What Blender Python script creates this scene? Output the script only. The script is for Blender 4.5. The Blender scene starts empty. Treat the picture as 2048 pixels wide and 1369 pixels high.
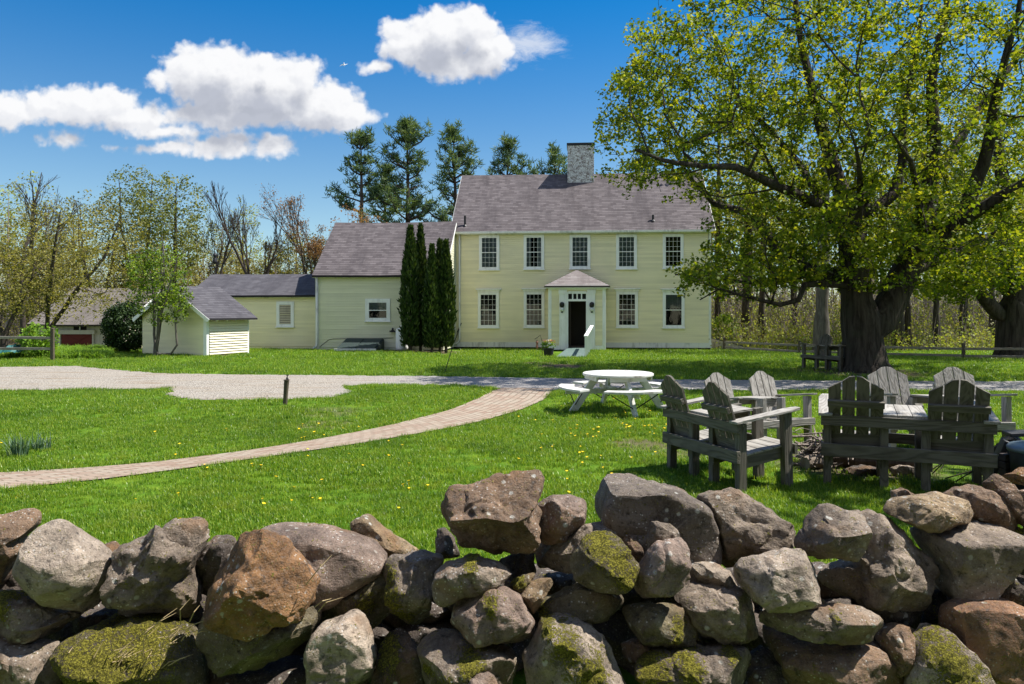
import bpy, bmesh, math, random
import numpy as np
from mathutils import Vector, Matrix, noise as mnoise
random.seed(7)
rng = np.random.default_rng(7)
SC = bpy.context.scene
COL = SC.collection
R = math.radians

# ---------------------------------------------------------------- camera
FPX, CX, HY, CAMZ = 1479.0, 1024.0, 620.0, 1.8      # focal length, centre and horizon of the 2048 px photograph
cam = bpy.data.cameras.new('camera'); camo = bpy.data.objects.new('camera', cam); COL.objects.link(camo)
camo.location = (0, 0, CAMZ); camo.rotation_euler = (R(90), 0, 0)
cam.sensor_width = 36; cam.lens = 26.0
cam.shift_y = -(684.5 - HY) / 2048.0
cam.clip_end = 3000; cam.clip_start = 0.05
SC.camera = camo

# ---------------------------------------------------------------- light
SUN = Vector((1.39, 0.22, 2.2)).normalized()
SUN_EL = math.asin(SUN.z); SUN_AZ = math.atan2(SUN.x, SUN.y)
sun = bpy.data.lights.new('sun', 'SUN'); suno = bpy.data.objects.new('sun', sun); COL.objects.link(suno)
sun.energy = 4.6; sun.angle = R(0.55); sun.color = (1.0, 0.955, 0.88)
suno.rotation_euler = SUN.to_track_quat('Z', 'Y').to_euler(); suno.location = (20, 10, 40)
SC.view_settings.view_transform = 'Standard'; SC.view_settings.look = 'None'
SC.view_settings.gamma = 1.0; SC.view_settings.use_curve_mapping = False
SC.view_settings.exposure = 1.0
try:
    SC.cycles.max_bounces = 7; SC.cycles.diffuse_bounces = 3; SC.cycles.glossy_bounces = 2
    SC.cycles.transmission_bounces = 3; SC.cycles.transparent_max_bounces = 6
    SC.cycles.caustics_reflective = False; SC.cycles.caustics_refractive = False
    SC.cycles.sample_clamp_indirect = 4.0
    SC.cycles.use_denoising = True
except Exception:
    pass

def nd(nt, typ, ins=None, **props):
    n = nt.nodes.new(typ)
    for k, v in props.items(): setattr(n, k, v)
    for k, v in (ins or {}).items():
        s = n.inputs[k]
        if isinstance(v, bpy.types.NodeSocket): nt.links.new(v, s)
        else: s.default_value = v
    return n
def mth(nt, op, a, b=None, c=None, clamp=False):
    ins = {0: a}
    if b is not None: ins[1] = b
    if c is not None: ins[2] = c
    return nd(nt, 'ShaderNodeMath', ins, operation=op, use_clamp=clamp).outputs[0]
def mixc(nt, fac, a, b, blend='MIX'):
    n = nd(nt, 'ShaderNodeMix', data_type='RGBA', blend_type=blend)
    for k, v in ((0, fac), (6, a), (7, b)):
        if isinstance(v, bpy.types.NodeSocket): nt.links.new(v, n.inputs[k])
        else: n.inputs[k].default_value = v if k == 0 else (tuple(v) + (1,))[:4]
    return n.outputs[2]
def mixf(nt, fac, a, b):
    n = nd(nt, 'ShaderNodeMix', data_type='FLOAT')
    for k, v in ((0, fac), (2, a), (3, b)):
        if isinstance(v, bpy.types.NodeSocket): nt.links.new(v, n.inputs[k])
        else: n.inputs[k].default_value = v
    return n.outputs[0]
def smooth(nt, x, lo, hi, a=0.0, b=1.0):
    n = nd(nt, 'ShaderNodeMapRange', {0: x, 1: lo, 2: hi, 3: a, 4: b}, interpolation_type='SMOOTHSTEP')
    return n.outputs[0]
def noise(nt, vec, scale, detail=4, rough=0.55, dist=0.0):
    ins = {'Scale': scale, 'Detail': detail, 'Roughness': rough, 'Distortion': dist}
    if vec is not None: ins['Vector'] = vec
    return nd(nt, 'ShaderNodeTexNoise', ins).outputs[0]
def mapping(nt, vec, scale=(1, 1, 1), rot=(0, 0, 0), loc=(0, 0, 0)):
    return nd(nt, 'ShaderNodeMapping', {0: vec, 1: loc, 2: rot, 3: scale}).outputs[0]
def ramp(nt, fac, stops):
    n = nd(nt, 'ShaderNodeValToRGB', {0: fac}); e = n.color_ramp.elements
    while len(e) < len(stops): e.new(0.5)
    for i, (p, c) in enumerate(stops):
        e[i].position = p; e[i].color = (tuple(c) + (1,))[:4]
    return n.outputs[0]

# ---------------------------------------------------------------- sky
W = bpy.data.worlds.new('World'); SC.world = W; W.use_nodes = True
wt = W.node_tree; wt.nodes.clear()
# cumulus lumps as directions (tan azimuth, tan elevation), radii likewise
LUMPS = [(418,150,110,68),(530,178,125,72),(640,215,105,58),(700,232,62,36),(480,222,190,42),(412,118,52,34),(525,128,46,28),(600,152,60,40),(318,160,30,26),
         (100,214,95,42),(190,212,105,44),(262,236,105,34),(335,262,105,17),(15,222,70,38),
         (435,293,100,26),(540,293,62,27),(345,298,68,14),(480,277,50,20),(128,281,46,21),(228,296,26,9),
         (880,72,78,62),(945,58,62,48),(825,92,66,52),(965,112,58,52),(796,62,46,30),(900,132,85,38),(1000,95,34,42),(762,134,40,14),(1003,130,26,20)]
g = bpy.data.node_groups.new('cloud_field', 'ShaderNodeTree')
g.interface.new_socket('Vector', in_out='INPUT', socket_type='NodeSocketVector')
g.interface.new_socket('Field', in_out='OUTPUT', socket_type='NodeSocketFloat')
gi = g.nodes.new('NodeGroupInput'); go = g.nodes.new('NodeGroupOutput')
P = gi.outputs[0]
wrp = nd(g, 'ShaderNodeTexNoise', {'Vector': P, 'Scale': 14.0, 'Detail': 4.0, 'Roughness': 0.6})
wv = nd(g, 'ShaderNodeVectorMath', {0: wrp.outputs['Color'], 1: (0.5, 0.5, 0.5)}, operation='SUBTRACT').outputs[0]
P2 = nd(g, 'ShaderNodeVectorMath', {0: wv, 1: (0.035, 0.025, 0.0), 2: P}, operation='MULTIPLY_ADD').outputs[0]
cur = None
for cx, cy, rx, ry in LUMPS:
    c = ((cx - CX) / 1000, (HY - cy) / 1000); r = (rx / 1000, ry / 1000)
    v = nd(g, 'ShaderNodeVectorMath', {0: P2, 1: (1 / r[0], 1 / r[1], 0), 2: (-c[0] / r[0], -c[1] / r[1], 0)}, operation='MULTIPLY_ADD').outputs[0]
    l = nd(g, 'ShaderNodeVectorMath', {0: v}, operation='LENGTH').outputs[1]
    l = mth(g, 'MULTIPLY', mth(g, 'SUBTRACT', 1.0, l), (r[1] ** 0.7) / (0.05 ** 0.7))
    cur = l if cur is None else mth(g, 'SMOOTH_MAX', cur, l, 0.22)
f1 = mth(g, 'ADD', cur, 0.10)
n1 = noise(g, P, 20.0, 8, 0.60)
vor = nd(g, 'ShaderNodeTexVoronoi', {'Vector': P2, 'Scale': 34.0, 'Smoothness': 0.35}, feature='SMOOTH_F1').outputs[0]
vor2 = nd(g, 'ShaderNodeTexVoronoi', {'Vector': P2, 'Scale': 85.0, 'Smoothness': 0.35}, feature='SMOOTH_F1').outputs[0]
f2 = mth(g, 'MULTIPLY_ADD', mth(g, 'SUBTRACT', n1, 0.5), 0.85, f1)
f3 = mth(g, 'MULTIPLY_ADD', mth(g, 'SUBTRACT', 0.42, vor), 0.34, f2)
f3 = mth(g, 'MULTIPLY_ADD', mth(g, 'SUBTRACT', 0.42, vor2), 0.16, f3)
g.links.new(f3, go.inputs[0])

tc = nd(wt, 'ShaderNodeTexCoord')
sx = nd(wt, 'ShaderNodeSeparateXYZ', {0: tc.outputs['Generated']})
yy = mth(wt, 'MAXIMUM', sx.outputs[1], 0.02)
kf = FPX / 1000
u = mth(wt, 'MULTIPLY', mth(wt, 'DIVIDE', sx.outputs[0], yy), kf)
v = mth(wt, 'MULTIPLY', mth(wt, 'DIVIDE', sx.outputs[2], yy), kf)
PV = nd(wt, 'ShaderNodeCombineXYZ', {0: u, 1: v}).outputs[0]
def field(off):
    vv = nd(wt, 'ShaderNodeVectorMath', {0: PV, 1: off}, operation='ADD').outputs[0]
    gn = nd(wt, 'ShaderNodeGroup', node_tree=g); wt.links.new(vv, gn.inputs[0])
    return gn.outputs[0]
F0 = field((0, 0, 0)); F1 = field((0.006, 0.012, 0)); F2 = field((0.012, 0.055, 0))
alpha = smooth(wt, F0, -0.02, 0.38)
front = mth(wt, 'GREATER_THAN', sx.outputs[1], 0.15)
alpha = mth(wt, 'MULTIPLY', alpha, front)
# feathery wisp trailing off the right-hand cloud
wl = nd(wt, 'ShaderNodeVectorMath', {0: PV, 1: (1 / 0.105, 1 / 0.052, 0), 2: (-0.030 / 0.105, -0.530 / 0.052, 0)}, operation='MULTIPLY_ADD').outputs[0]
wlen = nd(wt, 'ShaderNodeVectorMath', {0: wl}, operation='LENGTH').outputs[1]
wn = noise(wt, mapping(wt, PV, (12, 34, 1), (0, 0, R(28))), 1.0, 7, 0.7, 0.6)
wa = mth(wt, 'MULTIPLY', smooth(wt, mth(wt, 'MULTIPLY_ADD', wn, 1.9, mth(wt, 'SUBTRACT', 0.02, wlen)), 0.1, 1.0), 0.62)
wa = mth(wt, 'MULTIPLY', wa, front)
alpha = mth(wt, 'MAXIMUM', alpha, wa)
relief = smooth(wt, mth(wt, 'SUBTRACT', F0, F1), -0.22, 0.22)
under = smooth(wt, F2, 0.05, 0.95)
base = mixc(wt, under, (0.97, 0.975, 0.99), (0.47, 0.50, 0.58))
ccol = mixc(wt, mth(wt, 'MULTIPLY', mth(wt, 'SUBTRACT', 1.0, relief), 0.30), base, (0.60, 0.63, 0.72))
sky = nd(wt, 'ShaderNodeTexSky', sky_type='NISHITA', sun_disc=False, sun_elevation=SUN_EL, sun_rotation=SUN_AZ,
         air_density=1.0, dust_density=0.3, ozone_density=2.2, altitude=300.0)
skyc = nd(wt, 'ShaderNodeHueSaturation', {'Saturation': 1.12, 'Value': 1.0, 'Color': sky.outputs[0]}).outputs[0]
fm = mixc(wt, smooth(wt, sx.outputs[2], 0.10, 0.44), (0.57, 0.63, 0.635), (0.02, 0.47, 0.71))
fm = mixc(wt, smooth(wt, sx.outputs[2], 0.5, 0.9), fm, (0.55, 0.75, 0.9))
fm = mixc(wt, smooth(wt, sx.outputs[1], -0.25, 0.2), (1.0, 1.0, 1.0), fm)          # the half of the sky ahead is tinted deeper blue
skyc = mixc(wt, 1.0, skyc, fm, 'MULTIPLY')
bn = noise(wt, mapping(wt, tc.outputs['Generated'], (1, 1, 2.2)), 2.6, 5, 0.6)       # unseen broken cumulus added behind the camera to brighten the facade
ba = mth(wt, 'MULTIPLY', smooth(wt, bn, 0.47, 0.60), mth(wt, 'SUBTRACT', 1.0, smooth(wt, sx.outputs[1], -0.3, 0.05)))
skyc = mixc(wt, ba, skyc, (5.9, 5.75, 5.55))
b1 = nd(wt, 'ShaderNodeBackground', {0: skyc, 1: 0.105})
b2 = nd(wt, 'ShaderNodeBackground', {0: ccol, 1: 0.50})
ms = nd(wt, 'ShaderNodeMixShader', {0: alpha, 1: b1.outputs[0], 2: b2.outputs[0]})
wo = nd(wt, 'ShaderNodeOutputWorld', {0: ms.outputs[0]})
try:
    W.cycles.sampling_method = 'MANUAL'; W.cycles.sample_map_resolution = 512
except Exception:
    pass

# ---------------------------------------------------------------- helpers
def sstep(a, b, x):
    t = np.clip((np.asarray(x, float) - a) / (b - a), 0, 1); return t * t * (3 - 2 * t)
def gz(x, y):
    x = np.asarray(x, float); y = np.asarray(y, float)
    return (-0.12 * sstep(25, 35, y) * sstep(-5, -2, x) - 0.10 * sstep(24, 30, y) * sstep(9, 13, x)
            - 0.42 * sstep(32, 41, y) * sstep(-11, -16, x))
def gp(px, py, z=0.0):
    """point of the level ground seen at a photo pixel"""
    d = (CAMZ - z) * FPX / (py - HY); return ((px - CX) * d / FPX, d)
def at(px, py, d):
    return Vector(((px - CX) * d / FPX, d, CAMZ + (HY - py) * d / FPX))
def tag(o, label=None, cat=None, group=None, kind=None):
    if label: o['label'] = label
    if cat: o['category'] = cat
    if group: o['group'] = group
    if kind: o['kind'] = kind
    return o
def empty(name, loc=(0, 0, 0), rz=0.0, label=None, cat=None, group=None, scale=1.0):
    o = bpy.data.objects.new(name, None); COL.objects.link(o)
    o.location = loc; o.rotation_euler = (0, 0, rz); o.scale = (scale,) * 3; o.empty_display_size = 0.2
    return tag(o, label, cat, group)
def mesh_obj(name, verts, faces, mat, parent=None, smooth_=False, loc=None, attrs=None, uv=None):
    me = bpy.data.meshes.new(name)
    if isinstance(verts, np.ndarray) and isinstance(faces, np.ndarray):
        nv, nf, k = len(verts), len(faces), faces.shape[1]
        me.vertices.add(nv); me.vertices.foreach_set('co', verts.astype(np.float32).ravel())
        me.loops.add(nf * k); me.loops.foreach_set('vertex_index', faces.astype(np.int32).ravel())
        me.polygons.add(nf); me.polygons.foreach_set('loop_start', np.arange(0, nf * k, k, dtype=np.int32))
        me.update(calc_edges=True)
    else:
        me.from_pydata([tuple(p) for p in verts], [], [tuple(f) for f in faces])
    if smooth_: me.polygons.foreach_set('use_smooth', np.ones(len(me.polygons), bool))
    for k, (dom, arr) in (attrs or {}).items():
        a = me.attributes.new(k, 'FLOAT', dom); a.data.foreach_set('value', np.asarray(arr, np.float32))
    if uv is not None:
        l = me.uv_layers.new(name='UVMap'); idx = np.empty(len(me.loops), np.int32); me.loops.foreach_get('vertex_index', idx)
        l.data.foreach_set('uv', np.asarray(uv, np.float32)[idx].ravel())
    me.update(); me.validate()
    if mat: me.materials.append(mat)
    o = bpy.data.objects.new(name, me); COL.objects.link(o)
    if parent: o.parent = parent
    if loc is not None: o.location = loc
    return o
class MB:
    def __init__(s): s.v = []; s.f = []
    def poly(s, pts):
        i = len(s.v); s.v += [tuple(p) for p in pts]; s.f.append(tuple(range(i, i + len(pts)))); return s
    def hexa(s, p):            # 8 points: bottom ring then top ring
        i = len(s.v); s.v += [tuple(q) for q in p]
        for f in ((3, 2, 1, 0), (4, 5, 6, 7), (0, 1, 5, 4), (1, 2, 6, 5), (2, 3, 7, 6), (3, 0, 4, 7)): s.f.append(tuple(i + a for a in f))
        return s
    def box(s, x0, x1, y0, y1, z0, z1):
        return s.hexa([(x0, y0, z0), (x1, y0, z0), (x1, y1, z0), (x0, y1, z0), (x0, y0, z1), (x1, y0, z1), (x1, y1, z1), (x0, y1, z1)])
    def beam(s, a, b, w, h, up=(0, 0, 1)):
        a = Vector(a); b = Vector(b); t = (b - a).normalized(); up = Vector(up)
        if abs(t.dot(up)) > 0.97: up = Vector((0, 1, 0))
        sd = t.cross(up).normalized() * (w / 2); u = sd.cross(t).normalized() * (h / 2)
        return s.hexa([a - sd - u, a + sd - u, b + sd - u, b - sd - u, a - sd + u, a + sd + u, b + sd + u, b - sd + u])
    def prism(s, pts, d):      # polygon swept by vector d
        d = Vector(d); n = len(pts); i = len(s.v)
        s.v += [tuple(p) for p in pts] + [tuple(Vector(p) + d) for p in pts]
        s.f.append(tuple(range(i + n - 1, i - 1, -1))); s.f.append(tuple(range(i + n, i + 2 * n)))
        for k in range(n): s.f.append((i + k, i + (k + 1) % n, i + n + (k + 1) % n, i + n + k))
        return s
    def tube(s, pts, rad, n=8, cap=True):
        pts = [Vector(p) for p in pts]
        if not hasattr(rad, '__len__'): rad = [rad] * len(pts)
        i0 = len(s.v); ref = None
        for k, p in enumerate(pts):
            t = (pts[min(k + 1, len(pts) - 1)] - pts[max(k - 1, 0)]).normalized()
            if ref is None: ref = Vector((1, 0, 0)) if abs(t.x) < 0.8 else Vector((0, 0, 1))
            a = (ref - t * ref.dot(t)).normalized(); b = t.cross(a); ref = a
            for j in range(n):
                an = 2 * math.pi * j / n; s.v.append(tuple(p + (a * math.cos(an) + b * math.sin(an)) * rad[k]))
        for k in range(len(pts) - 1):
            for j in range(n):
                q = i0 + k * n; s.f.append((q + j, q + (j + 1) % n, q + n + (j + 1) % n, q + n + j))
        if cap:
            s.f.append(tuple(i0 + j for j in range(n - 1, -1, -1))); q = i0 + (len(pts) - 1) * n; s.f.append(tuple(q + j for j in range(n)))
        return s
    def lathe(s, prof, c=(0, 0, 0), n=16):
        i0 = len(s.v); c = Vector(c)
        for r, z in prof:
            for j in range(n):
                an = 2 * math.pi * j / n; s.v.append((c.x + r * math.cos(an), c.y + r * math.sin(an), c.z + z))
        for k in range(len(prof) - 1):
            for j in range(n):
                q = i0 + k * n; s.f.append((q + j, q + (j + 1) % n, q + n + (j + 1) % n, q + n + j))
        s.f.append(tuple(i0 + j for j in range(n - 1, -1, -1))); q = i0 + (len(prof) - 1) * n; s.f.append(tuple(q + j for j in range(n)))
        return s
    def build(s, name, mat, parent=None, bevel=0.0, smooth_=False, loc=None):
        o = mesh_obj(name, s.v, s.f, mat, parent, smooth_, loc)
        if bevel:
            m = o.modifiers.new('bevel', 'BEVEL'); m.width = bevel; m.segments = 2; m.limit_method = 'ANGLE'
        return o
def copy_tree(o, parent=None):
    c = o.copy(); COL.objects.link(c); c.parent = parent
    for ch in list(o.children): copy_tree(ch, c)
    return c

# ---------------------------------------------------------------- materials
def new_mat(name):
    m = bpy.data.materials.new(name); m.use_nodes = True; nt = m.node_tree; nt.nodes.clear()
    out = nd(nt, 'ShaderNodeOutputMaterial'); return m, nt, out
def princ(nt, out, col, rough=0.8, normal=None, spec=0.3, metal=0.0):
    p = nd(nt, 'ShaderNodeBsdfPrincipled')
    for k, v in (('Base Color', col), ('Roughness', rough), ('Normal', normal), ('Specular IOR Level', spec), ('Metallic', metal)):
        if v is None: continue
        if isinstance(v, bpy.types.NodeSocket): nt.links.new(v, p.inputs[k])
        else: p.inputs[k].default_value = (tuple(v) + (1,))[:4] if k == 'Base Color' else v
    if out: nt.links.new(p.outputs[0], out.inputs[0])
    return p
def bump(nt, h, strength=0.5, dist=0.02):
    return nd(nt, 'ShaderNodeBump', {'Strength': strength, 'Distance': dist, 'Height': h}).outputs[0]
def ocoord(nt): return nd(nt, 'ShaderNodeTexCoord').outputs['Object']
def mat_paint(name, col, dirt=(0.35, 0.32, 0.26), amount=0.25, rough=0.6):
    m, nt, out = new_mat(name); o = ocoord(nt)
    n1 = noise(nt, o, 1.3, 5, 0.6); n2 = noise(nt, mapping(nt, o, (9, 9, 1.2)), 1.0, 4, 0.6)
    f = mth(nt, 'MULTIPLY', smooth(nt, mth(nt, 'MULTIPLY', n1, n2), 0.22, 0.42), amount)
    fine = noise(nt, o, 40, 3, 0.6)
    c = mixc(nt, f, col, dirt); c = mixc(nt, mth(nt, 'MULTIPLY', smooth(nt, fine, 0.62, 0.8), amount * 0.6), c, dirt)
    princ(nt, out, c, rough, bump(nt, fine, 0.15, 0.004)); return m
def mat_clap(name, col, exp, dirt):
    m, nt, out = new_mat(name); o = ocoord(nt); s = nd(nt, 'ShaderNodeSeparateXYZ', {0: o})
    row = mth(nt, 'FLOOR', mth(nt, 'DIVIDE', mth(nt, 'SUBTRACT', s.outputs[2], 0.02), exp))
    vec = nd(nt, 'ShaderNodeCombineXYZ', {0: mth(nt, 'MULTIPLY', s.outputs[0], 0.35), 1: mth(nt, 'MULTIPLY', s.outputs[1], 0.35), 2: mth(nt, 'MULTIPLY', row, 3.7)}).outputs[0]
    n1 = noise(nt, vec, 1.0, 2, 0.5); big = noise(nt, o, 0.55, 4, 0.6); fine = noise(nt, mapping(nt, o, (4, 4, 30)), 1.0, 5, 0.65)
    c = mixc(nt, smooth(nt, n1, 0.3, 0.7), tuple(x * 0.86 for x in col), col)
    c = mixc(nt, mth(nt, 'MULTIPLY', smooth(nt, big, 0.45, 0.7), 0.22), c, dirt)
    c = mixc(nt, mth(nt, 'MULTIPLY', smooth(nt, fine, 0.60, 0.78), 0.35), c, dirt)
    fr_ = mth(nt, 'FRACT', mth(nt, 'DIVIDE', mth(nt, 'SUBTRACT', s.outputs[2], 0.02), exp))
    princ(nt, out, c, 0.65, bump(nt, fine, 0.2, 0.004)); return m
def mat_plain(name, col, rough=0.7, metal=0.0, spec=0.3, var=0.25):
    m, nt, out = new_mat(name); n = noise(nt, ocoord(nt), 14, 5, 0.6)
    c = mixc(nt, n, tuple(x * (1 - var) for x in col), tuple(min(1, x * (1 + var)) for x in col))
    princ(nt, out, c, rough, bump(nt, n, 0.2, 0.005), spec, metal); return m
def mat_shingle(name, c1, c2, stain, course=0.135):
    m, nt, out = new_mat(name)
    uv = nd(nt, 'ShaderNodeUVMap').outputs[0]
    br = nd(nt, 'ShaderNodeTexBrick', {'Vector': uv, 'Color1': (0, 0, 0, 1), 'Color2': (1, 1, 1, 1), 'Mortar': (0.5, 0.5, 0.5, 1), 'Scale': 1.0, 'Mortar Size': 0.008,
        'Mortar Smooth': 0.3, 'Bias': 0.0, 'Brick Width': 0.28, 'Row Height': course}, offset=0.5)
    sy = nd(nt, 'ShaderNodeSeparateXYZ', {0: uv}).outputs[1]
    saw = mth(nt, 'FRACT', mth(nt, 'DIVIDE', sy, course))
    edge = smooth(nt, saw, 0.0, 0.3, 1.0, 0.0)
    st = noise(nt, mapping(nt, uv, (0.9, 0.16, 1)), 1.0, 5, 0.62)
    st2 = noise(nt, mapping(nt, uv, (2.6, 0.5, 1)), 1.0, 5, 0.65)
    fine = noise(nt, uv, 22, 4, 0.7)
    c = mixc(nt, br.outputs[0], c1, c2)
    c = mixc(nt, mth(nt, 'MULTIPLY', smooth(nt, mth(nt, 'ADD', mth(nt, 'MULTIPLY', st, 0.65), mth(nt, 'MULTIPLY', st2, 0.35)), 0.44, 0.68), 0.8), c, stain)
    c = mixc(nt, mth(nt, 'MULTIPLY', fine, 0.5), c, tuple(x * 1.5 for x in c1))
    c = mixc(nt, mth(nt, 'MULTIPLY', edge, 0.8), c, tuple(x * 0.3 for x in stain))
    h = mth(nt, 'ADD', mth(nt, 'MULTIPLY', saw, -1.0), mth(nt, 'MULTIPLY', fine, 0.4))
    princ(nt, out, c, 0.9, bump(nt, h, 0.9, 0.03), 0.15); return m
def mat_wood(name, axis, c1, c2, c3):
    """weathered board, grain running along axis of the object"""
    m, nt, out = new_mat(name); o = ocoord(nt)
    oi = nd(nt, 'ShaderNodeObjectInfo').outputs['Random']
    sc = [22, 22, 22]; sc[axis] = 1.6
    off = nd(nt, 'ShaderNodeCombineXYZ', {0: mth(nt, 'MULTIPLY', oi, 37.0), 1: mth(nt, 'MULTIPLY', oi, 17.0), 2: mth(nt, 'MULTIPLY', oi, 29.0)}).outputs[0]
    o2 = nd(nt, 'ShaderNodeVectorMath', {0: o, 1: off}, operation='ADD').outputs[0]
    v = mapping(nt, o2, tuple(sc))
    n1 = noise(nt, v, 1.0, 6, 0.6, 0.8)
    sc2 = [7, 7, 7]; sc2[axis] = 0.9
    rings = noise(nt, mapping(nt, o2, tuple(sc2)), 1.0, 2, 0.5, 1.2)
    rr = mth(nt, 'FRACT', mth(nt, 'MULTIPLY', rings, 7.0))
    rr = smooth(nt, mth(nt, 'ABSOLUTE', mth(nt, 'SUBTRACT', rr, 0.5)), 0.1, 0.5)
    c = mixc(nt, n1, c1, c2); c = mixc(nt, mth(nt, 'MULTIPLY', rr, 0.55), c, c3)
    big = noise(nt, o, 2.2, 4, 0.6)
    c = mixc(nt, mth(nt, 'MULTIPLY', smooth(nt, big, 0.45, 0.7), 0.5), c, tuple(x * 0.62 for x in c1))
    princ(nt, out, c, 0.85, bump(nt, mth(nt, 'ADD', n1, rr), 0.5, 0.004), 0.2); return m
def mat_bark(name, c1, c2, sc=9.0, moss=None):
    m, nt, out = new_mat(name); o = ocoord(nt)
    n1 = noise(nt, mapping(nt, o, (sc, sc, sc * 0.13)), 1.0, 6, 0.62, 0.4); n2 = noise(nt, o, 1.7, 4, 0.6)
    c = mixc(nt, smooth(nt, n1, 0.3, 0.7), c1, c2)
    if moss: c = mixc(nt, mth(nt, 'MULTIPLY', smooth(nt, n2, 0.5, 0.68), 0.6), c, moss)
    princ(nt, out, c, 0.95, bump(nt, n1, 1.0, 0.06 if sc < 12 else 0.02), 0.1); return m
def mat_leaf(name, ca, cb, cc, trans=0.42, patch=None):
    m, nt, out = new_mat(name)
    t = nd(nt, 'ShaderNodeAttribute', attribute_name='tint').outputs['Fac']
    c = ramp(nt, t, [(0.0, ca), (0.5, cb), (1.0, cc)])
    if patch:                                   # broad patches of drier and of lusher growth over the lawn
        pos = nd(nt, 'ShaderNodeNewGeometry').outputs['Position']; na = noise(nt, pos, 0.45, 4, 0.6); nb = noise(nt, pos, 2.6, 4, 0.65)
        c = mixc(nt, mth(nt, 'MULTIPLY', smooth(nt, nb, 0.50, 0.72), 0.55), c, patch[0]); c = mixc(nt, mth(nt, 'MULTIPLY', smooth(nt, na, 0.50, 0.34), 0.5), c, patch[1])
        c = mixc(nt, mth(nt, 'MULTIPLY', smooth(nt, nb, 0.44, 0.26), 0.6), c, patch[1])
    p = princ(nt, None, c, 0.38 if patch else 0.55, None, 0.5 if patch else 0.25)
    tr = nd(nt, 'ShaderNodeBsdfTranslucent', {0: mixc(nt, 1.0, c, (1.25, 1.15, 0.5), 'MULTIPLY')})
    mx = nd(nt, 'ShaderNodeMixShader', {0: trans, 1: p.outputs[0], 2: tr.outputs[0]})
    nt.links.new(mx.outputs[0], out.inputs[0]); return m

M = {}
M['yellow'] = mat_clap('yellow_paint', (0.85, 0.775, 0.52), 0.098, (0.55, 0.52, 0.38))
M['yellow_wing'] = mat_clap('pale_green_yellow_paint', (0.70, 0.68, 0.50), 0.115, (0.40, 0.40, 0.33))
M['white'] = mat_paint('white_paint', (0.80, 0.80, 0.79), (0.42, 0.40, 0.36), 0.35)
M['offwhite'] = mat_paint('worn_white_paint', (0.72, 0.71, 0.66), (0.30, 0.29, 0.25), 0.65)
M['barn'] = mat_paint('barn_paint', (0.42, 0.39, 0.36), (0.30, 0.28, 0.25), 0.4)
M['cream'] = mat_paint('cream_paint', (0.78, 0.72, 0.55), (0.5, 0.46, 0.36), 0.3)
M['tan'] = mat_paint('tan_paint', (0.52, 0.46, 0.33), (0.3, 0.26, 0.18), 0.4)
M['roof'] = mat_shingle('brown_shingles', (0.074, 0.063, 0.065), (0.158, 0.138, 0.140), (0.034, 0.029, 0.032))
M['roof_dark'] = mat_shingle('grey_shingles', (0.060, 0.057, 0.064), (0.115, 0.110, 0.120), (0.036, 0.034, 0.040))
M['roof_barn'] = mat_shingle('worn_shingles', (0.12, 0.105, 0.095), (0.19, 0.17, 0.155), (0.07, 0.06, 0.05))
M['roof_porch'] = mat_shingle('porch_shingles', (0.165, 0.142, 0.138), (0.26, 0.235, 0.23), (0.085, 0.072, 0.070))
M['black'] = mat_plain('black_metal', (0.015, 0.015, 0.017), 0.5)
M['dark'] = mat_plain('unlit_room_stand_in', (0.012, 0.011, 0.011), 0.9)
M['darkwood'] = mat_plain('dark_wood', (0.045, 0.030, 0.022), 0.6)
M['table_white'] = mat_paint('weathered_table_paint', (0.60, 0.595, 0.56), (0.22, 0.20, 0.165), 0.85)
M['green_deck'] = mat_paint('green_deck_paint', (0.10, 0.15, 0.135), (0.25, 0.27, 0.25), 0.4)
M['green_dark'] = mat_plain('dark_green_paint', (0.028, 0.042, 0.040), 0.55)
M['red'] = mat_plain('barn_red', (0.10, 0.012, 0.010), 0.7)
M['curtain'] = mat_plain('lace', (0.62, 0.63, 0.66), 0.9)
M['wood_x'] = mat_wood('weathered_board_x', 0, (0.27, 0.25, 0.222), (0.44, 0.42, 0.385), (0.14, 0.125, 0.105))
M['wood_y'] = mat_wood('weathered_board_y', 1, (0.27, 0.25, 0.222), (0.44, 0.42, 0.385), (0.14, 0.125, 0.105))
M['wood_z'] = mat_wood('weathered_board_z', 2, (0.27, 0.25, 0.222), (0.44, 0.42, 0.385), (0.14, 0.125, 0.105))
for k_, a_ in (('x', 0), ('y', 1), ('z', 2)): M['wood_shade_' + k_] = mat_wood('shaded_board_' + k_, a_, (0.105, 0.094, 0.075), (0.20, 0.185, 0.155), (0.05, 0.043, 0.033))  # same boards in a darker colour, shade painted in for shaded chair parts
M['fence'] = mat_wood('fence_rail_wood', 0, (0.21, 0.185, 0.155), (0.36, 0.325, 0.28), (0.13, 0.112, 0.094))
M['post'] = mat_wood('old_post_wood', 2, (0.075, 0.062, 0.045), (0.14, 0.115, 0.08), (0.04, 0.034, 0.025))
M['bark'] = mat_bark('maple_bark', (0.022, 0.018, 0.015), (0.075, 0.063, 0.053), 9.0, (0.05, 0.052, 0.036))
M['bark_grey'] = mat_bark('grey_bark', (0.065, 0.057, 0.050), (0.15, 0.135, 0.12), 14.0)
M['bark_dark'] = mat_bark('dark_bark', (0.030, 0.025, 0.021), (0.085, 0.070, 0.058), 14.0)
M['bark_twig'] = mat_bark('twig_bark', (0.15, 0.122, 0.105), (0.30, 0.255, 0.225), 14.0)
M['leaf_maple'] = mat_leaf('maple_leaf', (0.065, 0.110, 0.008), (0.165, 0.235, 0.014), (0.37, 0.38, 0.028), 0.52)
M['leaf_olive'] = mat_leaf('budding_leaf', (0.115, 0.11, 0.03), (0.21, 0.20, 0.045), (0.35, 0.32, 0.085))
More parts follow.
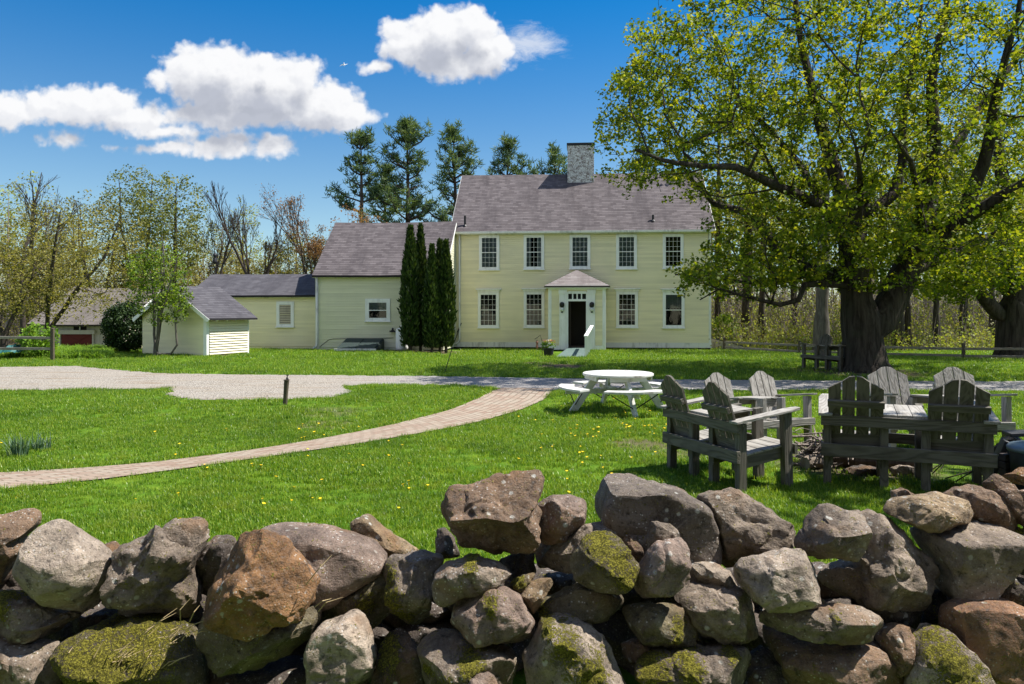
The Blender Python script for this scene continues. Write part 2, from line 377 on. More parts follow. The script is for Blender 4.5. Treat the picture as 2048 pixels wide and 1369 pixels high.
M['leaf_green'] = mat_leaf('young_leaf', (0.085, 0.11, 0.03), (0.15, 0.185, 0.045), (0.27, 0.27, 0.085))
M['leaf_lilac'] = mat_leaf('lilac_leaf', (0.065, 0.125, 0.012), (0.14, 0.235, 0.02), (0.27, 0.36, 0.04))
M['leaf_dark'] = mat_leaf('evergreen_leaf', (0.012, 0.030, 0.010), (0.025, 0.052, 0.014), (0.05, 0.085, 0.025), 0.2)
M['leaf_brown'] = mat_leaf('russet_leaf', (0.16, 0.085, 0.04), (0.24, 0.13, 0.06), (0.33, 0.20, 0.09))
M['leaf_wood'] = mat_leaf('woodland_leaf', (0.17, 0.145, 0.07), (0.27, 0.30, 0.06), (0.38, 0.44, 0.085))
M['needle'] = mat_leaf('pine_needles', (0.028, 0.060, 0.036), (0.075, 0.13, 0.050), (0.19, 0.25, 0.08), 0.35)
M['arbor'] = mat_leaf('arborvitae_spray', (0.014, 0.034, 0.010), (0.036, 0.068, 0.016), (0.10, 0.14, 0.035), 0.25)
M['lily'] = mat_leaf('lily_leaf', (0.10, 0.20, 0.02), (0.18, 0.32, 0.03), (0.28, 0.42, 0.06))
M['daffodil'] = mat_leaf('daffodil_leaf', (0.06, 0.13, 0.06), (0.12, 0.20, 0.12), (0.25, 0.33, 0.24))
M['grass'] = mat_leaf('grass_blade', (0.040, 0.115, 0.005), (0.135, 0.275, 0.012), (0.40, 0.50, 0.07), 0.46, ((0.31, 0.36, 0.04), (0.050, 0.130, 0.010)))
# ---------------------------------------------------------------- ground
def in_poly(x, y, poly):
    x = np.asarray(x); y = np.asarray(y); inside = np.zeros(x.shape, bool); n = len(poly)
    for i in range(n):
        x1, y1 = poly[i]; x2, y2 = poly[(i + 1) % n]
        c = ((y1 > y) != (y2 > y)) & (x < (x2 - x1) * (y - y1) / ((y2 - y1) or 1e-9) + x1); inside ^= c
    return inside
def jitter_poly(poly, step=0.25, amp=0.07, seed=0.0):
    out = []; n = len(poly)
    for i in range(n):
        a = Vector((*poly[i], 0)); b = Vector((*poly[(i + 1) % n], 0)); L = (b - a).length; k = max(1, min(260, int(L / step)))
        for j in range(k):
            p = a.lerp(b, j / k); q = p * 1.1 + Vector((seed, 0, 0))
            out.append((p.x + amp * 1.6 * mnoise.fractal(q * 3.7, 0.6, 2.3, 4), p.y + amp * 1.2 * mnoise.fractal(q * 3.7 + Vector((9, 5, 3)), 0.6, 2.3, 4)))
    return out
TRUNK = (10.3, 21.6); TRUNK2 = (20.6, 30.0)
DIRT = [(TRUNK[0] - 0.3, TRUNK[1] - 0.2, 2.3, 0.9), (TRUNK2[0], TRUNK2[1] - 0.4, 3.6, 0.9), (1.6, 23.6, 1.05, 1.0), (0.9, 25.0, 0.7, 0.7),
        (4.0, 8.6, 1.05, 0.9), (1.75, 9.9, 0.55, 0.75), (-3.8, 32.6, 2.2, 0.9), (-2.9, 11.6, 0.6, 0.6), (-3.3, 13.0, 0.8, 0.5), (2.1, 9.2, 0.4, 0.6), (5.9, 7.4, 1.3, 0.7), (-11.4, 29.2, 0.7, 0.8)]
lawn_y = np.concatenate([np.linspace(-12, 3, 8), np.linspace(3.2, 40, 130), np.geomspace(41, 420, 34)])
lawn_x = np.concatenate([-np.geomspace(400, 31, 22), np.linspace(-30, 30, 121), np.geomspace(31, 400, 22)])
XX, YY = np.meshgrid(lawn_x, lawn_y); ZZ = gz(XX, YY)
lv = np.stack([XX.ravel(), YY.ravel(), ZZ.ravel()], 1); nx = len(lawn_x); ny = len(lawn_y)
ii = np.arange((ny - 1) * nx).reshape(ny - 1, nx)[:, :-1].ravel()
lf = np.stack([ii, ii + 1, ii + 1 + nx, ii + nx], 1)
def mat_lawn():
    m, nt, out = new_mat('lawn_turf'); o = ocoord(nt)
    n1 = noise(nt, o, 0.35, 5, 0.6); n2 = noise(nt, o, 3.0, 5, 0.65); n3 = noise(nt, o, 60, 3, 0.7); n4 = noise(nt, mapping(nt, o, (1.0, 0.5, 1)), 9, 4, 0.7)
    c = mixc(nt, smooth(nt, n1, 0.35, 0.65), (0.065, 0.150, 0.008), (0.11, 0.215, 0.014))
    c = mixc(nt, smooth(nt, n2, 0.4, 0.75), c, (0.20, 0.29, 0.02))
    c = mixc(nt, mth(nt, 'MULTIPLY', smooth(nt, n3, 0.35, 0.7), 0.5), c, (0.024, 0.065, 0.006))
    d = None
    for x, y, r, k in DIRT:
        v = nd(nt, 'ShaderNodeVectorMath', {0: o, 1: (1, 1, 0), 2: (-x, -y, 0)}, operation='MULTIPLY_ADD').outputs[0]
        l = nd(nt, 'ShaderNodeVectorMath', {0: v}, operation='LENGTH').outputs[1]
        q = mth(nt, 'MULTIPLY', smooth(nt, mth(nt, 'ADD', l, mth(nt, 'MULTIPLY', mth(nt, 'SUBTRACT', n4, 0.5), r * 1.2)), r * 0.55, r * 1.1, 1.0, 0.0), k)
        d = q if d is None else mth(nt, 'MAXIMUM', d, q)
    soil = mixc(nt, n3, (0.055, 0.035, 0.022), (0.20, 0.15, 0.11))
    c = mixc(nt, d, c, soil)
    sy = nd(nt, 'ShaderNodeSeparateXYZ', {0: o}); yy_ = sy.outputs[1]
    wl_ = mixc(nt, n4, (0.09, 0.07, 0.05), (0.20, 0.165, 0.11)); wl_ = mixc(nt, smooth(nt, n1, 0.4, 0.6), wl_, (0.13, 0.16, 0.045))
    c = mixc(nt, smooth(nt, yy_, 37.0, 43.0), c, wl_)
    princ(nt, out, c, 0.95, bump(nt, n3, 0.8, 0.03), 0.1); return m
lawn = mesh_obj('lawn', lv, lf, mat_lawn(), smooth_=True); tag(lawn, kind='structure')
mr_, ntr_, outr_ = new_mat('road_asphalt'); nr_ = noise(ntr_, ocoord(ntr_), 30, 5, 0.7); princ(ntr_, outr_, mixc(ntr_, nr_, (0.035, 0.034, 0.033), (0.085, 0.08, 0.075)), 0.9, bump(ntr_, nr_, 0.5, 0.01))
tag(mesh_obj('road', [(-90, -6.5, 0.012), (90, -6.5, 0.012), (90, 1.9, 0.012), (-90, 1.9, 0.012)], [(0, 1, 2, 3)], mr_), kind='structure')

up = [(-260, 733), (0, 735), (150, 733), (235, 741), (330, 748), (480, 750), (700, 752), (850, 753), (950, 755), (1100, 757), (1300, 760), (1750, 763), (2350, 765)]
lo = [(2350, 783), (1750, 782), (1300, 781), (1110, 781), (1020, 779), (985, 776), (900, 771), (760, 770), (690, 773), (700, 786), (672, 794), (640, 797), (540, 801), (380, 800), (330, 789), (345, 778), (270, 779), (150, 781), (0, 782), (-260, 783)]
DRIVE = jitter_poly([gp(*p) for p in up + lo], 0.10, 0.13, 3.0)
def flat_poly(name, poly, z, mat):
    from mathutils.geometry import delaunay_2d_cdt
    n = len(poly); vs, es, fs, *_ = delaunay_2d_cdt([Vector(p) for p in poly], [(i, (i + 1) % n) for i in range(n)], [], 1, 1e-4)
    keepf = [f for f in fs if in_poly(np.array([sum(vs[i].x for i in f) / 3]), np.array([sum(vs[i].y for i in f) / 3]), poly)[0]]
    me = bpy.data.meshes.new(name); me.from_pydata([(v.x, v.y, float(gz(v.x, v.y)) + z) for v in vs], [], keepf); me.update(); me.materials.append(mat)
    if me.polygons[0].normal.z < 0: me.flip_normals()
    o = bpy.data.objects.new(name, me); COL.objects.link(o); return tag(o, kind='structure')
def mat_gravel():
    m, nt, out = new_mat('gravel'); o = ocoord(nt)
    vo = nd(nt, 'ShaderNodeTexVoronoi', {'Vector': o, 'Scale': 26.0, 'Randomness': 1.0}); pe = vo.outputs['Color']
    val = nd(nt, 'ShaderNodeSeparateColor', {0: pe}).outputs[0]
    n1 = noise(nt, o, 0.6, 5, 0.6); n2 = noise(nt, mapping(nt, o, (0.35, 2.2, 1), (0, 0, R(4))), 1.6, 5, 0.65); n3 = noise(nt, o, 7, 5, 0.75)
    c = mixc(nt, val, (0.215, 0.188, 0.155), (0.375, 0.342, 0.295))
    c = mixc(nt, smooth(nt, n1, 0.4, 0.65), c, (0.315, 0.28, 0.235))
    c = mixc(nt, mth(nt, 'MULTIPLY', smooth(nt, n2, 0.50, 0.66), 0.75), c, (0.235, 0.175, 0.115))
    c = mixc(nt, mth(nt, 'MULTIPLY', smooth(nt, n3, 0.57, 0.66), 0.8), c, (0.085, 0.070, 0.050))
    sx_ = nd(nt, 'ShaderNodeSeparateXYZ', {0: o}).outputs[0]
    c = mixc(nt, mth(nt, 'MULTIPLY', smooth(nt, sx_, -5.0, -1.0), 0.6), c, (0.27, 0.265, 0.275))
    princ(nt, out, c, 0.95, bump(nt, mth(nt, 'ADD', vo.outputs['Distance'], mth(nt, 'MULTIPLY', n3, 0.8)), 0.9, 0.03), 0.15); return m
drive = flat_poly('driveway', DRIVE, 0.010, mat_gravel())

pu = [(1004, 777), (985, 783), (960, 797), (900, 822), (830, 840), (760, 857), (640, 880), (500, 903), (300, 928), (150, 940), (0, 948), (-330, 966)]
pl = [(1108, 778), (1104, 783), (1088, 801), (1040, 822), (960, 845), (880, 861), (720, 889), (560, 912), (400, 935), (200, 962), (0, 981), (-330, 1012)]
def resample(pts, n):
    p = np.array(pts, float); s = np.concatenate([[0], np.cumsum(np.hypot(*np.diff(p, axis=0).T))]); t = np.linspace(0, s[-1], n)
    return np.stack([np.interp(t, s, p[:, 0]), np.interp(t, s, p[:, 1])], 1)
A = resample([gp(*p) for p in pu], 90); B = resample([gp(*p) for p in pl], 90)
def smooth1(a):
    for _ in range(6): a[1:-1] = (a[:-2] + 2 * a[1:-1] + a[2:]) / 4
    return a
A = smooth1(A); B = smooth1(B); mid = (A + B) / 2; sl = np.concatenate([[0], np.cumsum(np.hypot(*np.diff(mid, axis=0).T))]); wd = np.hypot(*(A - B).T)
pv = []; puv = []
for i in range(90):
    ja = 0.03 * mnoise.noise(Vector((i * 0.9, 1, 0))); jb = 0.03 * mnoise.noise(Vector((i * 0.9, 7, 0)))
    for t in (0 + ja, 0.25, 0.5, 0.75, 1 + jb):
        q = A[i] * (1 - t) + B[i] * t; pv.append((q[0], q[1], 0.016)); puv.append((sl[i], t * wd.mean()))
pf = [(i * 5 + j, (i + 1) * 5 + j, (i + 1) * 5 + j + 1, i * 5 + j + 1) for i in range(89) for j in range(4)]
PATH = [tuple(p) for p in A] + [tuple(p) for p in B[::-1]]
def mat_brick():
    m, nt, out = new_mat('path_bricks'); uv = nd(nt, 'ShaderNodeUVMap').outputs[0]; o = ocoord(nt)
    w = noise(nt, o, 2.0, 3, 0.6)
    uv2 = nd(nt, 'ShaderNodeVectorMath', {0: uv, 1: nd(nt, 'ShaderNodeCombineXYZ', {0: mth(nt, 'MULTIPLY', w, 0.06), 1: mth(nt, 'MULTIPLY', w, 0.05)}).outputs[0]}, operation='ADD').outputs[0]
    br = nd(nt, 'ShaderNodeTexBrick', {'Vector': uv2, 'Color1': (0, 0, 0, 1), 'Color2': (1, 1, 1, 1), 'Mortar': (0.5, 0.5, 0.5, 1), 'Scale': 1.0, 'Mortar Size': 0.012, 'Mortar Smooth': 0.3, 'Bias': 0.0, 'Brick Width': 0.21, 'Row Height': 0.105}, offset=0.5)
    n1 = noise(nt, o, 1.1, 5, 0.6); n2 = noise(nt, o, 30, 4, 0.7)
    c = ramp(nt, br.outputs[0], [(0, (0.245, 0.160, 0.118)), (0.45, (0.315, 0.238, 0.182)), (1, (0.34, 0.29, 0.23))])
    c = mixc(nt, mth(nt, 'MULTIPLY', smooth(nt, n1, 0.4, 0.7), 0.5), c, (0.325, 0.28, 0.225))
    c = mixc(nt, mth(nt, 'MULTIPLY', n2, 0.35), c, (0.24, 0.19, 0.15))
    c = mixc(nt, mth(nt, 'MULTIPLY', br.outputs[1], 0.62), c, (0.13, 0.105, 0.07))
    princ(nt, out, c, 0.9, bump(nt, mth(nt, 'SUBTRACT', mth(nt, 'MULTIPLY', n2, 0.3), br.outputs[1]), 0.7, 0.012), 0.15); return m
path = mesh_obj('brick_path', pv, pf, mat_brick(), uv=puv); tag(path, kind='structure')
if path.data.polygons[0].normal.z < 0: path.data.flip_normals()

# ---------------------------------------------------------------- farmhouse
ROT = R(-5.0)
def frame(loc, rz):
    Mx = Matrix.Translation(loc) @ Matrix.Rotation(rz, 4, 'Z'); I = Mx.inverted()
    def local(px, py, v=0.0):
        o = I @ Vector((0, 0, CAMZ)); d = I.to_3x3() @ Vector(((px - CX) / FPX, 1, (HY - py) / FPX)); t = (v - o.y) / d.y; return o + d * t
    return local
def clap(mb, x0, x1, z0, z1, y=0.0, exp=0.1, lim=None, axis='x'):
    """lapped clapboards on a wall facing -y (or +x when axis is 'y'); lim(z) -> (x0, x1)"""
    z = z0
    while z < z1 - 1e-4:
        zt = min(z + exp, z1); a0, a1 = lim(z) if lim else (x0, x1); b0, b1 = lim(zt) if lim else (x0, x1)
        if b1 - b0 > 0.001 or a1 - a0 > 0.001:
            g_ = z + 0.013
            if axis == 'x':                     # an open shadow groove, the butt of the board, then its sloping face
                mb.poly([(a0, y, z), (a1, y, z), (a1, y, g_), (a0, y, g_)]); mb.poly([(a0, y, g_), (a1, y, g_), (a1, y - 0.026, g_), (a0, y - 0.026, g_)])
                mb.poly([(a0, y - 0.026, g_), (a1, y - 0.026, g_), (b1, y - 0.012, zt), (b0, y - 0.012, zt)]); mb.poly([(b0, y - 0.012, zt), (b1, y - 0.012, zt), (b1, y, zt), (b0, y, zt)])
            else:
                mb.poly([(y + 0.020, a0, z), (y + 0.020, a1, z), (y + 0.004, b1, zt), (y + 0.004, b0, zt)])
                mb.poly([(y, a0, z), (y, a1, z), (y + 0.020, a1, z), (y + 0.020, a0, z)])
        z = zt
def roof_slab(name, x0, x1, ye, ze, yr, zr, mat, parent, th=0.10, rake=(0, 0), sag=0.0):
    """one slope from the eave (ye, ze) to the ridge (yr, zr), as a gently uneven slab with its own uv"""
    nxs = 28; nys = 6; L = math.hypot(yr - ye, zr - ze); v = []; uv = []
    for lay in (0, 1):
        for j in range(nys + 1):
            t = j / nys
            for i in range(nxs + 1):
                s = i / nxs; x = x0 + (x1 - x0) * s
                dz = -sag * math.sin(math.pi * s) * (0.35 + 0.65 * t) + 0.012 * mnoise.noise(Vector((x * 0.9, t * 3, 2.0)))
                v.append((x, ye + (yr - ye) * t, ze + (zr - ze) * t + dz - lay * th)); uv.append((x, L * t))
    W_ = nxs + 1; N = W_ * (nys + 1); f = []
    for j in range(nys):
        for i in range(nxs):
            q = j * W_ + i; f.append((q, q + 1, q + 1 + W_, q + W_)); f.append((N + q, N + q + W_, N + q + 1 + W_, N + q + 1))
    for i in range(nxs):
        f.append((i, N + i, N + i + 1, i + 1)); q = nys * W_ + i; f.append((q, q + 1, N + q + 1, N + q))
    for j in range(nys):
        q = j * W_; f.append((q, q + W_, N + q + W_, N + q)); q += nxs; f.append((q, N + q, N + q + W_, q + W_))
    return mesh_obj(name, v, f, mat, parent, uv=uv)
def window(parent, x0, x1, z0, z1, y, cas=0.11, grid=(4, 3), header=False, curtain=0, louvre=False, tilt=0.0):
    """sash window: casing on the wall face y, panes facing -y"""
    mb = MB(); p = 0.055
    mb.box(x0, x0 + cas, y - p, y, z0, z1); mb.box(x1 - cas, x1, y - p, y, z0, z1)
    mb.box(x0 + cas, x1 - cas, y - p, y, z1 - cas, z1); mb.box(x0 + cas, x1 - cas, y - p - 0.002, y, z0 + 0.0, z0 + cas * 0.75)
    mb.box(x0 - 0.03, x1 + 0.03, y - p - 0.05, y, z0 - 0.05, z0)
    if header:
        mb.box(x0 - 0.04, x1 + 0.04, y - p - 0.03, y, z1, z1 + 0.10); mb.box(x0 - 0.10, x1 + 0.10, y - p - 0.10, y, z1 + 0.10, z1 + 0.15)
    w = mb.build('window', M['white'], parent, 0.006)
    a0, a1, c0, c1 = x0 + cas, x1 - cas, z0 + cas * 0.75, z1 - cas
    MB().box(a0, a1, y - 0.022, y - 0.020, c0, c1).build('dark_backing', M['dark'], w)  # flat dark panel standing in for the unlit room behind the glass
    if louvre:
        lv_ = MB(); n = 11
        for k in range(n):
            z = c0 + (c1 - c0) * (k + 0.5) / n; lv_.hexa([(a0, y - 0.055, z - 0.03), (a1, y - 0.055, z - 0.03), (a1, y - 0.026, z + 0.02), (a0, y - 0.026, z + 0.02), (a0, y - 0.055, z - 0.018), (a1, y - 0.055, z - 0.018), (a1, y - 0.026, z + 0.032), (a0, y - 0.026, z + 0.032)])
        lv_.box(a0, a1, y - 0.06, y - 0.05, (c0 + c1) / 2 - 0.03, (c0 + c1) / 2 + 0.03)
        lv_.build('shutter', M['tan'], w); return w
    if curtain:
        v = []; n = 40; zc0 = c0 if curtain == 1 else c0 + (c1 - c0) * (0.55 if curtain == 2 else 0.02)
        for k in range(n + 1):
            x = a0 + (a1 - a0) * k / n; dy = 0.003 * math.sin(k * 1.7) + 0.002 * math.sin(k * 0.6)
            v += [(x, y - 0.027 + dy, zc0 + (0.02 * math.sin(k * 0.9) if curtain == 2 else 0)), (x, y - 0.027 + dy, c1)]
        mesh_obj('curtain', v, [(2 * k, 2 * k + 2, 2 * k + 3, 2 * k + 1) for k in range(n) if curtain != 3 or k < 13 or k > 27], M['curtain'], w)
    sb = MB(); zm = (c0 + c1) / 2; r = 0.035
    for (q0, q1, off) in ((c0, zm + r / 2, 0.036), (zm - r / 2, c1, 0.042)):
        ys = y - off
        sb.box(a0, a0 + r, ys - 0.012, ys, q0, q1); sb.box(a1 - r, a1, ys - 0.012, ys, q0, q1)
        sb.box(a0 + r, a1 - r, ys - 0.012, ys, q0, q0 + r); sb.box(a0 + r, a1 - r, ys - 0.012, ys, q1 - r, q1)
        for k in range(1, grid[0]):
            x = a0 + (a1 - a0) * k / grid[0]; sb.box(x - 0.0055, x + 0.0055, ys - 0.010, ys - 0.001, q0 + r, q1 - r)
        for k in range(1, grid[1]):
            z = q0 + (q1 - q0) * k / grid[1]; sb.box(a0 + r, a1 - r, ys - 0.009, ys - 0.002, z - 0.0055, z + 0.0055)
    sb.build('sash', M['white'], w)
    MB().box(a0 + 0.01, a1 - 0.01, y - 0.0335, y - 0.031, c0 + 0.01, c1 - 0.01).build('pane', M['glass'], w)
    return w
m, nt, out = new_mat('window_glass')
gl = nd(nt, 'ShaderNodeBsdfGlossy', {'Color': (0.9, 0.93, 0.95, 1), 'Roughness': 0.03, 'Normal': bump(nt, noise(nt, ocoord(nt), 1.6, 3, 0.5), 0.06, 0.05)})
tr = nd(nt, 'ShaderNodeBsdfTransparent', {0: (0.62, 0.66, 0.66, 1)})
fr = nd(nt, 'ShaderNodeFresnel', {0: 1.5}).outputs[0]
nt.links.new(nd(nt, 'ShaderNodeMixShader', {0: mth(nt, 'MULTIPLY_ADD', fr, 0.8, 0.0), 1: tr.outputs[0], 2: gl.outputs[0]}).outputs[0], out.inputs[0]); M['glass'] = m

OM = Vector((-2.87, 36.3, -0.10)); LM = frame(OM, ROT)
house = empty('farmhouse', OM, ROT, 'large pale yellow clapboard farmhouse with white brick chimney and lower wings on its left', 'house')
WM = LM(1422, 700).x; ZE = LM(1150, 463).z; HB = 3.5; ZR = LM(1000, 350, HB).z; DEP = 7.6
wl = MB(); clap(wl, 0.10, WM - 0.10, 0.32, ZE - 0.14, 0.0, 0.098)
wl.box(0, WM, 0.001, 0.15, -0.1, ZE); wl.box(0, 0.12, 0.15, DEP, -0.1, ZE); wl.box(WM - 0.12, WM, 0.15, DEP, -0.1, ZE); wl.box(0, WM, DEP, DEP + 0.12, -0.1, ZE)
wl.prism([(0.06, 0.06, ZE), (0.06, DEP, ZE), (0.06, HB, ZR - 0.15)], (0.06, 0, 0)); wl.prism([(WM - 0.06, 0.06, ZE), (WM - 0.06, DEP, ZE), (WM - 0.06, HB, ZR - 0.15)], (-0.06, 0, 0))
wall = wl.build('wall', M['yellow'], house)
tb = MB(); tb.box(0, 0.11, -0.03, 0.0, 0.32, ZE - 0.14); tb.box(WM - 0.11, WM + 0.0, -0.03, 0.0, 0.32, ZE - 0.14)
tb.box(-0.02, WM + 0.02, -0.04, 0.0, 0.08, 0.32)
tb.box(-0.02, WM + 0.02, -0.06, 0.0, ZE - 0.14, ZE + 0.02); tb.box(-0.1, WM + 0.1, -0.24, -0.06, ZE - 0.06, ZE - 0.02)
tb.build('trim', M['offwhite'], wall, 0.005)
MB().box(0.02, WM - 0.02, -0.012, 0.0, -0.3, 0.08).build('foundation', M['dark'], wall)
rf = roof_slab('roof', -0.12, WM + 0.15, -0.27, ZE - 0.02 + 0.03, HB, ZR, M['roof'], house, 0.09, sag=0.03)
roof_slab('rear_slope', -0.12, WM + 0.15, DEP + 0.25, ZE - 0.4, HB + 0.002, ZR, M['roof'], rf, 0.09, sag=0.03)
MB().prism([(-0.12, -0.29, ZE - 0.10), (WM + 0.15, -0.29, ZE - 0.10), (WM + 0.15, -0.29, ZE + 0.0), (-0.12, -0.29, ZE + 0.0)], (0, 0.03, 0)).build('eave_board', M['offwhite'], rf, 0.004)
for xx in (-0.13, WM + 0.16): MB().beam((xx, -0.27, ZE - 0.10), (xx, HB, ZR - 0.10), 0.03, 0.13).build('rake_board', M['offwhite'], rf)
def mat_chimney():
    m, nt, out = new_mat('painted_brick'); o = ocoord(nt); s = nd(nt, 'ShaderNodeSeparateXYZ', {0: o})
    vec = nd(nt, 'ShaderNodeCombineXYZ', {0: mth(nt, 'ADD', s.outputs[0], s.outputs[1]), 1: s.outputs[2]}).outputs[0]
    br = nd(nt, 'ShaderNodeTexBrick', {'Vector': vec, 'Color1': (0, 0, 0, 1), 'Color2': (1, 1, 1, 1), 'Mortar': (0.5, 0.5, 0.5, 1), 'Scale': 1.0, 'Mortar Size': 0.012, 'Bias': 0.0, 'Brick Width': 0.22, 'Row Height': 0.075}, offset=0.5)
    n = noise(nt, o, 4.5, 6, 0.7); n2 = noise(nt, o, 18, 4, 0.7)
    c = mixc(nt, smooth(nt, br.outputs[0], 0.0, 1.0), (0.56, 0.56, 0.57), (0.72, 0.72, 0.72))
    wear = smooth(nt, mth(nt, 'ADD', mth(nt, 'MULTIPLY', n, 0.6), mth(nt, 'MULTIPLY', n2, 0.45)), 0.49, 0.60)
    c = mixc(nt, mth(nt, 'MULTIPLY', wear, 0.9), c, (0.12, 0.075, 0.062))
    c = mixc(nt, mth(nt, 'MULTIPLY', br.outputs[1], 0.55), c, (0.18, 0.17, 0.165))
    princ(nt, out, c, 0.9, bump(nt, br.outputs[1], -0.6, 0.02), 0.2); return m
c0 = LM(1135, 320, HB - 0.62).x; c1 = LM(1188, 320, HB - 0.62).x; ct = LM(1160, 291, HB - 0.62).z
ch = MB().box(c0, c1, HB - 0.62, HB + 0.62, ZR - 0.9, ct).build('chimney', mat_chimney(), rf, 0.01)
# parts below the roof are children of the house; the chimney's cap and flashing belong to the roof's chimney level
cap = MB().box(c0 - 0.04, c1 + 0.04, HB - 0.66, HB + 0.66, ct, ct + 0.13).build('chimney_cap', M['black'], rf, 0.01)
for px, pt, pb in ((930, 432, 451), (1306, 430, 441)):
    q = LM(px, pb, 0.3); t = (q.z - ZE) / (ZR - ZE) if False else 0
    # stand the pipe on the slope: find depth where slope height matches
    for k in range(200):
        vv = k * 0.01; q = LM(px, pb, vv)
        if ZE + 0.01 + (vv + 0.27) * (ZR - ZE) / (HB + 0.27) >= q.z: break
    hgt = (pb - pt) / FPX * 36.5
    MB().tube([(q.x, vv, q.z - 0.1), (q.x, vv, q.z + hgt)], 0.055, 10).lathe([(0.13, 0), (0.06, 0.09)], (q.x, vv, q.z - 0.06), 10).build('vent_pipe', M['black'], rf)
up_w = [(233, 354, 567, 773), (498, 620, 565, 770), (771, 895, 564, 767), (1048, 1172, 562, 768), (1325, 1449, 560, 766)]
for k, (a, b, t, bt) in enumerate(up_w):
    p0 = LM(880 + a / 2.976, 280 + bt / 2.976); p1 = LM(880 + b / 2.976, 280 + t / 2.976)
    window(house, p0.x, p1.x, p0.z, p1.z, -0.004, curtain=(1, 3, 1, 1, 0)[k])
for k, (a, b, t, bt) in enumerate([(226, 351, 905, 1117), (498, 622, 903, 1116), (1048, 1178, 903, 1116), (1325, 1455, 905, 1118)]):
    p0 = LM(880 + a / 2.976, 280 + bt / 2.976); p1 = LM(880 + b / 2.976, 280 + t / 2.976)
    window(house, p0.x, p1.x, p0.z, p1.z, -0.004, header=True, curtain=(0, 0, 0, 2)[k], grid=(4, 3) if k < 3 else (1, 1))
# downspout and its kick-out
q = LM(919.5, 690, -0.08); qt = LM(919, 470, -0.08)
MB().tube([(qt.x, -0.10, ZE - 0.06), (qt.x, -0.10, 0.45), (qt.x - 0.02, -0.12, 0.36), (qt.x - 0.35, -0.3, 0.10)], 0.045, 8).build('downspout', M['offwhite'], house, smooth_=True)
MB().tube([(qt.x + 0.09, -0.05, 1.25), (qt.x - 0.1, -0.2, 0.8), (qt.x + 0.0, -0.2, 0.95), (qt.x - 0.25, -0.25, 0.25)], 0.02, 6).build('cable', M['black'], house)
# entry vestibule
VD = 1.3
x0 = LM(1097, 650, -VD).x; x1 = LM(1211, 650, -VD).x; zb = LM(1150, 700, -VD).z; zt = LM(1150, 573, -VD).z
e = empty('entry', (0, 0, 0)); e.parent = house
d0 = LM(1136.5, 650, -VD).x; d1 = LM(1172, 650, -VD).x; dz0 = zb + 0.18; dz1 = LM(1150, 603, -VD).z; tz1 = LM(1150, 588, -VD).z
cl = MB(); clap(cl, x0 + 0.14, x1 - 0.14, zb + 0.22, zt - 0.16, -VD, 0.09, lim=lambda z: (x0 + 0.14, d0 - 0.42)); clap(cl, 0, 0, zb + 0.22, zt - 0.16, -VD, 0.09, lim=lambda z: (d1 + 0.42, x1 - 0.14))
cl.box(x0, d0 - 0.05, -VD + 0.001, -VD + 0.08, zb, zt); cl.box(d1 + 0.05, x1, -VD + 0.001, -VD + 0.08, zb, zt); cl.box(d0 - 0.05, d1 + 0.05, -VD + 0.001, -VD + 0.08, tz1, zt)
cl.box(x0, x0 + 0.08, -VD + 0.08, 0.0, zb, zt); cl.box(x1 - 0.08, x1, -VD + 0.08, 0.0, zb, zt)
cl.build('entry_wall', M['yellow'], e)
tm = MB(); tm.box(x0 - 0.012, x0 + 0.14, -VD - 0.03, -VD, zb, zt - 0.15); tm.box(x1 - 0.14, x1 + 0.012, -VD - 0.03, -VD, zb, zt - 0.15)
tm.box(x0 - 0.02, x1 + 0.02, -VD - 0.05, -VD, zt - 0.16, zt + 0.0); tm.box(x0 - 0.08, x1 + 0.08, -VD - 0.16, -VD, zt, zt + 0.06)
tm.box(x0 - 0.014, x1 + 0.014, -VD - 0.04, -VD, zb + 0.0, zb + 0.22) if False else None
tm.box(x0 + 0.14, d0 - 0.42, -VD - 0.035, -VD, zb, zb + 0.2); tm.box(d1 + 0.42, x1 - 0.14, -VD - 0.035, -VD, zb, zb + 0.2)
for s in (-1, 1):
    px0, px1 = (d0 - 0.42, d0 - 0.08) if s < 0 else (d1 + 0.08, d1 + 0.42)
    tm.box(px0, px1, -VD - 0.06, -VD, zb, zt - 0.35); tm.box(px0 - 0.03, px1 + 0.03, -VD - 0.09, -VD, zt - 0.35, zt - 0.17)
tm.box(d0 - 0.08, d0, -VD - 0.04, -VD + 0.08, zb, tz1 + 0.07); tm.box(d1, d1 + 0.08, -VD - 0.04, -VD + 0.08, zb, tz1 + 0.07)
tm.box(d0, d1, -VD - 0.038, -VD + 0.08, tz1, tz1 + 0.12); tm.box(d0, d1, -VD - 0.042, -VD + 0.08, dz1, dz1 + 0.10)
for k in range(1, 4):
    xx = d0 + (d1 - d0) * k / 4; tm.box(xx - 0.03, xx + 0.03, -VD - 0.03, -VD + 0.04, dz1 + 0.10, tz1)
tm.build('entry_trim', M['white'], e, 0.006)
MB().box(d0, d1, -VD + 0.05, -VD + 0.06, dz1 + 0.10, tz1).build('transom_pane', M['dark'], e)
it = MB(); it.box(x0 + 0.08, x1 - 0.08, -0.06, -0.012, zb, zt - 0.1); it.box(x0 + 0.08, x0 + 0.1, -VD + 0.08, -0.06, zb, zt - 0.1); it.box(x1 - 0.1, x1 - 0.08, -VD + 0.08, -0.06, zb, zt - 0.1)
it.box(x0 + 0.08, x1 - 0.08, -VD + 0.08, -0.06, zt - 0.1, zt - 0.05); it.box(x0 + 0.0, x1 - 0.0, -VD + 0.09, -0.06, zb + 0.1, zb + 0.17)
it.build('entry_inside', M['darkwood'], e)
dr = MB().box(d0 + 0.06, d0 + 0.11, -VD + 0.1, -VD + 1.0, dz0, dz1 - 0.02).build('open_door', M['darkwood'], e, 0.005)
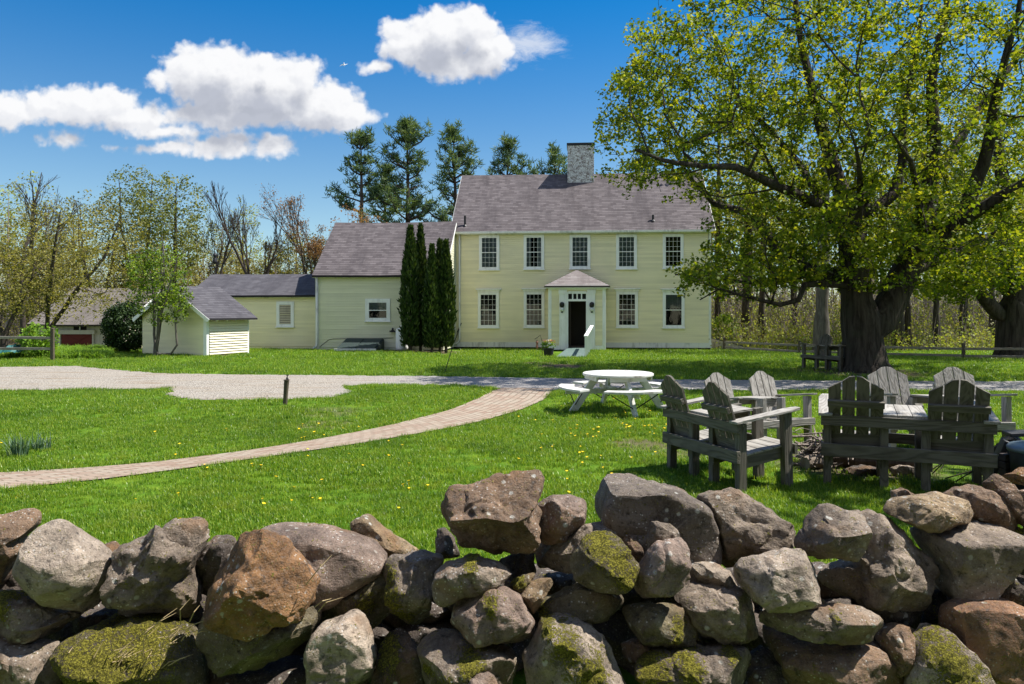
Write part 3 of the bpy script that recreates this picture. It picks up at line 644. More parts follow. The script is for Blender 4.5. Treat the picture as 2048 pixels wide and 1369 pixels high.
pk = LM(1158, 540, -0.05); zp = LM(1150, 573, -VD - 0.2).z + 0.02; ov = 0.20
mb = MB(); P0 = (x0 - ov, -VD - ov, zp); P1 = (x1 + ov, -VD - ov, zp); P2 = (x1 + ov, -0.03, zp); P3 = (x0 - ov, -0.03, zp); PK = ((x0 + x1) / 2, -0.55, LM(1158, 540, -0.55).z); PB = ((x0 + x1) / 2, -0.03, PK[2])
vv = [P0, P1, P2, P3, PK, PB]; th = 0.07; vv2 = [(a, b, c - th) for a, b, c in vv]
uvp = lambda p: (p[0] + p[1] * 0.001, (p[2] - zp) * 1.9)
fr_ = [(0, 1, 4), (1, 2, 5, 4), (3, 0, 4, 5)]
verts = []; faces = []; uvs = []
for f in fr_:
    i = len(verts); pts = [vv[k] for k in f]; verts += pts; faces.append(tuple(range(i, i + len(f))))
    uvs += [((p[0] if f == (0, 1, 4) else p[1]), (p[2] - zp) * 1.9) for p in pts]
i = len(verts); verts += [P0, P1, P2, P3] + [(a, b, c - th) for a, b, c in (P0, P1, P2, P3)]; uvs += [(0, 0)] * 8
faces += [(i, i + 4, i + 5, i + 1), (i + 1, i + 5, i + 6, i + 2), (i + 3, i + 7, i + 4, i), (i + 4, i + 7, i + 6, i + 5)]
mesh_obj('entry_roof', verts, faces, M['roof_porch'], e, uv=uvs)
MB().box(x0 - ov + 0.02, x1 + ov - 0.02, -VD - ov + 0.02, -0.03, zp - th - 0.03, zp - th).build('entry_soffit', M['white'], e)
m, nt, out = new_mat('lamp_glass'); princ(nt, out, (0.55, 0.57, 0.58), 0.15, None, 0.6); M['lampglass'] = m
for px in (1124, 1183.5):
    p = LM(px, 614, -VD - 0.06); sb = MB(); sb.lathe([(0.03, 0.28), (0.10, 0.24), (0.115, 0.17), (0.11, 0.08), (0.05, 0.02)], (p.x, -VD - 0.15, p.z - 0.06), 12); sb.box(p.x - 0.05, p.x + 0.05, -VD - 0.10, -VD - 0.06, p.z - 0.05, p.z + 0.12)
    sb.lathe([(0.012, -0.22), (0.012, 0.10)], (p.x, -VD - 0.15, p.z - 0.06), 8); sb.lathe([(0.04, -0.22), (0.06, -0.18), (0.05, -0.16)], (p.x, -VD - 0.15, p.z - 0.06), 10)
    sb.lathe([(0.055, -0.16), (0.10, -0.08), (0.09, 0.0), (0.05, 0.02)], (p.x, -VD - 0.15, p.z - 0.06), 12) if False else None
    sc_ = sb.build('sconce', M['black'], e, smooth_=True)
# (the sconce globes are parts of the entry as well)
    MB().lathe([(0.05, -0.16), (0.105, -0.09), (0.095, -0.01), (0.05, 0.03)], (p.x, -VD - 0.15, p.z - 0.06), 12).build('sconce_globe', M['lampglass'], e, smooth_=True)

# --- the ell (left, lower, nearer)
WW = Vector((-8.88, 33.5, 0.0)); LW = frame(WW, ROT); Rz = Matrix.Rotation(-ROT, 3, 'Z'); offW = Rz @ (WW - OM)
ew = empty('ell', offW); ew.parent = house
WX = LW(886, 650).x; wze = LW(760, 551).z; wb = 3.0; wzr = LW(790, 444, wb).z
cl = MB(); clap(cl, 0.12, WX - 0.12, 0.10, wze - 0.10, 0, 0.115)
cl.box(0, WX, 0.001, 0.1, 0, wze); cl.box(0, 0.1, 0.1, 6, 0, wze); cl.box(WX - 0.1, WX - 0.001, 0.1, 3.28, 0, wze)
clap(cl, 0, 0, 0.1, wze, WX, 0.115, lim=lambda z: (0.1, 3.27), axis='y')
sl_ = (wzr - wze) / (wb + 0.2)
clap(cl, 0, 0, wze, wzr - 0.12, WX, 0.115, lim=lambda z: (max(0.0, -0.2 + (z - wze) / sl_ + 0.15), 3.27 if z < wzr - 0.2 else max(0, wb)), axis='y')
cl.prism([(0.05, 0.06, wze), (0.05, 6, wze), (0.05, wb, wzr - 0.15)], (0.05, 0, 0)); cl.prism([(WX - 0.02, 0.06, wze), (WX - 0.02, 3.27, wze), (WX - 0.02, 3.27, wzr - 0.35), (WX - 0.02, wb, wzr - 0.15)], (-0.05, 0, 0))
cl.build('ell_wall', M['yellow_wing'], ew)
tm = MB(); tm.box(-0.02, 0.13, -0.03, 0.0, 0.02, wze - 0.1); tm.box(WX - 0.13, WX + 0.03, -0.03, 0.0, 0.02, wze - 0.1); tm.box(-0.05, WX + 0.05, -0.05, 0.0, wze - 0.12, wze)
tm.box(-0.10, WX + 0.10, -0.22, -0.18, wze - 0.10, wze - 0.02); tm.build('ell_trim', M['offwhite'], ew, 0.005)
roof_slab('ell_roof', -0.10, WX + 0.12, -0.24, wze - 0.0, wb, wzr, M['roof'], ew, 0.09, sag=0.05)
roof_slab('ell_rear_slope', -0.10, WX + 0.12, 6.2, wze - 0.0, wb + 0.002, wzr, M['roof'], ew, 0.09, sag=0.05)
MB().beam((WX + 0.10, -0.22, wze - 0.11), (WX + 0.10, wb, wzr - 0.13), 0.05, 0.14).build('ell_rake_board', M['white'], ew)
a = LW(731, 642.5); b = LW(781, 598)
window(ew, a.x, b.x, a.z, b.z, -0.004, cas=0.14, grid=(1, 1), curtain=2)
p = LW(633, 640); MB().tube([(0.08, -0.09, wze - 0.1), (0.08, -0.09, 0.3), (0.05, -0.12, 0.15), (-0.02, -0.3, 0.06)], 0.045, 8).build('ell_downspout', M['offwhite'], ew, smooth_=True)
p = LW(787, 662); hk = MB(); hk.lathe([(0.16, 0), (0.12, 0.05), (0.05, 0.09), (0.03, 0.18)], (p.x, -0.16, p.z - 0.05), 12); hk.tube([(p.x, -0.02, p.z + 0.1), (p.x, -0.16, p.z + 0.12)], 0.02, 6); hk.tube([(p.x - 0.18, -0.03, p.z + 0.02), (p.x - 0.1, -0.05, p.z - 0.06), (p.x + 0.25, -0.04, p.z - 0.05)], 0.008, 5)
hk.build('wall_lamp', M['black'], ew, smooth_=True)
p0 = LW(640, 694); p1 = LW(660, 678); p2 = LW(765, 677)
MB().tube([(p0.x, -0.03, p0.z), (p1.x - 0.05, -0.03, p1.z - 0.05), (p1.x + 0.15, -0.03, p1.z), (p2.x, -0.03, p2.z), (p2.x + 0.5, -0.03, p2.z + 0.02)], 0.012, 5).build('cable', M['black'], ew)
# --- low wing further left
lw = empty('low_wing', offW + Vector((0, 0.8, 0))); lw.parent = house; OLW = WW + Matrix.Rotation(ROT, 3, 'Z') @ Vector((0, 0.8, 0)); LL = frame(OLW, ROT)
xl = LL(384, 600).x; lze = LL(520, 591).z; lb = 2.2; lzr = LL(520, 548.5, lb).z
cl = MB(); clap(cl, xl + 0.1, -0.0, 0.1, lze - 0.12, 0, 0.115); cl.box(xl, -0.001, 0.001, 0.1, 0, lze); cl.box(xl, xl + 0.1, 0.1, 4.4, 0, lze); cl.prism([(xl + 0.02, 0.05, lze), (xl + 0.02, 4.4, lze), (xl + 0.02, lb, lzr - 0.1)], (0.06, 0, 0))
cl.build('low_wall', M['yellow'], lw)
MB().box(xl - 0.05, -0.02, -0.04, 0.0, lze - 0.13, lze + 0.0).build('low_fascia', M['offwhite'], lw)
roof_slab('low_roof', xl - 0.15, -0.01, -0.25, lze + 0.0, lb, lzr, M['roof_dark'], lw, 0.09, sag=0.02)
roof_slab('low_rear_slope', xl - 0.15, -0.01, 4.65, lze + 0.0, lb + 0.002, lzr, M['roof_dark'], lw, 0.09, sag=0.02)
a = LL(553.5, 653.5); b = LL(588.5, 603.5); window(lw, a.x, b.x, a.z, b.z, -0.004, cas=0.15, louvre=True)
# weathervane on the low ridge
p = LL(430, 549, lb); wp = Matrix.Translation(OLW) @ Matrix.Rotation(ROT, 4, 'Z') @ Vector((p.x, lb, lzr - 0.05)); s = 36.5 / FPX
wv_ = empty('weathervane', wp, 0.2, 'black iron weathervane with a pear shaped figure on the low ridge', 'weathervane')
MB().tube([(0, 0, 0), (0, 0, 18 * s)], 0.022, 8).lathe([(0.02, 0), (0.07, 0.05), (0.02, 0.1)], (0, 0, 14 * s), 10).build('rod', M['black'], wv_)
MB().beam((-0.28, 0, 17 * s), (0.28, 0, 17 * s), 0.03, 0.03).beam((0, -0.28, 17.3 * s), (0, 0.28, 17.3 * s), 0.03, 0.03).build('compass_arms', M['black'], wv_)
MB().beam((-0.36, 0, 24 * s), (0.45, 0, 24 * s), 0.03, 0.03).prism([(0.32, -0.01, 23 * s), (0.46, -0.01, 21.5 * s), (0.46, -0.01, 26 * s)], (0, 0.02, 0)).build('arrow', M['black'], wv_)
MB().lathe([(0.04, 22.5 * s), (0.13, 24 * s), (0.13, 28 * s), (0.08, 34 * s), (0.06, 36 * s), (0.11, 39 * s), (0.10, 42 * s), (0.02, 45.5 * s)], (0, 0, 0), 14).build('figure', M['black'], wv_, smooth_=True)

# --- small shed
SH = Vector((*gp(412, 713), 0.0)); ax = math.atan2(2.0, 0.9)          # local x runs along the lit front
shed = empty('shed', SH, ax, 'small gabled clapboard shed with sunlit slatted front beside the lilac', 'shed')
LS = frame(SH, ax); sl_len = LS(495.5, 690).x; sw = 3.4; se = LS(413, 629).z
# local: wall x in [0, len], front at y=0 facing -y (camera right); gable end at x=0 runs +y
sapex = se + 1.05
cl = MB(); clap(cl, 0.09, sl_len - 0.06, 0.05, se, 0.0, 0.10)
cl.box(0, sl_len, 0.001, 0.08, 0, se); cl.box(0.001, 0.08, 0.08, sw, 0, se); cl.box(sl_len - 0.08, sl_len, 0.08, sw, 0, se); cl.box(0, sl_len, sw, sw + 0.08, 0, se)
z = 0.05
def slim(z): 
    t = max(0.0, (z - se) / (sapex - se)) * sw / 2; return (0.0 + t, sw - t)
while z < sapex - 0.02:
    zt_ = min(z + 0.10, sapex); a0, a1 = slim(z); b0, b1 = slim(zt_)
    cl.poly([(-0.02, a1, z), (-0.02, a0, z), (-0.004, b0, zt_), (-0.004, b1, zt_)]); cl.poly([(0, a1, z), (0, a0, z), (-0.02, a0, z), (-0.02, a1, z)]); z = zt_
cl.prism([(0.0, 0.0, se), (0.0, sw, se), (0.0, sw / 2, sapex)], (0.06, 0, 0)); cl.prism([(sl_len, 0.0, se), (sl_len, sw, se), (sl_len, sw / 2, sapex)], (-0.06, 0, 0))
cl.build('wall', M['yellow'], shed)
lt = MB(); zz = 0.06
lt.box(0.1, sl_len - 0.05, -0.034, -0.028, 0.04, se * 0.80)
while zz < se * 0.80:
    lt.hexa([(0.1, -0.105, zz), (sl_len - 0.05, -0.105, zz), (sl_len - 0.05, -0.034, zz + 0.045), (0.1, -0.034, zz + 0.045), (0.1, -0.075, zz + 0.076), (sl_len - 0.05, -0.075, zz + 0.076), (sl_len - 0.05, -0.034, zz + 0.080), (0.1, -0.034, zz + 0.080)]); zz += 0.100
lt.build('slats', M['cream'], shed)
tm = MB(); tm.box(-0.03, 0.10, -0.065, -0.0, 0, se); tm.box(-0.035, -0.022, -0.03, 0.10, 0, se); tm.build('corner_board', M['white'], shed)
MB().box(sl_len - 0.05, sl_len + 0.02, -0.05, 0, 0, se).build('corner_board', M['white'], shed)
ex = 0.36; slp = (sapex - se) / (sw / 2)
rs = roof_slab('roof', -0.22, sl_len + 0.18, -ex, se - ex * slp + 0.06, sw / 2, sapex + 0.08, M['roof_dark'], shed, 0.07)
roof_slab('rear_slope', -0.22, sl_len + 0.18, sw + ex, se - ex * slp + 0.06, sw / 2 + 0.002, sapex + 0.08, M['roof_dark'], rs, 0.07)
MB().beam((-0.22, -ex, se - ex * slp - 0.03), (-0.22, sw / 2, sapex - 0.01), 0.03, 0.14).beam((-0.22, sw + ex, se - ex * slp - 0.03), (-0.22, sw / 2, sapex - 0.01), 0.03, 0.14).build('rake_board', M['white'], rs)
for k in range(4): MB().beam((0.28 + k * 0.5, -ex + 0.05, se - ex * slp - 0.03), (0.28 + k * 0.5, 0.0, se - 0.05), 0.05, 0.06).build('rafter', M['offwhite'], rs)

# --- barn far left
BD = 42.0; bx1 = (246 - CX) * BD / FPX; bx0 = (72 - CX) * BD / FPX; bz = -0.42; be = 1.8 - 23 * BD / FPX; bb = 4.2; br_ = 1.8 + 46.5 * (BD + bb) / FPX
barn = empty('barn', (bx1, BD, bz), 0.0, 'low grey barn with a dark red sliding door and worn shingle roof', 'barn')
h = be - bz; w = bx1 - bx0; hr = br_ - bz
wl = MB().box(-w, 0, 0, 0.1, 0, h).box(-w, -w + 0.1, 0.1, 2 * bb, 0, h)
for k in range(int(w / 0.3)): wl.box(-w + k * 0.3, -w + k * 0.3 + 0.03, -0.015, 0, 0, h)
wl.build('wall', M['barn'], barn)
g1 = MB().prism([(0, 0.1, 0), (0, 2 * bb, 0), (0, 2 * bb, h), (0, bb, hr - 0.12), (0, 0.1, h)], (-0.1, 0, 0)); g1.build('gable_wall', M['cream'], barn)
rr_ = roof_slab('roof', -w - 0.3, 0.3, -0.35, h - 0.15, bb, hr, M['roof_barn'], barn, 0.1, sag=0.12)
roof_slab('rear_slope', -w - 0.3, 0.3, 2 * bb + 0.35, h - 0.15, bb + 0.002, hr, M['roof_barn'], rr_, 0.1, sag=0.12)
MB().beam((0.3, -0.3, h - 0.28), (0.3, bb, hr - 0.14), 0.04, 0.16).build('rake_board', M['white'], rr_)
s = BD / FPX
def bl(px, py): return ((px - CX) * s - bx1, 1.8 + (HY - py) * s - bz)
a = bl(125, 697); b = bl(185, 666); dd = MB().box(a[0], b[0], -0.08, -0.02, 0.0, b[1]); dd.build('sliding_door', M['red'], barn)
MB().beam((a[0] + 0.02, -0.1, 0.05), (b[0] - 0.02, -0.1, b[1] - 0.05), 0.02, 0.1).beam((a[0] + 0.02, -0.095, b[1] - 0.05), (b[0] - 0.02, -0.095, 0.05), 0.02, 0.1).build('door_brace', M['red'], barn)
a = bl(108, 668); b = bl(192, 662); MB().box(a[0], b[0], -0.16, -0.0, a[1] - 0.02, b[1] + 0.04).build('door_track', M['barn'], barn)
MB().box(bl(186, 690)[0], bl(189, 690)[0], -0.1, 0, 0, a[1]).build('door_post', M['barn'], barn)
MB().box(bl(120, 690)[0], bl(123, 690)[0], -0.1, 0, 0, a[1]).build('door_post', M['barn'], barn)
a = bl(148, 664); b = bl(173, 648.5); MB().box(a[0], b[0], -0.03, -0.01, a[1], b[1]).build('window', M['dark'], barn)
MB().box(bl(159.5, 0)[0], bl(161.5, 0)[0], -0.05, -0.03, a[1], b[1]).build('window_post', M['offwhite'], barn)
for e_ in (e, ew, lw):          # the parts of the entry, the ell and the low wing hang directly from the house
    off = e_.location.copy()
    for c_ in list(e_.children): c_.parent = house; c_.location = c_.location + off
    bpy.data.objects.remove(e_)

def bulkhead(name, loc, rz, w, dep, h, label, mat):
    r = empty(name, loc, rz, label, 'cellar door'); mb = MB()      # local: back against the wall at y = dep, slopes to the front
    mb.hexa([(0, 0, -0.2), (w, 0, -0.2), (w, dep, -0.2), (0, dep, -0.2), (0, 0, 0.10), (w, 0, 0.10), (w, dep, h), (0, dep, h)]).build('frame', M['green_dark'] if mat == 'g' else M['barn'], r)
    sl = (h - 0.10) / dep
    for k in (0, 1):
        a = w * (0.03 + 0.48 * k); b = a + w * 0.46
        MB().hexa([(a, -0.04, 0.10 - 0.04 * sl + 0.012), (b, -0.04, 0.10 - 0.04 * sl + 0.012), (b, dep - 0.04, h - 0.04 * sl + 0.012), (a, dep - 0.04, h - 0.04 * sl + 0.012), (a, -0.04, 0.145), (b, -0.04, 0.145), (b, dep - 0.04, h + 0.045), (a, dep - 0.04, h + 0.045)]).build('door_leaf', M['green_dark'], r, 0.006)
    if mat == 'g': MB().box(-0.04, w + 0.04, -0.09, -0.05, 0.02, 0.13).build('front_lip', M['offwhite'], r, 0.005)
    return r
p = LW(672, 706, -1.4); q = LW(752, 706, -1.4)
pw = Matrix.Translation(WW) @ Matrix.Rotation(ROT, 4, 'Z') @ Vector((p.x, -1.45, 0))
bulkhead('cellar_bulkhead', pw, ROT, q.x - p.x, 1.42, 0.48, 'dark green sloping cellar doors with a white front lip below the ell window', 'g')
pw = Matrix.Translation(OM) @ Matrix.Rotation(ROT, 4, 'Z') @ Vector((WM + 2.02, 0.9, -0.08))
bulkhead('cellar_bulkhead', pw, ROT + R(90), 1.3, 2.0, 0.62, 'long low sloping cellar bulkhead against the right end of the farmhouse', 'b')

# ---------------------------------------------------------------- trees
class Tree:
    def __init__(s): s.p = []; s.par = []; s.rad = []
    def add(s, p, par, r=0.0): s.p.append(np.array(p, float)); s.par.append(par); s.rad.append(r); return len(s.p) - 1
    def limb(s, pts, radii, par=-1, step=0.35, wob=0.06):
        """skeleton polyline with fixed radii, returns node ids"""
        ids = []; pts = [np.array(p, float) for p in pts]
        if par >= 0: pts = [s.p[par]] + pts; radii = [s.rad[par] if radii[0] > s.rad[par] else radii[0]] + list(radii)
        prev = par
        if par < 0: prev = s.add(pts[0], -1, radii[0]); ids.append(prev)
        for k in range(len(pts) - 1):
            L = np.linalg.norm(pts[k + 1] - pts[k]); n = max(1, int(L / step))
            for j in range(1, n + 1):
                t = j / n; q = pts[k] * (1 - t) + pts[k + 1] * t
                w = wob * min(1.0, L); qv = Vector(q) * 0.8
                if j < n or k < len(pts) - 2: q = q + w * np.array([mnoise.noise(qv), mnoise.noise(qv + Vector((7, 3, 1))), 0.5 * mnoise.noise(qv + Vector((1, 9, 4)))])
                prev = s.add(q, prev, radii[k] * (1 - t) + radii[k + 1] * t); ids.append(prev)
        return ids
    def fill(s, att, step=0.45, kpath=0.12, jit=0.10, updroop=0.0, maxlen=1e9, order=None):
        """join every attractor to the growing skeleton; returns tip ids"""
        P = np.zeros((len(s.p) + len(att) * 14 + 10, 3)); n = len(s.p); P[:n] = np.array(s.p)
        D = np.zeros((len(P), 3)); PL = np.zeros(len(P))
        for i in range(n):
            q = s.par[i]
            if q >= 0:
                d = P[i] - P[q]; l = np.linalg.norm(d) or 1e-6; D[i] = d / l; PL[i] = PL[q] + l * (0.3 if s.rad[i] > 0 else 1.0)
            else: D[i] = (0, 0, 1)
        base = P[:n].copy()
        dist = np.array([np.min(np.sum((base - a) ** 2, 1)) for a in att])
        tips = []
        for ai in np.argsort(dist):
            a = att[ai]; v = a - P[:n]; l = np.linalg.norm(v, axis=1) + 1e-6; cosang = np.sum(v * D[:n], 1) / l
            cost = l * (1.0 + 0.55 * (1 - cosang)) + kpath * PL[:n]
            j = int(np.argmin(cost)); L = l[j]
            if L > maxlen: continue
            m = min(12, max(1, int(L / step))); prev = j; p0 = P[j].copy(); d0 = D[j]
            for k in range(1, m + 1):
                t = k / m; c1 = p0 + d0 * L * 0.35
                q = (1 - t) ** 2 * p0 + 2 * t * (1 - t) * c1 + t * t * a
                if k < m: q = q + rng.normal(0, jit * L / m, 3)
                s.add(q, prev); P[n] = q; d = q - P[prev]; ll = np.linalg.norm(d) or 1e-6; D[n] = d / ll; PL[n] = PL[prev] + ll; prev = n; n += 1
            tips.append(prev)
        return tips
    def radii(s, r0=0.008, k=2.3, cap=None):
        n = len(s.p); acc = np.zeros(n); kids = [[] for _ in range(n)]
        for i in range(n):
            if s.par[i] >= 0: kids[s.par[i]].append(i)
        out = np.zeros(n)
        for i in range(n - 1, -1, -1):
            r = (acc[i] ** (1 / k)) if acc[i] > 0 else r0
            if s.rad[i] > 0: r = s.rad[i]
            out[i] = r
            if s.par[i] >= 0: acc[s.par[i]] += r ** k
        for i in range(n):                        # a branch is never thicker than what carries it
            q = s.par[i]
            if q >= 0 and s.rad[i] == 0: out[i] = min(out[i], out[q] * 0.92)
        s.r = out; s.kids = kids; return out
    def mesh(s, rmin=0.0, wobble=0.0):
        P = np.array(s.p); V = []; F = []; nv = 0; n = len(P)
        starts = [(i, -1) for i in range(n) if s.par[i] < 0]; stack = starts
        while stack:
            i, frm = stack.pop(); ch = [] if frm < 0 else [frm]; cur = i
            while True:
                ch.append(cur); ks = s.kids[cur]
                if not ks: break
                big = max(ks, key=lambda q: s.r[q])
                for q in ks:
                    if q != big: stack.append((q, cur))
                cur = big
            rr = s.r[ch].copy()
            if frm >= 0: rr[0] = min(rr[0], rr[1] * 1.25)
            if len(ch) < 2: continue
            pts = P[ch]; sides = 12 if rr.max() > 0.16 else (7 if rr.max() > 0.05 else (5 if rr.max() > 0.02 else 3))
            t = np.gradient(pts, axis=0); t /= np.linalg.norm(t, axis=1, keepdims=True) + 1e-9
            ref = np.array([0.0, 1.0, 0.13]); 
            if abs(t[0] @ ref) > 0.85: ref = np.array([1.0, 0.1, 0.2])
            a = ref - t * (t @ ref)[:, None]; a /= np.linalg.norm(a, axis=1, keepdims=True) + 1e-9; b = np.cross(t, a)
            an = np.arange(sides) * 2 * np.pi / sides
            prof = np.ones((len(ch), sides))
            if wobble and sides == 12:
                prof += wobble * np.sin(an * 3 + 0.6)[None] + wobble * 0.7 * np.sin(an * 5 + 2 + np.arange(len(ch))[:, None] * 0.15)
            ring = pts[:, None] + (a[:, None] * np.cos(an)[None, :, None] + b[:, None] * np.sin(an)[None, :, None]) * (rr[:, None] * prof)[:, :, None]
            V.append(ring.reshape(-1, 3)); m = len(ch)
            q = (np.arange(m - 1)[:, None] * sides + np.arange(sides)[None]); q2 = (np.arange(m - 1)[:, None] * sides + (np.arange(sides)[None] + 1) % sides)
            F.append(np.stack([q, q2, q2 + sides, q + sides], 2).reshape(-1, 4) + nv); nv += m * sides
        return np.concatenate(V), np.concatenate(F)
def leaf_mesh(centers, per, spread, size, flat=0.0, aspect=0.75, tint=None, tvar=0.25, cluster_t=0.3):
    """many small diamond leaves scattered round the centres; returns verts, faces, tint per vertex"""
    c = np.repeat(centers, per, 0); n = len(c)
    off = rng.normal(0, 1, (n, 3)); off /= np.linalg.norm(off, axis=1, keepdims=True); off *= (rng.random(n) ** 0.45 * spread)[:, None]; off[:, 2] *= 0.8
    c = c + off
    nrm = rng.normal(0, 1, (n, 3)); nrm[:, 2] = np.abs(nrm[:, 2]) + flat; nrm /= np.linalg.norm(nrm, axis=1, keepdims=True)
    t = np.cross(nrm, rng.normal(0, 1, (n, 3))); t /= np.linalg.norm(t, axis=1, keepdims=True) + 1e-9; b = np.cross(nrm, t)
    sz = size * (0.6 + 0.8 * rng.random(n)); a = t * sz[:, None] * 0.5; d = b * (sz * aspect)[:, None] * 0.5
    fold = nrm * (sz * 0.12)[:, None]
    v = np.stack([c - a, c - d * 1.0 + a * 0.1 + fold, c + a, c + d * 1.0 + a * 0.1 + fold], 1).reshape(-1, 3)
    f = np.arange(n * 4).reshape(n, 4)
    ct = rng.random(len(centers)) if tint is None else tint
    tt = np.clip(np.repeat(ct, per) * cluster_t + (1 - cluster_t) * 0.5 + rng.normal(0, tvar, n), 0, 1)
    return v, f, np.repeat(tt, 4)
def plant_tree(name, loc, tree, bark, leaves, leafmat, label, cat='tree', group=None, r0=0.008, k=2.3, wobble=0.0):
    root = empty(name, loc, 0, label, cat, group); tree.radii(r0, k); v, f = tree.mesh(wobble=wobble)
    mesh_obj('trunk', v, f, bark, root, smooth_=True)
    if leaves is not None:
        lv_, lf_, t = leaves; mesh_obj('crown', lv_, lf_, leafmat, root, attrs={'tint': ('POINT', t)})
    return root
def ellip(c, r, n, shell=0.0):
    d = rng.normal(0, 1, (n, 3)); d /= np.linalg.norm(d, axis=1, keepdims=True); rad = (shell + (1 - shell) * rng.random(n)) ** (1 / 3)
    return np.array(c) + d * rad[:, None] * np.array(r)

# --- the big maple: limbs follow the photograph's, crown volume round them
T = Tree(); O = np.array([TRUNK[0], TRUNK[1], 0.0])
def pt(px, py, dd=0.0):
    q = at(px, py, TRUNK[1] + dd); return np.array(q) - O
base = T.limb([(0.02, 0, -0.1), (0.0, 0, 0.25), (-0.05, 0, 0.9), (-0.10, 0, 1.5)], [0.86, 0.64, 0.55, 0.57], step=0.22, wob=0.0)
A1 = T.limb([pt(1712, 600), pt(1706, 520), pt(1703, 450), pt(1690, 400)], [0.432, 0.395, 0.395, 0.338], base[-1])
T.limb([pt(1668, 345, 0.2), pt(1640, 250, 0.6), pt(1615, 150, 0.8), pt(1598, 60, 0.9), pt(1585, -60, 1.0)], [0.218, 0.168, 0.126, 0.092, 0.059], A1[-1])
H1 = T.limb([pt(1712, 425, 0.3), pt(1752, 418, 0.5), pt(1788, 388, 0.8), pt(1806, 320, 1.0), pt(1806, 220, 1.2), pt(1835, 90, 1.4), pt(1850, -60, 1.5)], [0.282, 0.185, 0.168, 0.143, 0.109, 0.067, 0.025], A1[-4])
F1_ = T.limb([pt(1650, 415, -0.6), pt(1600, 392, -1.2), pt(1540, 366, -1.8), pt(1470, 335, -2.4), pt(1400, 332, -2.8), pt(1330, 322, -3.0), pt(1270, 300, -3.2)], [0.168, 0.143, 0.118, 0.092, 0.067, 0.050, 0.034], A1[-5])
T.limb([pt(1600, 330, 1.2), pt(1540, 260, 2.0), pt(1480, 200, 2.6), pt(1440, 120, 3.0), pt(1420, 40, 3.2)], [0.109, 0.084, 0.067, 0.050, 0.034], F1_[4])
J1 = T.limb([pt(1650, 552, 0.4), pt(1600, 535, 0.9), pt(1555, 505, 1.3), pt(1530, 460, 1.6), pt(1490, 425, 2.0), pt(1425, 408, 2.4), pt(1385, 360, 2.8), pt(1340, 290, 3.2)], [0.218, 0.193, 0.168, 0.143, 0.118, 0.092, 0.067, 0.042], base[-1] if False else A1[2])
T.limb([pt(1620, 500, 2.4), pt(1560, 440, 3.8), pt(1500, 380, 4.6)], [0.092, 0.059, 0.017], J1[3])
E1 = T.limb([pt(1640, 566, -0.5), pt(1610, 570, -0.9), pt(1598, 600, -1.0), pt(1560, 610, -1.2), pt(1500, 596, -1.6), pt(1440, 578, -2.0), pt(1400, 600, -2.2)], [0.101, 0.088, 0.076, 0.063, 0.046, 0.029, 0.017], A1[1])
T.limb([pt(1590, 560, 1.2), pt(1520, 568, 1.6), pt(1450, 560, 2.0), pt(1400, 545, 2.3), pt(1350, 550, 2.5)], [0.092, 0.076, 0.059, 0.042, 0.025], J1[2])
B1 = T.limb([pt(1765, 640), pt(1795, 575, 0.2), pt(1828, 500, 0.4), pt(1850, 430, 0.6), pt(1862, 360, 0.7)], [0.432, 0.414, 0.357, 0.310, 0.235], base[-2])
T.limb([pt(1866, 260, 0.4), pt(1862, 160, 0.2), pt(1885, 60, 0.0), pt(1900, -80, 0)], [0.185, 0.143, 0.101, 0.059], B1[-1])
T.limb([pt(1905, 300, 1.2), pt(1955, 225, 1.8), pt(2010, 150, 2.2), pt(2070, 60, 2.6)], [0.151, 0.126, 0.092, 0.050], B1[-1])
T.limb([pt(1925, 430, -0.6), pt(1968, 330, -1.0), pt(1985, 230, -1.4), pt(2010, 120, -1.8), pt(2040, 0, -2.0)], [0.202, 0.168, 0.134, 0.092, 0.059], B1[-6])
C1 = T.limb([pt(1860, 490, -0.8), pt(1930, 440, -1.6), pt(2000, 395, -2.2), pt(2080, 350, -2.8), pt(2160, 300, -3.4)], [0.202, 0.168, 0.134, 0.101, 0.059], B1[-8])
T.limb([pt(1870, 520, 1.2), pt(1950, 485, 2.4), pt(2030, 450, 3.4), pt(2110, 420, 4.0)], [0.151, 0.126, 0.092, 0.050], B1[-9])
T.limb([pt(1840, 400, -2.2), pt(1820, 320, -3.8), pt(1780, 260, -5.0)], [0.109, 0.059, 0.017], B1[-5])
T.limb([pt(1720, 400, -2.0), pt(1720, 330, -3.6), pt(1700, 260, -4.8)], [0.101, 0.059, 0.017], A1[-6])
for tw in ([(1712, 440), (1708, 395)], [(1722, 446), (1730, 415)]):      # broken snags in the crotch
    T.limb([pt(*tw[0], -0.3), pt(*tw[1], -0.35)], [0.084, 0.050], A1[-3])
def mc(px, py, dd, rx, ry, rz, n):
    return ellip(pt(px, py, dd), (rx, ry, rz), n)
att = np.concatenate([
    mc(1480, 120, 0, 4.0, 5.0, 2.6, 400), mc(1340, 250, 0, 2.7, 4.0, 2.2, 330), mc(1290, 120, 0.5, 1.2, 3, 1.2, 60), mc(1640, 60, 0, 4.5, 6, 2.8, 420), mc(1820, 80, 0, 5.0, 6.0, 3.0, 480),
    mc(1560, 300, 0, 3.6, 5.2, 1.8, 300), mc(1780, 300, 0, 4.6, 5.5, 2.4, 330), mc(1990, 220, 0, 4.2, 6.0, 3.8, 420), mc(1500, 470, 0, 2.6, 4.2, 1.0, 210),
    mc(1440, 555, -0.5, 1.9, 3.4, 0.55, 120), mc(1620, 520, 0, 2.6, 4.6, 1.0, 170), mc(1850, 510, 0, 4.0, 5.0, 1.15, 260), mc(2020, 490, 0, 3.2, 5.0, 1.1, 200), mc(1750, 440, -1.0, 3.0, 4.6, 1.2, 170), mc(2100, 330, 0, 3, 5, 3, 160)])
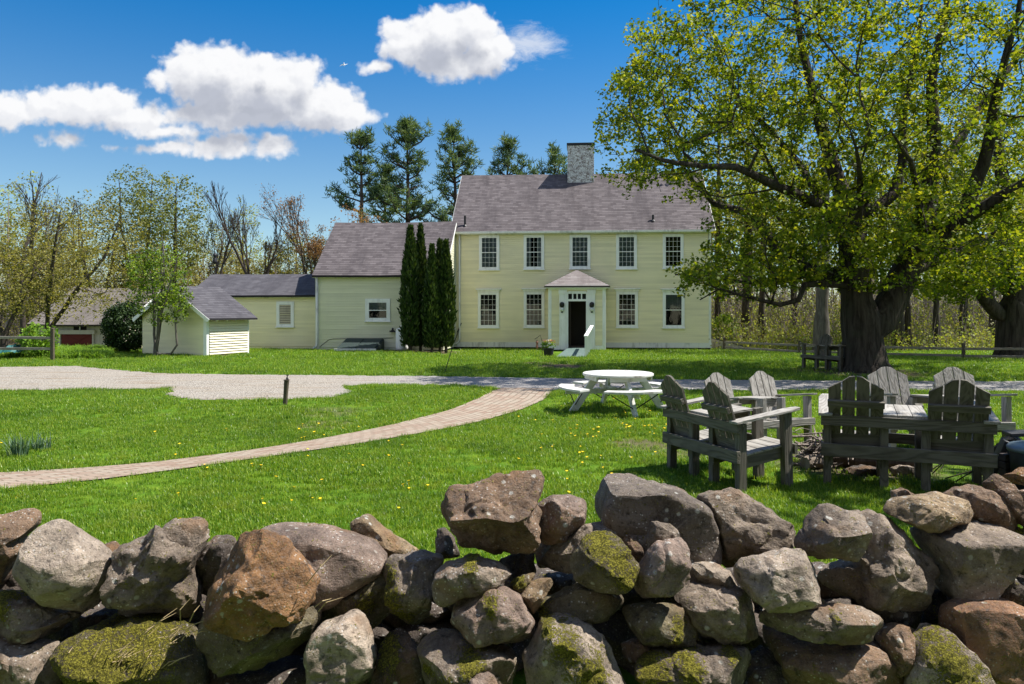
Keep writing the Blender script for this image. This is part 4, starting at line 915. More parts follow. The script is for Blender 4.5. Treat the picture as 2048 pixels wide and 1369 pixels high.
ppx = CX + (att[:, 0] + O[0]) * FPX / (att[:, 1] + O[1]); ppy = HY - (att[:, 2] - CAMZ) * FPX / (att[:, 1] + O[1])
ok = (ppy < 612) & (ppy > -330)
left = np.interp(ppy, [-300, 0, 60, 120, 180, 260, 335, 400, 430, 470, 500, 545, 600, 640], [1330, 1275, 1240, 1265, 1185, 1180, 1172, 1230, 1285, 1420, 1400, 1320, 1365, 1480])
ok &= ppx > left + 8
ok &= ~((ppx > 1270) & (ppx < 1405) & (ppy > 432) & (ppy < 520))
att = att[ok]
tips = T.fill(att, step=0.42, kpath=0.10, jit=0.16)
lc = np.array([T.p[i] for i in tips]); par = np.array([T.p[T.par[i]] for i in tips]); lc2 = np.concatenate([lc, par[::2]])
keep_ = np.array([mnoise.noise(Vector(p_) * 0.75) + 0.35 * mnoise.noise(Vector(p_) * 2.0) > -0.36 for p_ in lc2]); lc2 = lc2[keep_]
maple = plant_tree('maple_tree', O, T, M['bark'], leaf_mesh(lc2, 15, 0.27, 0.112, flat=0.3, tvar=0.17, cluster_t=0.85), M['leaf_maple'], 'huge spreading maple with a thick forked trunk beside the driveway', r0=0.008, k=2.25, wobble=0.06)

# --- second maple at the right edge
T = Tree(); O = np.array([TRUNK2[0], TRUNK2[1], -0.2]); dT = TRUNK2[1]
def pt(px, py, dd=0.0): return np.array(at(px, py, dT + dd)) - O
base = T.limb([pt(2036, 722), pt(2034, 700), pt(2032, 660), pt(2034, 610)], [1.0, 0.78, 0.70, 0.66], step=0.25, wob=0.0)
T.limb([pt(1995, 628), pt(1965, 590, -0.5), pt(1935, 545, -1), pt(1900, 500, -1.5), pt(1870, 440, -2)], [0.30, 0.24, 0.19, 0.12, 0.06], base[-3])
T.limb([pt(2030, 540), pt(2010, 450), pt(2000, 330), pt(1985, 200)], [0.45, 0.34, 0.22, 0.12], base[-1])
T.limb([pt(2075, 540), pt(2110, 430), pt(2150, 300)], [0.40, 0.28, 0.15], base[-1])
T.limb([pt(1990, 560, 1), pt(1930, 520, 2.5), pt(1880, 500, 3.5)], [0.18, 0.12, 0.06], base[-1])
att = np.concatenate([ellip(pt(1930, 540), (2.6, 4, 1.1), 180), ellip(pt(2000, 430), (4, 4.5, 3), 240), ellip(pt(1990, 200), (5, 5, 4), 260), ellip(pt(2140, 350), (4, 4, 4), 140), ellip(pt(1880, 575), (1.4, 2.5, 0.5), 60)])
tips = T.fill(att, step=0.5, kpath=0.1, jit=0.16); lc = np.array([T.p[i] for i in tips])
plant_tree('maple_tree', O, T, M['bark'], leaf_mesh(lc, 20, 0.42, 0.145, flat=0.3, tvar=0.17, cluster_t=0.85), M['leaf_maple'], 'stout dark maple at the right edge near the rail fence', r0=0.009, k=2.25, wobble=0.06)

# --- generic trees
def make_tree(name, label, H, crown_r, crown_z0, natt, trunk_r, bark, leafmat=None, per=10, size=0.12, spread=0.35, stems=1, lean=0.0, V=False, group=None, r0=0.008, up=0.6, upper=1.0, seed=0, loc=(0, 0, 0), cat='tree'):
    global rng
    keep = rng; rng = np.random.default_rng(1000 + seed)
    T = Tree()
    b = T.limb([(0, 0, -0.15), (lean * 0.1, 0, H * 0.12)], [trunk_r * 1.25, trunk_r], step=0.4, wob=0.03)
    for s_ in range(stems):
        a = s_ * 2 * math.pi / stems + rng.random(); sp = crown_r * (0.35 if stems > 1 else 0.08)
        T.limb([(lean * 0.3 + sp * 0.4 * math.cos(a), sp * 0.4 * math.sin(a), H * 0.35), (lean * 0.7 + sp * math.cos(a), sp * math.sin(a), H * 0.65), (lean + sp * 1.2 * math.cos(a), sp * 1.2 * math.sin(a), H * 0.93)],
               [trunk_r * (0.8 if stems == 1 else 0.6), trunk_r * (0.5 if stems == 1 else 0.38), trunk_r * 0.10], b[-1], step=0.4, wob=0.10)
    zc = (crown_z0 + H) / 2; a = ellip((lean * 0.8, 0, zc), (crown_r, crown_r, (H - crown_z0) / 2), natt)
    if V: 
        t = (a[:, 2] - crown_z0) / (H - crown_z0); a[:, :2] *= (0.35 + 0.9 * t)[:, None]
    tips = T.fill(a, step=0.4, kpath=0.22, jit=0.13)
    lv_ = None
    if leafmat: lv_ = leaf_mesh(np.array([T.p[i] for i in tips]), per, spread, size, flat=0.2, tvar=0.22, cluster_t=0.6)
    r = plant_tree(name, loc, T, bark, lv_, leafmat, label, cat, group, r0, 2.2); rng = keep
    return r
def fan_tree(name, label, H, spread, trunk_r, bark, seed, lean=0.0, levels=6, first=0.28, leafmat=None, per=0, size=0.1, group=None, tip=0.008):
    """leafless tree: straight shoots forking again and again, fanning upward"""
    r_ = np.random.default_rng(seed); T = Tree(); T.add((0, 0, -0.2), -1, trunk_r * 1.2); tips = []
    def grow(par, d, L, r, lev):
        p0 = T.p[par]; e = p0 + d * L; m = p0 + d * L * 0.5 + r_.normal(0, 0.025 * L, 3)
        a = T.add(m, par, r); b = T.add(e, a, r * 0.86)
        if lev >= levels or r < tip * 0.6: tips.append(b); return
        n = 2 if r_.random() < 0.62 else 3
        for k in range(n):
            ang = r_.uniform(0.12, 0.52) * spread * (0.55 if k == 0 else 1.15); az = r_.random() * 6.283
            t = np.cross(d, r_.normal(0, 1, 3)); t /= np.linalg.norm(t); nd_ = d * math.cos(ang) + t * math.sin(ang); nd_[2] += 0.10; nd_ /= np.linalg.norm(nd_)
            grow(b, nd_, L * r_.uniform(0.62, 0.92) * (1.05 if k == 0 else 0.85), max(tip * 0.7, r * (0.78 if k == 0 else 0.58)), lev + 1)
    d0 = np.array([lean, 0.0, 1.0]); d0 /= np.linalg.norm(d0)
    grow(0, d0, H * first, trunk_r, 0)
    P = np.array(T.p); s_ = H / P[:, 2].max(); T.p = [np.array([q[0], q[1], q[2] * s_]) for q in T.p]
    lv_ = leaf_mesh(np.array([T.p[i] for i in tips]), per, 0.35, size, cluster_t=0.6) if leafmat else None
    return plant_tree(name, (0, 0, 0), T, bark, lv_, leafmat, label, 'tree', group, tip)
def place(o, px, d, z=None, s=1.0, rz=None):
    x = (px - CX) * d / FPX; o.location = (x, d, float(gz(x, d)) if z is None else z); o.scale = (s, s, s)
    if rz is not None: o.rotation_euler = (0, 0, rz)
    return o
def hgt(py, d): return CAMZ + (HY - py) * d / FPX
# left: individual trees of the photograph
place(fan_tree('bare_tree', 'tall bare tree with upswept branches at the far left', hgt(322, 45), 0.75, 0.15, M['bark_dark'], 3, first=0.36, levels=8, tip=0.010), 45, 45)
place(make_tree('budding_tree', 'spreading tree with ochre buds leaning over the barn roof', hgt(400, 37), 4.8, 1.4, 560, 0.17, M['bark_dark'], M['leaf_olive'], 19, 0.105, 0.42, stems=3, lean=1.6, r0=0.007, seed=2), 88, 37)
place(make_tree('budding_tree', 'ochre budding tree crowding the left edge behind the rail fence', hgt(470, 36), 3.6, 1.2, 360, 0.15, M['bark_dark'], M['leaf_olive'], 19, 0.105, 0.42, stems=2, r0=0.007, seed=3), 8, 36)
place(make_tree('tall_tree', 'tall young green tree, left of the twin crowns above the barn', hgt(325, 52), 2.7, 4.5, 330, 0.20, M['bark_dark'], M['leaf_green'], 17, 0.15, 0.5, stems=2, r0=0.009, seed=4), 272, 52)
place(make_tree('tall_tree', 'tall young green tree, right of the twin crowns above the lilac', hgt(332, 50), 2.7, 4.2, 330, 0.20, M['bark_dark'], M['leaf_green'], 17, 0.15, 0.5, stems=1, r0=0.009, seed=5), 345, 50)
place(make_tree('budding_tree', 'yellowing budding tree between the barn and the twin crowns', hgt(375, 50), 3.8, 2.6, 320, 0.16, M['bark_dark'], M['leaf_olive'], 17, 0.13, 0.5, stems=3, r0=0.008, seed=6), 190, 50)
place(fan_tree('bare_tree', 'leafless tree with fanning limbs above the low wing roof', hgt(362, 48), 0.85, 0.14, M['bark_dark'], 8, first=0.30, levels=8, tip=0.010), 510, 48)
place(fan_tree('bare_tree', 'leafless tree leaning right beside the twin crowns', hgt(400, 49), 0.8, 0.10, M['bark_dark'], 12, lean=0.28, first=0.26, levels=8, tip=0.009), 395, 49)
place(fan_tree('budding_tree', 'thin twiggy tree with pinkish buds left of the ell roof', hgt(368, 48), 0.85, 0.11, M['bark_dark'], 15, first=0.28, levels=8, leafmat=M['leaf_brown'], per=3, size=0.09, tip=0.009), 632, 48)
k = 0
for px, py, d, lab in ((420, 455, 58, 'low ochre budding tree behind the weathervane'), (470, 500, 56, 'ochre budding tree just right of the weathervane'), (560, 470, 57, 'ochre budding tree behind the middle of the low wing'), (605, 450, 60, 'ochre budding tree hugging the left edge of the ell roof'),
                       (120, 440, 56, 'ochre budding tree behind the spreading tree by the barn'), (40, 470, 54, 'ochre budding tree behind the tall bare tree'), (310, 480, 54, 'ochre budding tree low behind the lilac')):
    place(make_tree('budding_tree', lab, hgt(py, d), 3.2, 0.6, 300, 0.12, M['bark_twig'], M['leaf_olive'], 20, 0.15, 0.55, stems=3, r0=0.008, seed=20 + k), px, d); k += 1
place(make_tree('russet_shrub', 'russet brown shrub showing over the ell roof below the pines', hgt(408, 46), 1.9, 3.0, 160, 0.08, M['bark_twig'], M['leaf_brown'], 10, 0.13, 0.4, stems=4, r0=0.008, seed=40), 718, 46)
place(fan_tree('bare_tree', 'bare tree at the far left whose upper branches reach into the picture', 13.0, 1.15, 0.20, M['bark_twig'], 21, first=0.24, levels=7, tip=0.007), -150, 26)
# the lilac at the shed: many stems
def lilac():
    global rng
    keep = rng; rng = np.random.default_rng(77); T = Tree()
    x, d = gp(316, 714); s = d / FPX
    f = lambda px, py, dd=0: ((px - 320) * s, dd, (708 - py) * s - 0.05)
    r = T.limb([f(316, 712), f(316, 700)], [0.14, 0.11], step=0.1, wob=0)
    T.limb([f(312, 660), f(308, 600, .2), f(300, 550, .3), f(285, 500, .4)], [0.05, 0.045, 0.035, 0.02], r[-1], wob=0.1)
    T.limb([f(322, 660, -.1), f(328, 600, -.2), f(335, 540, -.2), f(330, 480, 0)], [0.05, 0.045, 0.035, 0.02], r[-1], wob=0.1)
    T.limb([f(318, 650, .2), f(322, 580, .4), f(312, 520, .5), f(318, 460, .4)], [0.045, 0.04, 0.03, 0.02], r[-1], wob=0.1)
    T.limb([f(345, 700), f(358, 682), f(355, 640), f(362, 590), f(375, 540)], [0.04, 0.04, 0.035, 0.03, 0.015], r[-1], step=0.2, wob=0.05)
    T.limb([f(330, 640, -.3), f(350, 570, -.4), f(365, 510, -.3)], [0.04, 0.03, 0.02], r[-1], wob=0.1)
    a = np.concatenate([ellip(f(322, 562), (1.2, 1.1, 1.6), 420), ellip(f(355, 600), (0.65, .8, .75), 120), ellip(f(292, 540), (0.8, .8, 1.0), 120)])
    tips = T.fill(a, step=0.2, kpath=0.2, jit=0.12)
    o = plant_tree('lilac_bush', (x, d, 0), T, M['bark_grey'], leaf_mesh(np.array([T.p[i] for i in tips]), 8, 0.15, 0.085, flat=0.2, cluster_t=0.8), M['leaf_lilac'], 'multi stemmed young lilac tree with fresh green leaves by the shed', 'tree', None, 0.006, 2.3); rng = keep
    return o
lilac()
# dense bushes
def bush(name, label, loc, r, natt, leafmat, per, size, spread, seed, cat='shrub', brk='bark_dark', shell=0.35):
    global rng
    keep = rng; rng = np.random.default_rng(seed); T = Tree(); b = T.limb([(0, 0, -0.1), (0, 0, r[2] * 0.3)], [0.06, 0.05], wob=0)
    a = ellip((0, 0, r[2] * 1.0), r, natt, shell); a = a[a[:, 2] > 0.05]; tips = T.fill(a, step=0.25, kpath=0.2)
    o = plant_tree(name, loc, T, M[brk], leaf_mesh(np.array([T.p[i] for i in tips]), per, spread, size, cluster_t=0.6), leafmat, label, cat, None, 0.005, 2.4); rng = keep; return o
bush('evergreen_shrub', 'dark rounded evergreen shrub between the barn and the shed', ((252 - CX) * 31 / FPX, 31, -0.02), (0.82, 0.8, 1.05), 300, M['leaf_dark'], 40, 0.09, 0.24, 5)
bush('russet_shrub', 'small russet topped shrub leaning on the evergreen by the barn', ((232 - CX) * 31.5 / FPX, 31.5, 0.0), (0.4, 0.4, 0.72), 60, M['leaf_brown'], 16, 0.08, 0.2, 6)
bush('leafy_shrub', 'yellow green leafy shrub growing up behind the left rail fence', ((78 - CX) * 27.5 / FPX, 27.5, 0.0), (0.62, 0.5, 0.62), 130, M['lily'], 12, 0.11, 0.22, 7)
bush('leafy_shrub', 'small yellow green bush beside the right corner of the farmhouse', ((1450 - CX) * 38.5 / FPX, 38.5, -0.2), (0.75, 0.7, 0.85), 110, M['leaf_lilac'], 9, 0.12, 0.26, 8)

# arborvitae: narrow columns of upright sprays
def arborvitae(px, top, d, wpx, label, seed):
    r_ = np.random.default_rng(seed); x = (px - CX) * d / FPX; H = hgt(top, d); Rm = wpx / 2 * d / FPX
    root = empty('arborvitae', (x, d, 0), 0, label, 'shrub', 'narrow arborvitae between the ell and the farmhouse')
    MB().tube([(0, 0, -0.1), (0, 0, H * 0.9)], [0.07, 0.015], 7).build('trunk', M['bark_dark'], root)
    n = 5200; z = H * (0.03 + 0.97 * r_.random(n) ** 0.9); t = z / H
    prof = Rm * np.clip(np.minimum(0.72 + 0.9 * t, 1.0) * (1 - np.clip((t - 0.35) / 0.65, 0, 1) ** 1.5), 0.03, 1)
    an = r_.random(n) * 2 * np.pi; lump = 0.86 + 0.2 * np.sin(an * 3 + z * 2.2 + seed) * np.sin(z * 3.1 + an) 
    rr = prof * lump * (0.45 + 0.6 * r_.random(n) ** 0.5)
    c = np.stack([rr * np.cos(an), rr * np.sin(an), z], 1)
    upv = np.stack([np.cos(an) * 0.35, np.sin(an) * 0.35, np.ones(n)], 1) + r_.normal(0, 0.22, (n, 3)); upv /= np.linalg.norm(upv, axis=1, keepdims=True)
    sd = np.cross(upv, r_.normal(0, 1, (n, 3))); sd /= np.linalg.norm(sd, axis=1, keepdims=True)
    L = 0.20 * (0.6 + 0.8 * r_.random(n)); w = L * 0.30
    v = np.stack([c, c + upv * (L * .5)[:, None] - sd * w[:, None] * .6, c + upv * L[:, None], c + upv * (L * .5)[:, None] + sd * w[:, None] * .6], 1).reshape(-1, 3)
    mesh_obj('crown', v, np.arange(n * 4).reshape(n, 4), M['arbor'], root, attrs={'tint': ('POINT', np.repeat(np.clip(r_.normal(0.45, 0.25, n), 0, 1), 4))})
arborvitae(821, 457, 31.9, 46, 'leftmost and broadest of the tall arborvitae by the ell', 11)
arborvitae(841, 455, 32.3, 38, 'tallest arborvitae, second from the left by the ell', 12)
arborvitae(864, 496, 31.7, 38, 'shorter arborvitae in the middle of the row by the ell', 13)
arborvitae(880, 486, 32.4, 30, 'slim arborvitae second from the right by the ell', 14)
arborvitae(892, 487, 31.9, 36, 'rightmost arborvitae of the row next to the downspout', 15)

# pines: whorls of branches carrying upturned needle tufts
def pine(px, top, d, label, rad, z0, seed, dens=1.0, open_=0.0, loc_s=1.0):
    r_ = np.random.default_rng(seed); H = hgt(top, d); x = (px - CX) * d / FPX
    T = Tree(); tr_ = T.limb([(0, 0, -0.2), (r_.normal(0, .2), 0, H * 0.5), (0, 0, H)], [0.30, 0.2, 0.02], step=0.4, wob=0.1); nodes = np.array(T.p); C = []
    z = z0
    while z < H - 0.4:
        t = (z - z0) / (H - z0); Rr = rad * (1 - t) ** 0.75 * (0.75 + 0.25 * math.sin(z * 1.3 + seed)) + 0.35
        for k in range(r_.integers(4, 7)):
            a = r_.random() * 2 * np.pi; L = Rr * r_.uniform(0.5, 1.15)
            if r_.random() < open_: continue
            j = int(np.argmin(np.abs(nodes[:, 2] - z))); p0 = nodes[j]
            dirv = np.array([math.cos(a), math.sin(a), 0.12 + 0.5 * t]); e1 = p0 + dirv * L * 0.6; e2 = p0 + dirv * L + np.array([0, 0, L * 0.22])
            ids = T.limb([e1, e2], [0.035 + 0.012 * L, 0.012], j, step=0.45, wob=0.12)
            for i in ids[max(0, int(len(ids) * 0.40)):]:
                for q in range(2):
                    C.append(T.p[i] + r_.normal(0, 0.16, 3) + np.array([0, 0, 0.1]))
        z += r_.uniform(0.62, 1.05) * (1.15 - 0.4 * t)
    for _ in range(8): C.append(np.array([r_.normal(0, 0.12), r_.normal(0, 0.12), H - r_.random() * 0.9]))
    C = np.array(C); per = int(17 * dens); c = np.repeat(C, per, 0); n = len(c)
    dv = r_.normal(0, 1, (n, 3)); dv[:, 2] = np.abs(dv[:, 2]) * 0.9 + 0.15; dv /= np.linalg.norm(dv, axis=1, keepdims=True)
    c = c + r_.normal(0, 0.14, (n, 3)) * np.array([1, 1, 0.7])
    sd = np.cross(dv, r_.normal(0, 1, (n, 3))); sd /= np.linalg.norm(sd, axis=1, keepdims=True); L = 0.40 * (0.6 + 0.8 * r_.random(n)); w = 0.040
    v = np.stack([c - sd * w, c + sd * w, c + dv * L[:, None] + sd * w * .3, c + dv * L[:, None] - sd * w * .3], 1).reshape(-1, 3)
    tt = np.clip(np.repeat(r_.random(len(C)), per) * 0.55 + 0.2 + r_.normal(0, 0.18, n), 0, 1)
    return plant_tree('pine_tree', (x, d, 0), T, M['bark_dark'], (v, np.arange(n * 4).reshape(n, 4), np.repeat(tt, 4)), M['needle'], label, 'tree', None, 0.012, 2.2)
pine(722, 268, 58, 'left pine behind the ell with an open crown', 3.2, 6.2, 1, 1.0, 0.15)
pine(815, 240, 60, 'tallest pine standing behind the ell roof', 4.6, 5.0, 2, 1.1)
pine(905, 262, 62, 'pine between the tallest pine and the farmhouse roof', 4.6, 5.0, 3, 1.0, 0.12)
pine(770, 330, 64, 'darker pine tucked behind the tallest pine', 2.8, 5.0, 7, 1.0)
pine(1016, 284, 62, 'pointed pine rising alone over the farmhouse ridge', 4.6, 5.0, 4, 1.0)
pine(1110, 293, 64, 'ragged pine just left of the chimney', 3.8, 6.0, 5, 0.9, 0.15)
pine(1290, 300, 58, 'dark pine behind the farmhouse roof right of the chimney', 3.2, 6.0, 6, 1.0)

# trees of the woods behind the rail fence (right) and behind the barn (left)
def wood_tree(seed, H, leafmat, per, nat, tr, bark, ivy=False):
    o = make_tree('woodland_tree', None, H, 2.2, H * 0.30, nat, tr, M[bark], leafmat, per, 0.16, 0.5, stems=1, r0=0.009, seed=seed)
    return o
protos = [wood_tree(60, 12, M['leaf_wood'], 13, 150, 0.17, 'bark_dark'), wood_tree(61, 13, M['leaf_wood'], 12, 160, 0.23, 'bark_dark'), wood_tree(62, 10, M['leaf_wood'], 13, 130, 0.12, 'bark_dark'), wood_tree(63, 11, None, 0, 110, 0.13, 'bark_twig')]
spots = [(1436, 40, 0), (1492, 40.5, 1), (1524, 38.5, 0), (1503, 47, 2), (1588, 42, 1), (1568, 52, 3), (1478, 55, 0), (1545, 58, 1), (1640, 50, 2), (1690, 46, 0), (1765, 41, 2), (1796, 37, 1), (1815, 37.5, 0), (1873, 37, 0), (1928, 40, 1), (1850, 48, 3), (1900, 53, 0), (1960, 46, 2),
         (1985, 40, 0), (2045, 44, 1), (1745, 55, 1), (1830, 60, 0), (1610, 62, 0), (1420, 63, 1), (1345, 60, 2), (2000, 58, 3), (1710, 64, 2), (2080, 50, 0), (1940, 63, 1), (1455, 48, 3)]
lspots = [(-40, 50, 0), (15, 48, 3), (60, 55, 1), (100, 60, 3), (145, 58, 0), (225, 62, 3), (250, 57, 2), (330, 60, 3), (375, 62, 0), (440, 64, 3), (540, 64, 2), (590, 62, 3), (660, 60, 3), (25, 62, 2), (485, 66, 0)]
used = set()
for side, sp, lab, grp in ((1, spots, 'slim dark trunked tree in the spring woods beyond the right rail fence', 'woodland trees beyond the right rail fence'), (0, lspots, 'slim budding tree in the woods behind the barn and low wing', 'woodland trees behind the barn')):
    for px, d, kk in sp:
        key = kk
        if key not in used: o = protos[kk]; used.add(key)
        else: o = copy_tree(protos[kk])
        place(o, px, d, -0.25, rng.uniform(0.85, 1.2) * (0.85 if side == 0 else 1.0), rng.random() * 6.28); o['label'] = lab; o['category'] = 'tree'; o['group'] = grp
place(make_tree('woodland_tree', 'thick grey trunk standing just left of the big maple', 13, 3.0, 5.5, 200, 0.33, M['bark_grey'], M['leaf_maple'], 14, 0.15, 0.5, stems=1, r0=0.009, seed=70), 1643, 33.5, -0.2)

# undergrowth and far woods as one mass: thin stems and small leaves
def woods(name, label, x0, x1, y0, y1, nst, nlf, hmax, seed, leafmat):
    r_ = np.random.default_rng(seed); V = []; F = []; nv = 0
    d = r_.uniform(y0, y1, nst); fx = r_.uniform(x0, x1, nst); x = (fx - CX) * d / FPX; h = r_.uniform(0.6, hmax, nst) * r_.uniform(0.3, 1.0, nst) * (0.30 + 0.70 * np.clip((d - y0 - 1.5) / 9.0, 0, 1))
    dx = r_.normal(0, 0.28, nst) * h; dy = r_.normal(0, 0.2, nst) * h; w = 0.006 + 0.0045 * h
    p0 = np.stack([x, d, np.full(nst, -0.4)], 1); p1 = p0 + np.stack([dx * .35, dy * .35, h * .55], 1); p2 = p0 + np.stack([dx, dy, h], 1)
    rings = []
    for p, k in ((p0, 1.0), (p1, 0.7), (p2, 0.2)):
        for a in (0, 2.1, 4.2):
            q = p.copy(); q[:, 0] += np.cos(a) * w * k; q[:, 1] += np.sin(a) * w * k; rings.append(q)
    v = np.stack(rings, 1).reshape(-1, 3); b = np.arange(nst)[:, None] * 9
    f = np.concatenate([np.stack([b[:, 0] + l * 3 + j, b[:, 0] + l * 3 + (j + 1) % 3, b[:, 0] + l * 3 + 3 + (j + 1) % 3, b[:, 0] + l * 3 + 3 + j], 1) for l in (0, 1) for j in (0, 1, 2)])
    o = mesh_obj(name, v, f, M['bark_twig'], attrs={'tint': ('POINT', np.zeros(len(v)))})
    tag(o, label, 'undergrowth', kind='stuff')
    i = r_.integers(0, nst, nlf); t = r_.uniform(0.25, 1.0, nlf)[:, None]; c = p0[i] * (1 - t) + p2[i] * t + r_.normal(0, 0.2, (nlf, 3))
    global rng
    keep = rng; rng = r_; lv_, lf_, tt = leaf_mesh(c, 4, 0.40, 0.118, tvar=0.3, cluster_t=0.6); rng = keep
    lo_ = mesh_obj('leaves', lv_, lf_, leafmat, o, attrs={'tint': ('POINT', tt)}); lo_['kind'] = 'stuff'
woods('woodland_undergrowth', 'tangle of thin stems and pale spring leaves beyond the right rail fence', 1380, 2150, 35.5, 64, 8000, 26000, 7.5, 5, M['leaf_wood'])
woods('woodland_thicket', 'tangle of bare stems and ochre buds in the woods behind the barn', -120, 760, 46, 70, 9000, 15000, 8.0, 6, M['leaf_olive'])

# an unseen row of trees added across the road behind the camera, to keep the low sky off the wall and show in the window panes
o = make_tree('blocker_tree', 'unseen leafy tree added behind the photographer to block low sky light', 18.0, 5.0, 1.0, 480, 0.3, M['bark_dark'], M['leaf_dark'], 26, 0.34, 0.7, stems=3, r0=0.012, seed=90, group='unseen trees added across the road')
for k in range(8):
    q = o if k == 0 else copy_tree(o)
    q.location = (-22 + k * 6.2, -9.0 - (k % 2) * 2.0, 0); q.rotation_euler = (0, 0, k * 1.3); q.scale = (1, 1, 0.9 + 0.05 * (k % 4))

# a tree just outside the right edge of the picture: its crown dapples the lawn round the nearest chairs
o = make_tree('shade_tree', 'slender leafy tree just outside the right edge, shading the fire pit lawn', 9.5, 2.5, 5.0, 260, 0.16, M['bark'], M['leaf_maple'], 15, 0.15, 0.36, stems=2, r0=0.008, seed=95)
o.location = (9.6, 6.6, 0)
# ---------------------------------------------------------------- dry stone wall: every fieldstone a thing of its own
def mat_stone():
    m, nt, out = new_mat('fieldstone'); o = ocoord(nt)
    oi = nd(nt, 'ShaderNodeObjectInfo'); rnd = oi.outputs['Random']; base = oi.outputs['Color']
    off = nd(nt, 'ShaderNodeCombineXYZ', {0: mth(nt, 'MULTIPLY', rnd, 31.0), 1: mth(nt, 'MULTIPLY', rnd, 57.0), 2: mth(nt, 'MULTIPLY', rnd, 13.0)}).outputs[0]
    p = nd(nt, 'ShaderNodeVectorMath', {0: o, 1: off}, operation='ADD').outputs[0]
    n1 = noise(nt, p, 5.0, 6, 0.65, 0.6); n2 = noise(nt, p, 26.0, 6, 0.7); n3 = noise(nt, p, 110.0, 4, 0.75)
    st = noise(nt, mapping(nt, p, (5, 5, 34), (R(18), R(25), 0)), 1.0, 5, 0.65, 0.5)
    c = mixc(nt, smooth(nt, n1, 0.32, 0.68), mixc(nt, 1.0, base, (0.46, 0.43, 0.40), 'MULTIPLY'), mixc(nt, 1.0, base, (1.30, 1.27, 1.22), 'MULTIPLY'))
    c = mixc(nt, mth(nt, 'MULTIPLY', smooth(nt, st, 0.5, 0.72), 0.45), c, mixc(nt, 1.0, base, (0.55, 0.52, 0.50), 'MULTIPLY'))
    c = mixc(nt, mth(nt, 'MULTIPLY', smooth(nt, n2, 0.5, 0.72), 0.55), c, mixc(nt, 1.0, base, (1.7, 1.65, 1.6), 'MULTIPLY'))
    c = mixc(nt, mth(nt, 'MULTIPLY', smooth(nt, n2, 0.47, 0.33), 0.8), c, (0.032, 0.025, 0.02))
    c = mixc(nt, mth(nt, 'MULTIPLY', smooth(nt, n3, 0.45, 0.75), 0.4), c, (0.33, 0.30, 0.27))
    # rusty patches and pale lichen spots
    ru = noise(nt, p, 2.4, 4, 0.6); c = mixc(nt, mth(nt, 'MULTIPLY', smooth(nt, ru, 0.56, 0.70), 0.45), c, (0.24, 0.125, 0.05))
    li = nd(nt, 'ShaderNodeTexVoronoi', {'Vector': p, 'Scale': 15.0, 'Randomness': 1.0}).outputs['Distance']; lm = noise(nt, p, 3.6, 3, 0.5)
    lf_ = mth(nt, 'MULTIPLY', smooth(nt, mth(nt, 'ADD', li, mth(nt, 'MULTIPLY', n3, 0.2)), 0.32, 0.22), smooth(nt, lm, 0.48, 0.60))
    c = mixc(nt, mth(nt, 'MULTIPLY', lf_, 0.8), c, (0.50, 0.49, 0.44))
    l2 = nd(nt, 'ShaderNodeTexVoronoi', {'Vector': p, 'Scale': 52.0, 'Randomness': 1.0}).outputs['Distance']
    c = mixc(nt, mth(nt, 'MULTIPLY', mth(nt, 'MULTIPLY', smooth(nt, l2, 0.26, 0.14), smooth(nt, n1, 0.46, 0.60)), 0.85), c, (0.56, 0.54, 0.50))
    mo = nd(nt, 'ShaderNodeAttribute', attribute_name='moss').outputs['Fac']
    mf = smooth(nt, mth(nt, 'ADD', mo, mth(nt, 'MULTIPLY', mth(nt, 'SUBTRACT', mth(nt, 'ADD', n2, n3), 1.0), 1.5)), 0.22, 0.40)
    mcol = ramp(nt, n3, [(0.34, (0.035, 0.036, 0.007)), (0.50, (0.16, 0.145, 0.018)), (0.66, (0.46, 0.42, 0.06))])
    c = mixc(nt, mf, c, mcol)
    hgt_ = mth(nt, 'ADD', mth(nt, 'ADD', mth(nt, 'MULTIPLY', n2, 1.0), mth(nt, 'MULTIPLY', n3, 0.35)), mth(nt, 'ADD', mth(nt, 'MULTIPLY', st, 0.5), mth(nt, 'MULTIPLY', mth(nt, 'MULTIPLY', mf, n3), 2.0)))
    princ(nt, out, c, mixf(nt, mf, 0.82, 1.0), bump(nt, hgt_, 0.95, 0.022), 0.25); return m
M['stone'] = mat_stone()
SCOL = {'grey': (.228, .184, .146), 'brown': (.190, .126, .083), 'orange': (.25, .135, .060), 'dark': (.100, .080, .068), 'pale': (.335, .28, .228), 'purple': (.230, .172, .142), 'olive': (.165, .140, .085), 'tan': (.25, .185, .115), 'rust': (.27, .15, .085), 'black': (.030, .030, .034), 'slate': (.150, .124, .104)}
CROP = {'a': (0, 940, 2.926), 'b': (650, 930, 2.926), 'c': (1300, 930, 2.738), 'p': (0, 0, 1.0)}
